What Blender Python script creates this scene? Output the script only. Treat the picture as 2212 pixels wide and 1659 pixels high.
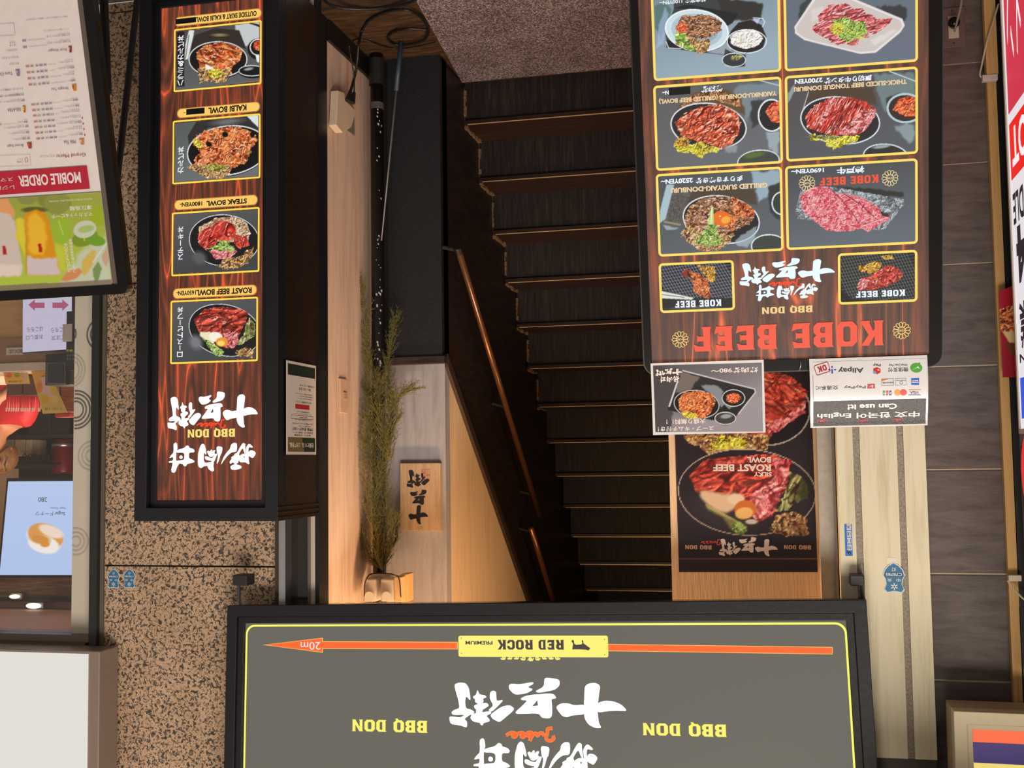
import bpy, math, random
import numpy as np
from mathutils import Vector, Matrix
from mathutils.geometry import tessellate_polygon

for o in list(bpy.data.objects): bpy.data.objects.remove(o)
SC = bpy.context.scene
COL = SC.collection
random.seed(7)

# ------------------------------------------------------------------ camera
# the photograph was taken upside down: the place is built upright, the camera is rolled by 180 degrees
FPX = 2450.0
YAW, PITCH, ROLL = math.radians(13.05), math.radians(3.87), math.radians(0.80)
EYE = Vector((0, 0, 1.55))
Fw = Vector((math.sin(YAW)*math.cos(PITCH), math.cos(YAW)*math.cos(PITCH), -math.sin(PITCH)))
R0 = Vector((math.cos(YAW), -math.sin(YAW), 0))
U0 = R0.cross(Fw)
CX = -R0*math.cos(ROLL) + U0*math.sin(ROLL)
CY = -U0*math.cos(ROLL) - R0*math.sin(ROLL)
cd = bpy.data.cameras.new('camera')
cam = bpy.data.objects.new('camera', cd); COL.objects.link(cam)
cam.matrix_world = Matrix(((CX.x, CY.x, -Fw.x, EYE.x), (CX.y, CY.y, -Fw.y, EYE.y), (CX.z, CY.z, -Fw.z, EYE.z), (0, 0, 0, 1)))
cd.sensor_width = 36; cd.lens = 36*FPX/2212; cd.clip_start = .05; cd.clip_end = 60
SC.camera = cam

# ------------------------------------------------------------------ world, lamps, exposure
w = bpy.data.worlds.new('world'); SC.world = w; w.use_nodes = True
w.node_tree.nodes['Background'].inputs[0].default_value = (1.0, .86, .74, 1)
w.node_tree.nodes['Background'].inputs[1].default_value = .38
SC.view_settings.view_transform = 'Standard'; SC.view_settings.look = 'None'
SC.view_settings.exposure = 0; SC.view_settings.gamma = 1
def lamp(name, kind, loc, power, color, size=.1, target=None, size_y=None, spot=None):
    l = bpy.data.lights.new(name, kind); l.energy = power; l.color = color
    if kind == 'AREA':
        l.shape = 'RECTANGLE'; l.size = size; l.size_y = size_y or size
    else: l.shadow_soft_size = size
    if spot: l.spot_size = math.radians(spot); l.spot_blend = .6
    o = bpy.data.objects.new(name, l); COL.objects.link(o); o.location = loc
    if target is not None:
        o.rotation_euler = (Vector(target)-Vector(loc)).to_track_quat('-Z', 'Y').to_euler()
    return o
# lamps of the shopping street behind the photographer, and the warm lamps of the entrance
lamp('street_light', 'AREA', (-.6, -.9, 4.3), 230, (1.0, .88, .76), 2.6, (0.2, 4.0, 1.3), 1.4)
lamp('stair_light', 'POINT', (.35, 4.55, 2.42), 10, (1.0, .66, .36), .06)
lamp('entrance_light', 'AREA', (.55, 3.665, 2.56), 29, (1.0, .60, .30), 1.5, (.58, 3.95, 1.3), .05)
lamp('shop_light', 'AREA', (2.9, 4.9, 2.08), 38, (1.0, .78, .58), 1.4, (2.9, 5.0, 0), 1.0)

# ------------------------------------------------------------------ photo pixel -> point of the place
def ray(px, py):
    return (CX*((px-1106)/FPX) - CY*((py-829.5)/FPX) + Fw)
def at(px, py, X=None, Y=None, Z=None):
    d = ray(px, py)
    if Y is not None: t = (Y-EYE.y)/d.y
    elif X is not None: t = (X-EYE.x)/d.x
    else: t = (Z-EYE.z)/d.z
    return EYE + d*t
def lin(c):
    c = c/255.0
    return c/12.92 if c <= .04045 else ((c+.055)/1.055)**2.4
def C(r, g, b): return (lin(r), lin(g), lin(b), 1.0)
nlin = lambda a: np.where(a <= .04045, a/12.92, ((np.maximum(a, 0)+.055)/1.055)**2.4)

class Plane:
    """a sign's own frame: a runs to the right as one reads it, b up, d into the sign"""
    def __init__(s, O, yaw=0, lean=0, rol=0, u=None, v=None):
        s.O = Vector(O); a, l, r = map(math.radians, (yaw, lean, rol))
        if u is None:
            u = Vector((math.cos(a), math.sin(a), 0)); n = Vector((-math.sin(a), math.cos(a), 0))
            v = Vector((0, 0, 1))*math.cos(l) + n*math.sin(l)
            u, v = u*math.cos(r)+v*math.sin(r), v*math.cos(r)-u*math.sin(r)
        s.u = Vector(u).normalized(); s.v = Vector(v or (0, 0, 1)).normalized(); s.d = s.v.cross(s.u)
        s.M = Matrix(((s.u.x, s.d.x, s.v.x, s.O.x), (s.u.y, s.d.y, s.v.y, s.O.y), (s.u.z, s.d.z, s.v.z, s.O.z), (0, 0, 0, 1)))
    def L(s, px, py, d=0):
        r = ray(px, py); O = s.O + s.d*d
        t = (O-EYE).dot(s.d)/r.dot(s.d); p = EYE + r*t - O
        return p.dot(s.u), p.dot(s.v)
    def rect(s, x0, y0, x1, y1, d=0):
        a0 = s.L(x1, (y0+y1)/2, d)[0]; a1 = s.L(x0, (y0+y1)/2, d)[0]
        b0 = s.L((x0+x1)/2, y0, d)[1]; b1 = s.L((x0+x1)/2, y1, d)[1]
        return a0, a1, b0, b1
# check direction of "into": for a facade plane d must be +Y
assert Plane((0, 3, 0)).d.y > .9

# ------------------------------------------------------------------ materials
MATS = {}
def nodes(name):
    m = bpy.data.materials.new(name); m.use_nodes = True
    nt = m.node_tree; b = nt.nodes['Principled BSDF']
    return m, nt, b
def DF(r, g, b, rough=.6, metal=0, spec=.5, bump=0, bscale=40, var=0, coat=0):
    k = ('D', r, g, b, rough, metal, spec, bump, bscale, var, coat)
    if k in MATS: return MATS[k]
    m, nt, p = nodes('paint'); N = nt.nodes.new; Lk = nt.links.new
    p.inputs['Base Color'].default_value = C(r, g, b); p.inputs['Roughness'].default_value = rough
    p.inputs['Metallic'].default_value = metal; p.inputs['Specular IOR Level'].default_value = spec
    p.inputs['Coat Weight'].default_value = coat; p.inputs['Coat Roughness'].default_value = .05
    tc = N('ShaderNodeTexCoord'); no = N('ShaderNodeTexNoise'); no.inputs['Scale'].default_value = bscale; no.inputs['Detail'].default_value = 4
    Lk(tc.outputs['Object'], no.inputs['Vector'])
    mx = N('ShaderNodeMix'); mx.data_type = 'RGBA'; mx.blend_type = 'MULTIPLY'
    v = var if var else .06
    cr = N('ShaderNodeValToRGB'); cr.color_ramp.elements[0].position = .3; cr.color_ramp.elements[1].position = .7
    cr.color_ramp.elements[0].color = (1-v, 1-v, 1-v, 1); cr.color_ramp.elements[1].color = (1, 1, 1, 1)
    Lk(no.outputs['Fac'], cr.inputs['Fac'])
    mx.inputs[0].default_value = 1; mx.inputs[6].default_value = C(r, g, b); Lk(cr.outputs['Color'], mx.inputs[7])
    Lk(mx.outputs[2], p.inputs['Base Color'])
    if bump:
        bm = N('ShaderNodeBump'); bm.inputs['Strength'].default_value = bump; bm.inputs['Distance'].default_value = .004
        Lk(no.outputs['Fac'], bm.inputs['Height']); Lk(bm.outputs['Normal'], p.inputs['Normal'])
    MATS[k] = m; return m
def EM(r, g, b, s=1.0):
    """translucent backlit plastic: it gives off its own colour"""
    k = ('E', r, g, b, s)
    if k in MATS: return MATS[k]
    m, nt, p = nodes('backlit')
    p.inputs['Base Color'].default_value = (0.01, 0.01, 0.01, 1); p.inputs['Roughness'].default_value = .35
    p.inputs['Specular IOR Level'].default_value = .25
    p.inputs['Emission Color'].default_value = C(r, g, b); p.inputs['Emission Strength'].default_value = s
    MATS[k] = m; return m
def VC(emit, s=1.0, rough=.3, coat=0, spec=.25):
    """a print whose inks are stored in the sheet's own points"""
    k = ('V', emit, s, rough, coat, spec)
    if k in MATS: return MATS[k]
    m, nt, p = nodes('print')
    a = nt.nodes.new('ShaderNodeAttribute'); a.attribute_name = 'ink'
    p.inputs['Roughness'].default_value = rough; p.inputs['Specular IOR Level'].default_value = spec
    p.inputs['Coat Weight'].default_value = coat
    if emit:
        p.inputs['Base Color'].default_value = (0.01, 0.01, 0.01, 1)
        nt.links.new(a.outputs['Color'], p.inputs['Emission Color']); p.inputs['Emission Strength'].default_value = s
    else: nt.links.new(a.outputs['Color'], p.inputs['Base Color'])
    MATS[k] = m; return m
def ramp(nt, stops, fac):
    cr = nt.nodes.new('ShaderNodeValToRGB'); e = cr.color_ramp.elements
    while len(e) > 1: e.remove(e[-1])
    e[0].position = stops[0][0]; e[0].color = stops[0][1]
    for p, c in stops[1:]:
        x = e.new(p); x.color = c
    nt.links.new(fac, cr.inputs['Fac']); return cr.outputs['Color']
def wood_print(name, scale, emit=True, dark=(72, 44, 34), mid=(112, 62, 42), hot=(206, 92, 52), s=1.0, axis='Z', rough=.4, wide=1.0):
    """wood grain running along one axis, with cathedral flames"""
    m, nt, p = nodes(name); N = nt.nodes.new; Lk = nt.links.new
    tc = N('ShaderNodeTexCoord'); mp = N('ShaderNodeMapping')
    sc = {'Z': (1, 1, .05), 'X': (.05, 1, 1), 'Y': (1, .05, 1)}[axis]
    mp.inputs['Scale'].default_value = [q*scale for q in sc]; Lk(tc.outputs['Object'], mp.inputs['Vector'])
    n1 = N('ShaderNodeTexNoise'); n1.inputs['Scale'].default_value = 9; n1.inputs['Detail'].default_value = 5; n1.inputs['Roughness'].default_value = .7
    Lk(mp.outputs['Vector'], n1.inputs['Vector'])
    mp2 = N('ShaderNodeMapping'); sc2 = {'Z': (1, 1, .10), 'X': (.10, 1, 1), 'Y': (1, .10, 1)}[axis]
    mp2.inputs['Scale'].default_value = [q*scale*wide for q in sc2]; Lk(tc.outputs['Object'], mp2.inputs['Vector'])
    n2 = N('ShaderNodeTexNoise'); n2.inputs['Scale'].default_value = 1.1; n2.inputs['Detail'].default_value = 1.5
    Lk(mp2.outputs['Vector'], n2.inputs['Vector'])
    mul = N('ShaderNodeMath'); mul.operation = 'MULTIPLY'; mul.inputs[1].default_value = 5.0; Lk(n2.outputs['Fac'], mul.inputs[0])
    fr = N('ShaderNodeMath'); fr.operation = 'PINGPONG'; fr.inputs[1].default_value = .5; Lk(mul.outputs[0], fr.inputs[0])
    c1 = ramp(nt, [(0, C(*hot)), (.05, C(*mid)), (.2, C(*dark)), (.34, C(*dark)), (.5, C(*mid))], fr.outputs[0])
    c2 = ramp(nt, [(.32, (.5, .5, .52, 1)), (.5, (1, 1, 1, 1)), (.62, (1.8, 1.25, 1.05, 1)), (.72, (2.6, 1.55, 1.1, 1))], n1.outputs['Fac'])
    mx = N('ShaderNodeMix'); mx.data_type = 'RGBA'; mx.blend_type = 'MULTIPLY'; mx.inputs[0].default_value = 1
    Lk(c1, mx.inputs[6]); Lk(c2, mx.inputs[7])
    p.inputs['Roughness'].default_value = rough; p.inputs['Specular IOR Level'].default_value = .3
    if emit:
        p.inputs['Base Color'].default_value = (.01, .01, .01, 1)
        Lk(mx.outputs[2], p.inputs['Emission Color']); p.inputs['Emission Strength'].default_value = s
    else: Lk(mx.outputs[2], p.inputs['Base Color'])
    return m
BLACK = lambda: DF(24, 25, 30, .45)

# ------------------------------------------------------------------ mesh building
class MB:
    def __init__(s): s.v = []; s.f = []; s.mi = []; s.mats = []; s.cur = 0; s.marks = []
    def mark(s): s.marks.append(len(s.f))
    def m(s, mat):
        if mat not in s.mats: s.mats.append(mat)
        s.cur = s.mats.index(mat); return s
    def add(s, vs, fs):
        n = len(s.v); s.v += [tuple(q) for q in vs]
        s.f += [tuple(i+n for i in f) for f in fs]; s.mi += [s.cur]*len(fs); return s
    def box(s, a0, a1, d0, d1, b0, b1):
        if a0 > a1: a0, a1 = a1, a0
        if d0 > d1: d0, d1 = d1, d0
        if b0 > b1: b0, b1 = b1, b0
        return s.add([(a, d, b) for b in (b0, b1) for d in (d0, d1) for a in (a0, a1)],
            [(0, 2, 3, 1), (4, 5, 7, 6), (0, 1, 5, 4), (2, 6, 7, 3), (0, 4, 6, 2), (1, 3, 7, 5)])
    def prism(s, poly, d0, d1, holes=(), axes='ab'):
        """poly in (a,b); extruded along d; faces the viewer at d0"""
        if d0 > d1: d0, d1 = d1, d0
        loops = [list(poly)] + [list(h) for h in holes]
        tri = tessellate_polygon([[Vector((q[0], q[1], 0)) for q in l] for l in loops])
        fl = [q for l in loops for q in l]; n = len(fl)
        vs = [(q[0], d0, q[1]) for q in fl] + [(q[0], d1, q[1]) for q in fl]
        fs = []
        for t in tri:
            a, b, c = [fl[i] for i in t]
            cr = (b[0]-a[0])*(c[1]-a[1])-(b[1]-a[1])*(c[0]-a[0])
            t = tuple(t) if cr > 0 else tuple(reversed(t))
            fs.append(t); fs.append(tuple(n+i for i in reversed(t)))
        k = 0
        for l in loops:
            m_ = len(l); A = sum(l[i][0]*l[(i+1) % m_][1]-l[(i+1) % m_][0]*l[i][1] for i in range(m_))
            sgn = (A > 0) == (k == 0)
            for i in range(m_):
                i0, i1 = k+i, k+(i+1) % m_
                fs.append((i1, i0, n+i0, n+i1) if sgn else (i0, i1, n+i1, n+i0))
            k += m_
        return s.add(vs, fs)
    def flat(s, poly, d, holes=()):
        loops = [list(poly)] + [list(h) for h in holes]
        tri = tessellate_polygon([[Vector((q[0], q[1], 0)) for q in l] for l in loops])
        fl = [q for l in loops for q in l]; fs = []
        for t in tri:
            a, b, c = [fl[i] for i in t]
            cr = (b[0]-a[0])*(c[1]-a[1])-(b[1]-a[1])*(c[0]-a[0])
            fs.append(tuple(t) if cr > 0 else tuple(reversed(t)))
        return s.add([(q[0], d, q[1]) for q in fl], fs)
    def frame(s, a0, a1, b0, b1, t, d0, d1, r=0, n=6):
        return s.prism(rrect(a0, a1, b0, b1, r, n), d0, d1, [rrect(a0+t, a1-t, b0+t, b1-t, max(r-t, 0) if r else 0, n)])
    def tube(s, pts, r, n=8, caps=True):
        pts = [Vector(p) for p in pts]; rs = r if isinstance(r, (list, tuple)) else [r]*len(pts)
        N = None; rings = []
        for i, p in enumerate(pts):
            t = (pts[min(i+1, len(pts)-1)]-pts[max(i-1, 0)])
            if t.length < 1e-9: t = Vector((0, 0, 1))
            t.normalize()
            if N is None: N = t.orthogonal().normalized()
            else:
                N = N - t*N.dot(t)
                N = N.normalized() if N.length > 1e-6 else t.orthogonal().normalized()
            B = t.cross(N)
            rings.append([p+(N*math.cos(2*math.pi*k/n)+B*math.sin(2*math.pi*k/n))*rs[i] for k in range(n)])
        vs = [q for rg in rings for q in rg]; fs = []
        for i in range(len(pts)-1):
            for k in range(n): fs.append((i*n+k, i*n+(k+1) % n, (i+1)*n+(k+1) % n, (i+1)*n+k))
        if caps: fs.append(tuple(reversed(range(n)))); fs.append(tuple((len(pts)-1)*n+k for k in range(n)))
        return s.add(vs, fs)
    def lathe(s, prof, c=(0, 0, 0), n=24, axis='Z', M=None):
        vs = []; fs = []
        for r, h in prof:
            for k in range(n):
                x, y = r*math.cos(2*math.pi*k/n), r*math.sin(2*math.pi*k/n)
                q = {'Z': (x, y, h), 'Y': (x, h, y), 'X': (h, x, y)}[axis]
                q = Vector(q)
                if M is not None: q = M @ q
                vs.append(q+Vector(c))
        for i in range(len(prof)-1):
            for k in range(n): fs.append((i*n+k, i*n+(k+1) % n, (i+1)*n+(k+1) % n, (i+1)*n+k))
        fs.append(tuple(reversed(range(n)))); fs.append(tuple((len(prof)-1)*n+k for k in range(n)))
        return s.add(vs, fs)
    def ring(s, ca, cb, r0, r1, d, n=28, ry=1.0):
        vs = []; fs = []
        for k in range(n):
            c_, s_ = math.cos(2*math.pi*k/n), math.sin(2*math.pi*k/n)
            vs += [(ca+c_*r0, d, cb+s_*r0*ry), (ca+c_*r1, d, cb+s_*r1*ry)]
        for k in range(n):
            j = (k+1) % n; fs.append((2*k, 2*k+1, 2*j+1, 2*j))
        return s.add(vs, fs)
    def ribbon(s, pts, wd, d, closed=False, taper=False):
        """flat brush line in the sign's plane"""
        P = smooth(pts) if len(pts) > 2 else [Vector(p) for p in pts]
        n = len(P); vs = []; fs = []
        for i, p in enumerate(P):
            t = (P[min(i+1, n-1)]-P[max(i-1, 0)]); t = t.normalized() if t.length > 1e-9 else Vector((1, 0))
            q = Vector((-t.y, t.x)); ww = wd/2
            if callable(taper): ww *= taper(i/(n-1))
            vs += [(p.x+q.x*ww, d, p.y+q.y*ww), (p.x-q.x*ww, d, p.y-q.y*ww)]
        for i in range(n-1): fs.append((2*i+1, 2*i+3, 2*i+2, 2*i))
        return s.add(vs, fs)
    def lines(s, name, parent):
        """each line of writing as a part of its own"""
        cuts = sorted(set([0]+s.marks+[len(s.f)])); out = []
        for a, b in zip(cuts, cuts[1:]):
            q = MB(); used = sorted(set(i for f in s.f[a:b] for i in f)); mp_ = {k: j for j, k in enumerate(used)}
            q.v = [s.v[i] for i in used]; q.f = [tuple(mp_[i] for i in f) for f in s.f[a:b]]
            ms = sorted(set(s.mi[a:b])); q.mats = [s.mats[i] for i in ms]; q.mi = [ms.index(i) for i in s.mi[a:b]]
            out.append(q.obj(name, parent))
        return out
    def obj(s, name, parent=None, mat=None, smooth_=False, bevel=0, M=None, kind=None, label=None):
        if mat is not None and not s.mats: s.mats = [mat]
        me = bpy.data.meshes.new(name); me.from_pydata(s.v, [], s.f); me.update()
        for q in s.mats: me.materials.append(q)
        if len(s.mats) > 1: me.polygons.foreach_set('material_index', s.mi)
        if smooth_: me.polygons.foreach_set('use_smooth', [True]*len(me.polygons))
        o = bpy.data.objects.new(name, me); COL.objects.link(o)
        if parent: o.parent = parent
        if M is not None: o.matrix_world = M
        if bevel:
            bv = o.modifiers.new('bevel', 'BEVEL'); bv.width = bevel; bv.segments = 3; bv.limit_method = 'ANGLE'
        if kind: o['kind'] = kind
        if label: o['label'] = label
        return o
def smooth(pts, k=6):
    P = [Vector(p) for p in pts]
    out = []
    for i in range(len(P)-1):
        p0, p1, p2, p3 = P[max(i-1, 0)], P[i], P[i+1], P[min(i+2, len(P)-1)]
        for j in range(k):
            t = j/k
            out.append(.5*((2*p1)+(p2-p0)*t+(2*p0-5*p1+4*p2-p3)*t*t+(3*p1-p0-3*p2+p3)*t**3))
    out.append(P[-1]); return out
def rrect(a0, a1, b0, b1, r=0, n=6):
    if r <= 0: return [(a0, b0), (a1, b0), (a1, b1), (a0, b1)]
    out = []
    for cx, cy, st in ((a1-r, b0+r, -90), (a1-r, b1-r, 0), (a0+r, b1-r, 90), (a0+r, b0+r, 180)):
        for k in range(n+1):
            t = math.radians(st+90*k/n); out.append((cx+r*math.cos(t), cy+r*math.sin(t)))
    return out
def thing(name, label, cat, M=None, group=None):
    o = bpy.data.objects.new(name, None); COL.objects.link(o); o.empty_display_size = .05
    if M is not None: o.matrix_world = M if isinstance(M, Matrix) else Matrix.Translation(M)
    o['label'] = label; o['category'] = cat
    if group: o['group'] = group
    return o
def tag(o, label, cat, group=None):
    o['label'] = label; o['category'] = cat
    if group: o['group'] = group
    return o
def struct(o): o['kind'] = 'structure'; return o

# ------------------------------------------------------------------ lettering
_tc = {}
def glyphs(text, bold=0.0, spacing=1.0):
    k = (text, bold, spacing)
    if k in _tc: return _tc[k]
    c = bpy.data.curves.new('t', 'FONT'); c.body = text; c.offset = bold; c.space_character = spacing; c.resolution_u = 3
    o = bpy.data.objects.new('t', c); COL.objects.link(o); bpy.context.view_layer.update()
    me = bpy.data.meshes.new_from_object(o.evaluated_get(bpy.context.evaluated_depsgraph_get()))
    v = np.array([q.co[:2] for q in me.vertices]) if len(me.vertices) else np.zeros((1, 2))
    f = [tuple(p.vertices) for p in me.polygons]
    bpy.data.objects.remove(o); bpy.data.curves.remove(c); bpy.data.meshes.remove(me)
    mn, mx = v.min(0), v.max(0)
    _tc[k] = ((v-mn)/np.maximum(mx-mn, 1e-6), f, (mx-mn)); return _tc[k]
def text(mb, s, rc, d, bold=0.0, spacing=1.0, shear=0, fit=True, skew=0):
    """write s so that it fills the rectangle rc = (a0,a1,b0,b1); skew rotates the line slightly"""
    if any(ord(c) > 0x2e80 for c in s): bold *= .65
    mb.mark(); v, f, sz = glyphs(s, bold, spacing); a0, a1, b0, b1 = rc
    if not fit:
        wd = (b1-b0)*sz[0]/max(sz[1], 1e-6); a1 = a0+wd
    vs = [(a0+q[0]*(a1-a0)+shear*q[1]*(b1-b0), d, b0+q[1]*(b1-b0)+skew*q[0]*(a1-a0)) for q in v]
    return mb.add(vs, f)
def column(mb, chars, rc, d, bold=.01):
    """vertical writing, top to bottom"""
    a0, a1, b0, b1 = rc; n = len(chars); h = (b1-b0)/n; mb.mark(); M0 = len(mb.marks)
    for i, ch in enumerate(chars):
        t = b1-i*h
        if ch == 'ー': mb.box((a0+a1)/2-(a1-a0)*.06, (a0+a1)/2+(a1-a0)*.06, d, d+.0004, t-h*.88, t-h*.12)
        else: text(mb, ch, (a0+.06*(a1-a0), a1-.06*(a1-a0), t-h*.93, t-h*.07), d, bold)
    del mb.marks[M0:]
# western slab capitals, 6 units high
SLAB = {
 'K': ([[(0, 0), (2.6, 0), (2.3, .6), (2.3, 1.9), (2.7, 2.5), (3.6, .6), (3.5, 0), (6, 0), (5.6, .7), (3.9, 3.4), (5.4, 5.4), (6, 6), (3.7, 6), (3.6, 5.5), (2.3, 3.7), (2.3, 5.5), (2.5, 6), (0, 6), (.3, 5.4), (.3, .6)]], 6),
 'O': ([[(1.2, 0), (4.2, 0), (5.4, 1.2), (5.4, 4.8), (4.2, 6), (1.2, 6), (0, 4.8), (0, 1.2)], [(2.1, 1.2), (3.3, 1.2), (3.6, 1.6), (3.6, 4.4), (3.3, 4.8), (2.1, 4.8), (1.8, 4.4), (1.8, 1.6)]], 5.4),
 'B': ([[(0, 0), (4.2, 0), (5.2, .9), (5.2, 2.4), (4.5, 3.05), (5.2, 3.7), (5.2, 5.1), (4.2, 6), (0, 6), (.3, 5.4), (.3, .6)], [(2.2, 1.1), (2.2, 2.5), (3.1, 2.5), (3.4, 2.2), (3.4, 1.4), (3.1, 1.1)], [(2.2, 3.6), (2.2, 4.9), (3.1, 4.9), (3.4, 4.6), (3.4, 3.9), (3.1, 3.6)]], 5.2),
 'E': ([[(0, 0), (4.5, 0), (5, 1.9), (3.9, 1.5), (2.2, 1.3), (2.2, 2.4), (3.5, 2.4), (3.9, 2.1), (3.9, 4), (3.5, 3.6), (2.2, 3.6), (2.2, 4.8), (3.6, 4.7), (4.8, 4.3), (4.4, 6), (0, 6), (.3, 5.4), (.3, .6)]], 5),
 'F': ([[(0, 0), (2.7, 0), (2.3, .6), (2.2, 2.3), (3.5, 2.3), (3.9, 2), (3.9, 3.9), (3.5, 3.5), (2.2, 3.5), (2.2, 4.8), (3.6, 4.7), (4.9, 4.2), (4.5, 6), (0, 6), (.3, 5.4), (.3, .6)]], 5),
 'D': ([[(0, 0), (4, 0), (5.2, 1.3), (5.2, 4.7), (4, 6), (0, 6), (.4, 5.3), (.4, .7)], [(2.1, 1), (2.1, 5), (3.1, 5), (3.4, 4.6), (3.4, 1.4), (3.1, 1)]], 5.2),
 'N': ([[(0, 0), (2.2, 0), (1.8, .6), (1.8, 3.8), (4, 0), (5.6, 0), (5.5, .6), (5.5, 5.4), (5.8, 6), (3.8, 6), (4, 5.4), (4, 2.6), (1.9, 6), (0, 6), (.3, 5.4), (.3, .6)]], 5.8),
 'Q': ([[(1.2, 0), (2.6, 0), (3.4, -.9), (4.6, -.7), (4, 0), (5.4, 1.2), (5.4, 4.8), (4.2, 6), (1.2, 6), (0, 4.8), (0, 1.2)], [(2.1, 1.1), (3.3, 1.1), (3.6, 1.6), (3.6, 4.4), (3.3, 4.9), (2.1, 4.9), (1.8, 4.4), (1.8, 1.6)]], 5.4),
 'R': ([[(0, 0), (2.5, 0), (2.2, .6), (2.2, 2), (2.9, 2), (3.6, 0), (5.6, 0), (4.7, 2.4), (5.3, 3.2), (5.3, 5), (4.3, 6), (0, 6), (.3, 5.4), (.3, .6)], [(2.2, 3.3), (2.2, 4.8), (3.1, 4.8), (3.4, 4.5), (3.4, 3.6), (3.1, 3.3)]], 5.6),
 'C': ([[(1.2, 0), (4.2, 0), (5.2, 1.2), (5.2, 2.3), (3.5, 2), (3.4, 1.5), (3.1, 1.2), (2.1, 1.2), (1.8, 1.6), (1.8, 4.4), (2.1, 4.8), (3.1, 4.8), (3.4, 4.4), (3.5, 3.9), (5.2, 3.6), (5.2, 4.8), (4.2, 6), (1.2, 6), (0, 4.8), (0, 1.2)]], 5.2),
}
def slab(mb, s, rc, d, big_first=False):
    mb.mark()
    a0, a1, b0, b1 = rc
    tot = sum((SLAB[c][1]+.75) if c != ' ' else 3.0 for c in s)-.75
    k = (a1-a0)/tot; h = (b1-b0)/6; x = a0
    for i, c in enumerate(s):
        if c == ' ': x += 3.0*k; continue
        L, wd = SLAB[c]; hh = h
        f = lambda q: (x+q[0]*k, b0+q[1]*hh)
        mb.flat([f(q) for q in L[0]], d, [[f(q) for q in h_] for h_ in L[1:]])
        x += (wd+.75)*k
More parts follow.
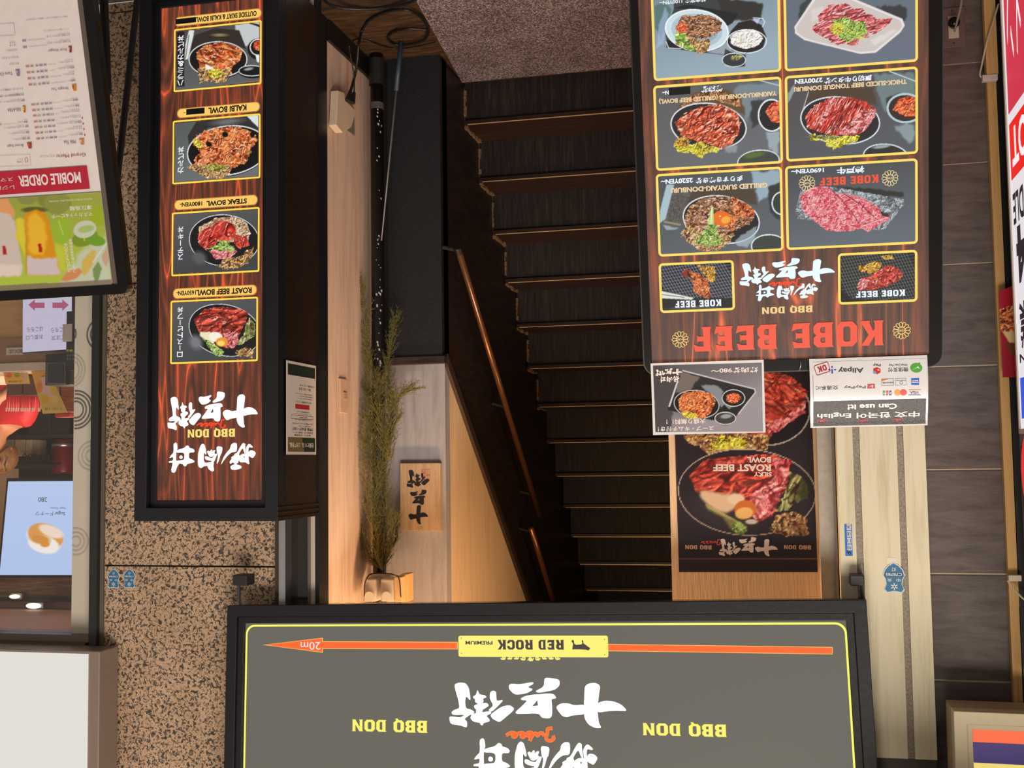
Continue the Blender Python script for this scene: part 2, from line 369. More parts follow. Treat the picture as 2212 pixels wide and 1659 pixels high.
# brush characters, traced as outlines (photo orientation, y down)
BR = {
 '衛': [[(160,215),(200,198),(250,205),(280,260),(295,400),(290,430),(255,370),(245,440),(250,530),(300,545),(330,575),(310,610),(290,610),(235,665),(262,700),(260,780),(200,750),(110,735),(100,650),(115,635),(200,650),(245,612),(130,620),(120,580),(150,550),(195,530),(185,430),(165,330),(150,240)],
  [(357,285),(375,350),(425,358),(440,385),(405,402),(412,435),(400,460),(440,455),(460,490),(420,530),(400,545),(400,575),(340,590),(345,545),(328,525),(325,490),(365,470),(335,450),(335,410),(318,395),(318,375),(345,355)],
  [(300,610),(340,588),(400,575),(470,560),(482,588),(430,620),(460,660),(465,690),(405,715),(402,742),(382,740),(378,712),(320,700),(290,660)],
  [(470,320),(495,298),(525,310),(525,400),(530,430),(583,415),(575,440),(500,550),(470,572),(452,545),(500,490),(465,400)],
  [(480,592),(570,500),(640,478),(680,515),(675,550),(560,690),(540,695),(490,660),(472,620)]],
 '兵': [[(635,230),(660,205),(730,215),(850,182),(856,205),(800,250),(855,275),(790,330),(690,350),(640,280)],
  [(950,140),(970,125),(1080,145),(1082,220),(1040,280),(900,320),(865,300),(945,240)],
  ([(740,390),(800,350),(1020,318),(1055,385),(1005,395),(1012,480),(1010,600),(990,640),(920,635),(895,575),(700,592),(690,565),(750,490),(800,415),(745,415)], [(885,412),(838,490),(890,480)])],
 '十': [[(1295,230),(1330,192),(1390,185),(1428,220),(1415,320),(1403,440),(1398,550),(1405,680),(1428,745),(1380,750),(1320,710),(1285,630),(1282,500),(1290,350)],
  [(1045,490),(1090,445),(1150,445),(1200,470),(1300,455),(1300,580),(1180,595),(1140,620),(1100,610),(1060,540)],
  [(1395,438),(1460,405),(1530,410),(1600,450),(1650,532),(1560,528),(1480,535),(1395,558)]],
 '丼': [[(200,1010),(235,982),(262,1000),(272,1100),(250,1120),(250,1330),(270,1340),(320,1330),(265,1400),(245,1480),(215,1505),(175,1495),(165,1460),(190,1340),(185,1330),(120,1330),(125,1305),(195,1295),(200,1230),(125,1255),(160,1200),(205,1160)],
  [(245,1120),(390,1080),(430,1035),(470,1050),(475,1080),(540,1095),(570,1130),(555,1160),(470,1160),(470,1260),(530,1280),(570,1310),(560,1330),(440,1355),(425,1390),(400,1398),(375,1380),(370,1360),(245,1330),(245,1300),(330,1290),(390,1280),(395,1160),(245,1160)],
  [(305,1225),(325,1205),(350,1210),(364,1235),(355,1262),(330,1270),(306,1255)]],
 '肉': [[(640,1130),(665,1045),(700,1010),(740,1030),(775,1190),(750,1195),(725,1150),(725,1350),(870,1320),(897,1330),(890,1400),(905,1480),(860,1490),(800,1440),(790,1390),(720,1400),(690,1430),(650,1420),(625,1370),(625,1200)],
  [(778,1150),(800,1130),(830,1150),(850,1112),(872,1125),(862,1160),(900,1122),(925,1130),(900,1180),(935,1190),(860,1245),(820,1235),(800,1195)],
  [(742,1240),(760,1222),(850,1262),(900,1250),(885,1312),(800,1300),(750,1278)],
  [(880,1240),(945,1180),(952,1200),(900,1335),(850,1340)],
  [(940,1080),(965,1058),(1048,1075),(1030,1180),(1012,1200),(985,1300),(955,1362),(945,1350),(972,1220),(950,1180)]],
 '焼': [[(1185,1040),(1230,1005),(1285,1010),(1290,1090),(1280,1160),(1200,1165),(1120,1230),(1015,1382),(1030,1330),(1070,1230),(1130,1150),(1170,1110)],
  [(1240,1200),(1290,1180),(1370,1030),(1400,1008),(1430,1030),(1425,1060),(1445,1200),(1415,1185),(1385,1090),(1325,1185),(1320,1225),(1250,1250)],
  [(1190,1250),(1250,1215),(1330,1200),(1335,1250),(1305,1360),(1280,1350),(1290,1270),(1270,1265),(1265,1370),(1215,1335),(1180,1370),(1160,1330),(1200,1275)],
  [(1175,1400),(1250,1370),(1310,1380),(1365,1400),(1368,1440),(1260,1470),(1190,1460)],
  [(1247,1250),(1285,1250),(1285,1390),(1247,1390)],
  ([(1325,1240),(1370,1200),(1430,1190),(1452,1200),(1440,1100),(1470,1040),(1500,1025),(1560,1080),(1545,1097),(1490,1080),(1480,1130),(1490,1340),(1505,1360),(1480,1375),(1440,1340),(1340,1340),(1320,1290)], [(1400,1238),(1425,1242),(1412,1270)]),
  [(1487,1160),(1520,1135),(1570,1145),(1605,1180),(1600,1210),(1560,1270),(1530,1260),(1482,1230)]],
}
def jit(pts, amp, seed):
    """rounded, slightly ragged brush edges"""
    for _ in range(2):
        q_ = []
        for i in range(len(pts)):
            a, b = pts[i], pts[(i+1) % len(pts)]
            q_ += [(a[0]*.8+b[0]*.2, a[1]*.8+b[1]*.2), (a[0]*.2+b[0]*.8, a[1]*.2+b[1]*.8)]
        pts = q_
    r = random.Random(seed); out = []
    for i in range(len(pts)):
        p, q = pts[i], pts[(i+1) % len(pts)]; out.append(p)
        L_ = math.hypot(q[0]-p[0], q[1]-p[1]); n = int(L_//26)
        for k in range(1, n):
            t = k/n; out.append((p[0]+(q[0]-p[0])*t+r.uniform(-amp, amp), p[1]+(q[1]-p[1])*t+r.uniform(-amp, amp)))
    return out
def brush(mb, chars, src, dst, d):
    """src = (x0,y0,x1,y1) box in the tracing, dst = (a0,a1,b0,b1) in the sign"""
    mb.mark(); x0, y0, x1, y1 = src; a0, a1, b0, b1 = dst
    f = lambda q: (a1-(q[0]-x0)/(x1-x0)*(a1-a0), b0+(q[1]-y0)/(y1-y0)*(b1-b0))
    for ch in chars:
        for k, st in enumerate(BR[ch]):
            o, h = st if isinstance(st, tuple) else (st, None)
            mb.flat([f(q) for q in jit(o, 2.6, k+ord(ch))], d-.00003*k, [[f(q) for q in h]] if h else ())
ROW1 = (100, 125, 1650, 780); ROW2 = (118, 982, 1606, 1505)
def jubee(mb, rc, d, mat, edge=None):
    mb.mark(); a0, a1, b0, b1 = rc; W, H = a1-a0, b1-b0
    S = [[(.02, .55), (.0, .78), (.08, .95), (.16, .8), (.13, .35), (.12, .05), (.02, .0)],
         [(.2, .62), (.22, .42), (.28, .38), (.34, .6), (.36, .42), (.42, .45)],
         [(.42, .45), (.47, .75), (.5, .98), (.47, .6), (.46, .36), (.54, .38), (.55, .58), (.5, .6)],
         [(.55, .5), (.64, .55), (.68, .68), (.63, .72), (.6, .55), (.64, .4), (.72, .42), (.78, .55)],
         [(.76, .5), (.83, .55), (.86, .68), (.81, .72), (.78, .55), (.83, .4), (.9, .42), (1.0, .62)]]
    if edge is not None:
        mb.m(edge)
        for s_ in S: mb.ribbon([(a0+q[0]*W, b0+q[1]*H) for q in s_], H*.27, d+.0001)
    mb.m(mat)
    for s_ in S: mb.ribbon([(a0+q[0]*W, b0+q[1]*H) for q in s_], H*.19, d)
def crest(mb, ca, cb, r, d, mat):
    """chrysanthemum outline emblem"""
    mb.mark(); mb.m(mat)
    for k in range(13):
        t = 2*math.pi*k/13; c_, s_ = math.cos(t), math.sin(t)
        loop = []
        for (u_, w_) in ((.36, 0), (.5, .1), (.72, .17), (.93, .13), (1, 0), (.93, -.13), (.72, -.17), (.5, -.1), (.36, 0)):
            loop.append((ca+r*(u_*c_-w_*s_), cb+r*(u_*s_+w_*c_)))
        mb.ribbon(loop, r*.07, d)
    text(mb, 'KOBE', (ca-r*.33, ca+r*.33, cb-r*.12, cb+r*.12), d, .02); mb.marks.pop()

# ------------------------------------------------------------------ printed pictures
def vnoise(x, y, seed=0):
    xi = np.floor(x).astype(np.int64); yi = np.floor(y).astype(np.int64); fx = x-xi; fy = y-yi
    def h(a, b):
        n = (a*374761393+b*668265263+seed*1442695041) & 0xffffffff
        n = ((n ^ (n >> 13))*1274126177) & 0xffffffff
        return ((n ^ (n >> 16)) & 0xffff)/65535.0
    fx = fx*fx*(3-2*fx); fy = fy*fy*(3-2*fy)
    return (h(xi, yi)*(1-fx)+h(xi+1, yi)*fx)*(1-fy)+(h(xi, yi+1)*(1-fx)+h(xi+1, yi+1)*fx)*fy
def fbm(x, y, seed=0, o=4):
    t = 0; a = .5; s = 0
    for k in range(o):
        t = t+a*vnoise(x*2**k, y*2**k, seed+k*17); s += a; a *= .55
    return t/s
class Pic:
    """a print; q = its four corners (photo orientation), sx x sy points; painted in the units of q"""
    def __init__(s, q, W, H, bg=(60, 62, 66)):
        s.q = q; s.W, s.H = W, H
        S, T = np.meshgrid(np.linspace(0, 1, W), np.linspace(0, 1, H))
        f = lambda i: (q[0][i]*(1-S)+q[1][i]*S)*(1-T)+(q[3][i]*(1-S)+q[2][i]*S)*T
        s.X, s.Y = f(0), f(1); s.u = abs(q[1][0]-q[0][0])/W
        s.b = (min(p[0] for p in q), min(p[1] for p in q), max(p[0] for p in q), max(p[1] for p in q))
        s.c = np.zeros((H, W, 3))+np.array(bg)/255.0
    def put(s, m, col, a=1.0):
        m = np.clip(m*a, 0, 1)[..., None]
        col = np.asarray(col, float)
        if col.ndim == 1: col = col/255.0
        s.c = s.c*(1-m)+col*m; return s
    def grad(s, c0, c1, ang=90, k=1.0):
        t = math.radians(ang); x0, y0, x1, y1 = s.b
        g = (s.X-x0)/(x1-x0)*math.cos(t)+(s.Y-y0)/(y1-y0)*math.sin(t)
        g = np.clip(g, 0, 1)[..., None]; s.c = (np.array(c0)*(1-g)+np.array(c1)*g)/255.0; return s
    def me(s, cx, cy, rx, ry, rot=0, wob=0, seed=0, soft=1.5, ws=.12):
        t = math.radians(rot); dx, dy = s.X-cx, s.Y-cy
        a = dx*math.cos(t)+dy*math.sin(t); b = -dx*math.sin(t)+dy*math.cos(t)
        r = np.sqrt((a/rx)**2+(b/ry)**2)
        if wob: r = r+wob*(fbm(s.X*ws, s.Y*ws, seed, 3)-.5)*2
        return np.clip((1-r)*min(rx, ry)/soft+.5, 0, 1)
    def mp(s, pts, wob=0, seed=0, ws=.12):
        X, Y = s.X, s.Y
        if wob:
            X = X+wob*(fbm(s.X*ws, s.Y*ws, seed, 3)-.5)*2; Y = Y+wob*(fbm(s.X*ws+50, s.Y*ws, seed+5, 3)-.5)*2
        ins = np.zeros(X.shape, bool); n = len(pts)
        for i in range(n):
            x1, y1 = pts[i]; x2, y2 = pts[(i+1) % n]
            if y1 == y2: continue
            c = ((y1 > Y) != (y2 > Y)) & (X < (x2-x1)*(Y-y1)/(y2-y1)+x1); ins ^= c
        return ins.astype(float)
    def ring(s, cx, cy, rx, ry, w, col, rot=0, a=1.0):
        m = s.me(cx, cy, rx, ry, rot)-s.me(cx, cy, rx-w, ry-w, rot); return s.put(np.clip(m, 0, 1), col, a)
    def food(s, m, pal, sc=.09, seed=0, hi=.62, hic=(255, 225, 205), dark=(40, 14, 8), dk=.30, stretch=(1, 1), rot=0):
        t = math.radians(rot); x = (s.X*math.cos(t)+s.Y*math.sin(t))*stretch[0]; y = (-s.X*math.sin(t)+s.Y*math.cos(t))*stretch[1]
        wx = fbm(x*sc*.7, y*sc*.7, seed+3, 2)*3; wy = fbm(x*sc*.7+9, y*sc*.7, seed+4, 2)*3
        f = fbm(x*sc+wx, y*sc+wy, seed, 4); g = fbm(x*sc*2.2+wy, y*sc*2.2+wx, seed+40, 3)
        # light and dark sides of the photographed pieces
        hgt = fbm(x*sc*1.5+wx, y*sc*1.5+wy, seed+60, 2); gx = np.gradient(hgt, axis=1)/s.u; gy = np.gradient(hgt, axis=0)/s.u
        shd = np.clip((gx*.5+gy*1.0)/(sc*1.3), -1, 1)
        f = np.clip((f-.28)/.46, 0, .999); k = f*(len(pal)-1); i = k.astype(int); fr = (k-i)[..., None]
        P = np.array(pal, float)/255; col = P[i]*(1-fr)+P[np.minimum(i+1, len(pal)-1)]*fr
        col = np.clip(col*(1+.38*shd[..., None]), 0, 1)
        rd = 1-np.abs(2*fbm(x*sc*1.1+wx, y*sc*1.1+wy, seed+9, 2)-1)
        dkm = np.clip((rd-.90)/.08, 0, 1)[..., None]*dk*2.2; col = col*(1-np.clip(dkm, 0, .8))+np.array(dark)/255*np.clip(dkm, 0, .8)
        h = (np.clip((g-hi+.02)/.10, 0, 1)*np.clip(.35+shd, 0, 1))[..., None]*.9; col = col*(1-h)+np.array(hic)/255*h
        return s.put(m, col)
    def line(s, pts, w, col, a=1.0):
        for i in range(len(pts)-1):
            (x1, y1), (x2, y2) = pts[i], pts[i+1]; dx, dy = x2-x1, y2-y1; L2 = dx*dx+dy*dy+1e-9
            t = np.clip(((s.X-x1)*dx+(s.Y-y1)*dy)/L2, 0, 1); dist = np.hypot(s.X-x1-t*dx, s.Y-y1-t*dy)
            s.put(np.clip((w/2-dist)/s.u+.5, 0, 1), col, a)
        return s
    def paint(s, ops):
        for o in ops:
            k = o[0]
            if k == 'g': s.grad(*o[1:])
            elif k == 'e': s.put(s.me(o[1], o[2], o[3], o[4], o[5], soft=max(s.u, o[7] if len(o) > 7 else s.u*1.3)), o[6], o[8] if len(o) > 8 else 1)
            elif k == 'p':
                wb = o[4] if len(o) > 4 else 0; M = s.mp(o[1], wb, 0, .02)
                for _ in range(1+int(wb/6)):
                    M = (M+np.roll(M, 1, 0)+np.roll(M, -1, 0)+np.roll(M, 1, 1)+np.roll(M, -1, 1))/5
                s.put(M, o[2], o[3] if len(o) > 3 else 1)
            elif k == 'r': s.ring(o[1], o[2], o[3], o[4], o[5], o[6], o[7] if len(o) > 7 else 0)
            elif k == 'l': s.line(*o[1:])
            elif k == 'f':
                m = o[1]; sd = o[4] if len(o) > 4 else 1
                M = s.me(*m[1:6], wob=m[6] if len(m) > 6 else .12, seed=sd, soft=s.u*1.5, ws=1.0/max(m[3], m[4])*6) if m[0] == 'e' else s.mp(m[1], m[2] if len(m) > 2 else 12, sd, .03)
                s.food(M, PAL[o[2]], o[3], sd, **(o[5] if len(o) > 5 else {}))
        return s
    def obj(s, name, corners, parent, mat, d=-.001, label=None, curve=None):
        """corners: local (a,b) of photo corners (x0,y0),(x1,y0),(x1,y1),(x0,y1)"""
        s_ = np.linspace(0, 1, s.W)[None, :, None]; t_ = np.linspace(0, 1, s.H)[:, None, None]
        c = [np.array(q, float) for q in corners]
        P = (c[0]*(1-s_)+c[1]*s_)*(1-t_)+(c[3]*(1-s_)+c[2]*s_)*t_
        dd = np.full((s.H, s.W), float(d))
        if curve is not None: dd = dd+curve(np.broadcast_to(s_[..., 0], (s.H, s.W)), np.broadcast_to(t_[..., 0], (s.H, s.W)))
        V = np.stack([P[..., 0], dd, P[..., 1]], -1).reshape(-1, 3)
        i = np.arange((s.H-1)*(s.W-1)); r, q = i//(s.W-1), i % (s.W-1); a = r*s.W+q
        F = np.stack([a, a+s.W, a+s.W+1, a+1], -1)  # photo x runs towards -a, y towards +b
        F = F[:, ::-1]
        me = bpy.data.meshes.new(name); me.vertices.add(len(V)); me.vertices.foreach_set('co', V.ravel())
        me.loops.add(F.size); me.loops.foreach_set('vertex_index', F.ravel().astype(np.int32))
        me.polygons.add(len(F)); me.polygons.foreach_set('loop_start', np.arange(0, F.size, 4, dtype=np.int32))
        me.update(calc_edges=True)
        at_ = me.color_attributes.new('ink', 'FLOAT_COLOR', 'POINT')
        col = np.ones((s.H*s.W, 4)); col[:, :3] = nlin(np.clip(s.c, 0, 1)).reshape(-1, 3)
        at_.data.foreach_set('color', col.ravel().astype(np.float32))
        me.materials.append(mat); me.polygons.foreach_set('use_smooth', [True]*len(F))
        o = bpy.data.objects.new(name, me); COL.objects.link(o); o.parent = parent
        if label: o['label'] = label
        return o
PAL = {
 'meat': [(96, 34, 18), (196, 84, 48), (226, 128, 88), (150, 60, 34), (205, 96, 62)],
 'meat2': [(110, 40, 20), (214, 96, 44), (240, 160, 96), (170, 70, 36)],
 'grill': [(120, 30, 16), (206, 70, 40), (240, 130, 90), (160, 44, 24), (226, 100, 64)],
 'red': [(120, 22, 18), (196, 52, 40), (224, 92, 76), (160, 36, 30), (210, 70, 58)],
 'roast': [(110, 30, 24), (178, 58, 44), (205, 92, 74), (150, 44, 36)],
 'pink': [(150, 40, 46), (214, 96, 102), (240, 160, 160), (196, 70, 80)],
 'marble': [(196, 60, 74), (214, 84, 98), (244, 188, 190), (208, 70, 86)],
 'salad': [(70, 66, 20), (160, 150, 50), (206, 200, 110), (110, 90, 30)],
 'green': [(60, 90, 30), (130, 170, 60), (200, 220, 130), (90, 130, 50)],
 'yellow': [(150, 120, 10), (214, 206, 40), (240, 236, 110), (180, 150, 30)],
 'lettuce': [(84, 44, 24), (176, 130, 76), (216, 186, 120), (120, 70, 50)],
 'brown': [(80, 44, 24), (150, 96, 60), (200, 150, 110), (110, 66, 40)],
 'rice': [(200, 188, 168), (244, 240, 232), (255, 255, 252), (226, 216, 200)],
 'grain': [(140, 104, 74), (208, 176, 140), (236, 214, 184), (170, 130, 96)],
 'leaf': [(60, 60, 30), (120, 122, 66), (196, 200, 130), (80, 70, 40)],
 'kimchi': [(170, 40, 20), (230, 86, 50), (250, 150, 90), (200, 60, 34)],
 'ember': [(70, 50, 20), (200, 130, 30), (250, 200, 80), (120, 80, 30)],
 'stone': [(90, 96, 100), (140, 148, 152), (176, 184, 190), (110, 116, 120)],
}
def quad(pl, pts, d=0): return [pl.L(x, y, d) for x, y in pts]
def inner(q, f):
    """shrink a quad of photo points towards its middle by f pixels"""
    (x0, y0), (x1, y1), (x2, y2), (x3, y3) = q
    return [(x0+f, y0+f), (x1-f, y1+f), (x2-f, y2-f), (x3+f, y3-f)]

# =================================================================== THE SETTING
YF, YB, XW, XS = 3.57, 4.09, 1.49, 1.207      # shop front, hall back wall, pale side wall, stair side wall
def pxX(x, y, Y): return at(x, y, Y=Y).x
def pxZ(x, y, Y): return at(x, y, Y=Y).z
def swapyz(mb):
    """turn a mesh built as (y, x, z) into world order"""
    mb.v = [(q[1], q[0], q[2]) for q in mb.v]; return mb

def granite():
    m, nt, p = nodes('granite'); N = nt.nodes.new; Lk = nt.links.new
    tc = N('ShaderNodeTexCoord')
    n1 = N('ShaderNodeTexNoise'); n1.inputs['Scale'].default_value = 95; n1.inputs['Detail'].default_value = 2.5; n1.inputs['Roughness'].default_value = .6; n1.inputs['Distortion'].default_value = .8
    Lk(tc.outputs['Object'], n1.inputs['Vector'])
    n2 = N('ShaderNodeTexNoise'); n2.inputs['Scale'].default_value = 5; n2.inputs['Detail'].default_value = 3; Lk(tc.outputs['Object'], n2.inputs['Vector'])
    n3 = N('ShaderNodeTexNoise'); n3.inputs['Scale'].default_value = 210; n3.inputs['Detail'].default_value = 1; Lk(tc.outputs['Object'], n3.inputs['Vector'])
    c = ramp(nt, [(.0, C(50, 48, 48)), (.39, C(76, 72, 68)), (.45, C(128, 112, 96)), (.49, C(200, 168, 138)), (.60, C(212, 180, 150)), (.72, C(172, 142, 116)), (1, C(222, 202, 178))], n1.outputs['Fac'])
    k = ramp(nt, [(0, (.25, .25, .25, 1)), (.33, (.3, .3, .3, 1)), (.38, (1, 1, 1, 1)), (1, (1, 1, 1, 1))], n3.outputs['Fac'])
    v = ramp(nt, [(.3, (.82, .80, .76, 1)), (.7, (1, 1, 1, 1))], n2.outputs['Fac'])
    a = N('ShaderNodeMix'); a.data_type = 'RGBA'; a.blend_type = 'MULTIPLY'; a.inputs[0].default_value = 1; Lk(c, a.inputs[6]); Lk(k, a.inputs[7])
    b = N('ShaderNodeMix'); b.data_type = 'RGBA'; b.blend_type = 'MULTIPLY'; b.inputs[0].default_value = 1; Lk(a.outputs[2], b.inputs[6]); Lk(v, b.inputs[7])
    Lk(b.outputs[2], p.inputs['Base Color']); p.inputs['Roughness'].default_value = .42; p.inputs['Specular IOR Level'].default_value = .3
    return m
def carpet():
    m, nt, p = nodes('carpet'); N = nt.nodes.new; Lk = nt.links.new
    tc = N('ShaderNodeTexCoord'); n1 = N('ShaderNodeTexNoise'); n1.inputs['Scale'].default_value = 190; n1.inputs['Detail'].default_value = 3; n1.inputs['Roughness'].default_value = .7
    Lk(tc.outputs['Object'], n1.inputs['Vector'])
    n2 = N('ShaderNodeTexNoise'); n2.inputs['Scale'].default_value = 6; Lk(tc.outputs['Object'], n2.inputs['Vector'])
    c = ramp(nt, [(.36, C(34, 28, 32)), (.5, C(104, 92, 98)), (.64, C(200, 184, 190))], n1.outputs['Fac'])
    v = ramp(nt, [(.35, (.75, .7, .7, 1)), (.6, (1, 1, 1, 1))], n2.outputs['Fac'])
    b = N('ShaderNodeMix'); b.data_type = 'RGBA'; b.blend_type = 'MULTIPLY'; b.inputs[0].default_value = 1; Lk(c, b.inputs[6]); Lk(v, b.inputs[7])
    Lk(b.outputs[2], p.inputs['Base Color']); p.inputs['Roughness'].default_value = .95
    bm = N('ShaderNodeBump'); bm.inputs['Strength'].default_value = .8; bm.inputs['Distance'].default_value = .006
    Lk(n1.outputs['Fac'], bm.inputs['Height']); Lk(bm.outputs['Normal'], p.inputs['Normal'])
    return m
def streaky(name, cols, scale=(3, 3, .4), rough=.5, bump=.0, n=14, spec=.4):
    m, nt, p = nodes(name); N = nt.nodes.new; Lk = nt.links.new
    tc = N('ShaderNodeTexCoord'); mp = N('ShaderNodeMapping'); mp.inputs['Scale'].default_value = scale
    Lk(tc.outputs['Object'], mp.inputs['Vector'])
    n1 = N('ShaderNodeTexNoise'); n1.inputs['Scale'].default_value = n; n1.inputs['Detail'].default_value = 5; n1.inputs['Roughness'].default_value = .65; n1.inputs['Distortion'].default_value = .3
    Lk(mp.outputs['Vector'], n1.inputs['Vector'])
    k = len(cols); st = [(.3+.4*i/(k-1), C(*c)) for i, c in enumerate(cols)]
    Lk(ramp(nt, st, n1.outputs['Fac']), p.inputs['Base Color'])
    p.inputs['Roughness'].default_value = rough; p.inputs['Specular IOR Level'].default_value = spec
    if bump:
        bm = N('ShaderNodeBump'); bm.inputs['Strength'].default_value = bump; bm.inputs['Distance'].default_value = .003
        Lk(n1.outputs['Fac'], bm.inputs['Height']); Lk(bm.outputs['Normal'], p.inputs['Normal'])
    return m
M_GRAN = granite()
M_WHITEWALL = streaky('whitewashed_panel', [(196, 168, 150), (214, 188, 170), (222, 198, 182)], (6, 6, .5), .6, .15, 6)
M_GREYWALL = streaky('grey_board', [(140, 136, 140), (162, 158, 162), (172, 168, 172)], (6, 6, .6), .6, .1, 6)
M_CREAM = streaky('cream_board', [(226, 192, 150), (236, 204, 164), (240, 212, 176)], (6, 6, .5), .6, .1, 5)
M_DARKWOOD = streaky('dark_stained_wood', [(20, 14, 14), (36, 24, 22), (52, 34, 28)], (.6, .6, 5), .5, .2, 16)
M_RISER = streaky('dark_riser_veneer', [(16, 12, 13), (28, 22, 22), (54, 42, 38)], (5, 5, .35), .55, .3, 18)
M_TREAD = streaky('dark_tread_wood', [(30, 18, 14), (46, 28, 20), (64, 38, 27)], (.3, 5, 5), .38, .15, 12)
M_FLOORWOOD = streaky('worn_floor_wood', [(44, 30, 20), (70, 50, 34), (96, 72, 50)], (1.2, 6, 6), .45, .2, 8)
M_BLACKPANEL = DF(22, 24, 32, .55, bump=.25, bscale=90, var=.3)
M_SLATE = streaky('slate_tile', [(74, 66, 64), (94, 84, 80), (108, 98, 94)], (1.2, 1.2, 5), .55, .5, 7)
M_GROUT = DF(196, 180, 160, .8)
M_COLUMN = streaky('aged_cream_paint', [(200, 190, 156), (224, 216, 184), (230, 222, 194)], (6, 6, .4), .55, .15, 5)
M_RUBBER = DF(170, 160, 142, .8, bump=.6, bscale=160, var=.5)
M_TIMBER = streaky('pine_timber', [(176, 132, 78), (206, 164, 104), (190, 148, 92)], (14, 14, .25), .6, .15, 10)
M_STEEL = DF(196, 196, 198, .28, metal=.9)
M_GREYMETAL = DF(150, 146, 140, .45, metal=.4)
M_BLACK = DF(20, 20, 24, .42)
M_BLACKGLOSS = DF(9, 9, 11, .2, spec=.35)
M_CABLE = DF(16, 16, 17, .45)
M_WHITEPLASTIC = DF(214, 208, 196, .4)

# ground, hall floor
f = MB().box(-3.5, 4.5, -2.5, YF, -.20, -.12).obj('floor', mat=DF(120, 112, 106, .7, var=.2)); struct(f)
f = MB().box(-.9, XW, YF, 4.46, -.05, 0).obj('floor', mat=M_FLOORWOOD); struct(f)
# carpet on the hall floor, cut at a slant along one side
cp = [at(x, y, Z=.008) for x, y in ((872, -45), (1000, 181))]
poly = [(cp[0].x, cp[0].y), (cp[1].x, min(cp[1].y, 4.375)), (-.75, 4.375), (-.75, cp[0].y)]
mb = MB(); n = len(poly)
mb.add([(p[0], p[1], .0) for p in poly]+[(p[0], p[1], .008) for p in poly], [(0, 1, 2, 3), (7, 6, 5, 4)]+[(i, i+4, (i+1) % 4+4, (i+1) % 4) for i in range(4)])
tag(mb.obj('carpet', mat=carpet()), 'speckled grey brown carpet on the floor at the foot of the dark stairs', 'carpet')

# granite pier: blocks with open joints
gx0, gx1 = pxX(605, 1000, YF), pxX(222, 1000, YF)
z1, z2 = pxZ(400, 1223, YF), pxZ(400, 606, YF)
mb = MB().m(M_GRAN); zs = [-.12, z2-(z1-z2), z2, z1, z1+(z1-z2), 3.2]
for i in range(len(zs)-1):
    if zs[i+1]-zs[i] > .02: mb.box(gx0, gx1, YF, YF+.3, zs[i]+.003, zs[i+1]-.003)
mb.m(DF(70, 62, 54, .8)).box(gx0+.004, gx1-.004, YF+.012, YF+.25, -.12, 3.2)
struct(mb.obj('wall_left', bevel=0))
# small yellowed smears of old tape on the granite stay with the stone
# end trims between pier and hall
mb = MB()
def strip(m_, x0, x1, y0, y1, yy=1200):
    mb.m(m_); mb.box(pxX(x1, yy, YF-.04), pxX(x0, yy, YF-.04), y0, y1, -.12, 3.0)
strip(DF(58, 48, 40, .6), 594, 605, YF-.04, YF+.1)
strip(M_STEEL, 605, 619, YF-.05, YF+.05)
strip(DF(30, 22, 18, .12, spec=.8), 619, 662, YF-.0, YF+.05)
strip(DF(110, 102, 96, .5, metal=.3), 662, 669, YF-.03, YF+.05)
strip(DF(196, 182, 166, .5), 669, 678, YF-.03, YF+.05)
strip(M_BLACK, 678, 687, YF-.03, YF+.05)
struct(mb.obj('trim_1'))
# pale side wall of the hall, skirting
struct(MB().box(XW, XW+.10, YF+.06, YB+.1, 0, 2.62).obj('wall_side', mat=M_WHITEWALL))
struct(MB().box(XW-.012, XW, YF+.06, YB-.03, 0, .075).obj('baseboard_side', mat=DF(16, 13, 13, .5)))
x0, x1 = pxX(799, 900, YB-.04), pxX(783, 900, YB-.04)
struct(MB().m(streaky('beige_strip', [(176, 132, 112), (198, 156, 136), (206, 168, 148)], (6, 6, .5), .6, .1, 6)).box(x0, x1, YB-.04, YB, .06, 2.6).obj('trim_2'))
# hall back wall: grey board above, black panel and cap below
zc = pxZ(900, 784, YB-.03)
struct(MB().m(M_GREYWALL).box(XS, XW, YB, YB+.06, zc, 2.6).obj('wall_back'))
xb0, xb1 = pxX(961, 500, YB-.03), pxX(838, 500, YB-.03)
mb = MB().m(M_BLACKPANEL).box(XS+.0, xb1, YB-.03, YB+.06, .0, zc-.02)
mb.m(DF(12, 11, 13, .7)).box(xb1, XW, YB-.005, YB+.06, 0, zc-.02)
struct(mb.obj('trim_3'))
struct(MB().m(streaky('cap_wood', [(30, 22, 20), (56, 42, 38), (70, 54, 46)], (.5, 4, 4), .5, .2, 12)).box(XS-.012, XW-.02, YB-.045, YB+.0, zc-.022, zc+.004).obj('trim_4'))
# wall beside the stairs: dark below a sloping cap, cream above
sl = .764; zd = lambda y: 1.172+(y-4.085)*sl
Yend = 7.7
mb = MB().m(M_DARKWOOD).prism([(YB, 0), (Yend, 0), (Yend, zd(Yend)), (YB, zd(YB))], XS, XS+.06)
struct(swapyz(mb).obj('wall_stairs'))
mb = MB().m(M_CREAM).prism([(YB+.061, zd(YB+.06)), (Yend, zd(Yend)), (Yend, 4.9), (YB+.061, 4.9)], XS+.002, XS+.06)
struct(swapyz(mb).obj('wall_stairs'))
mb = MB().m(DF(64, 46, 36, .55, var=.3)).prism([(YB, zd(YB)-.03), (Yend, zd(Yend)-.03), (Yend, zd(Yend)+.018), (YB, zd(YB)+.018)], XS-.014, XS+.0)
struct(swapyz(mb).obj('trim_5'))
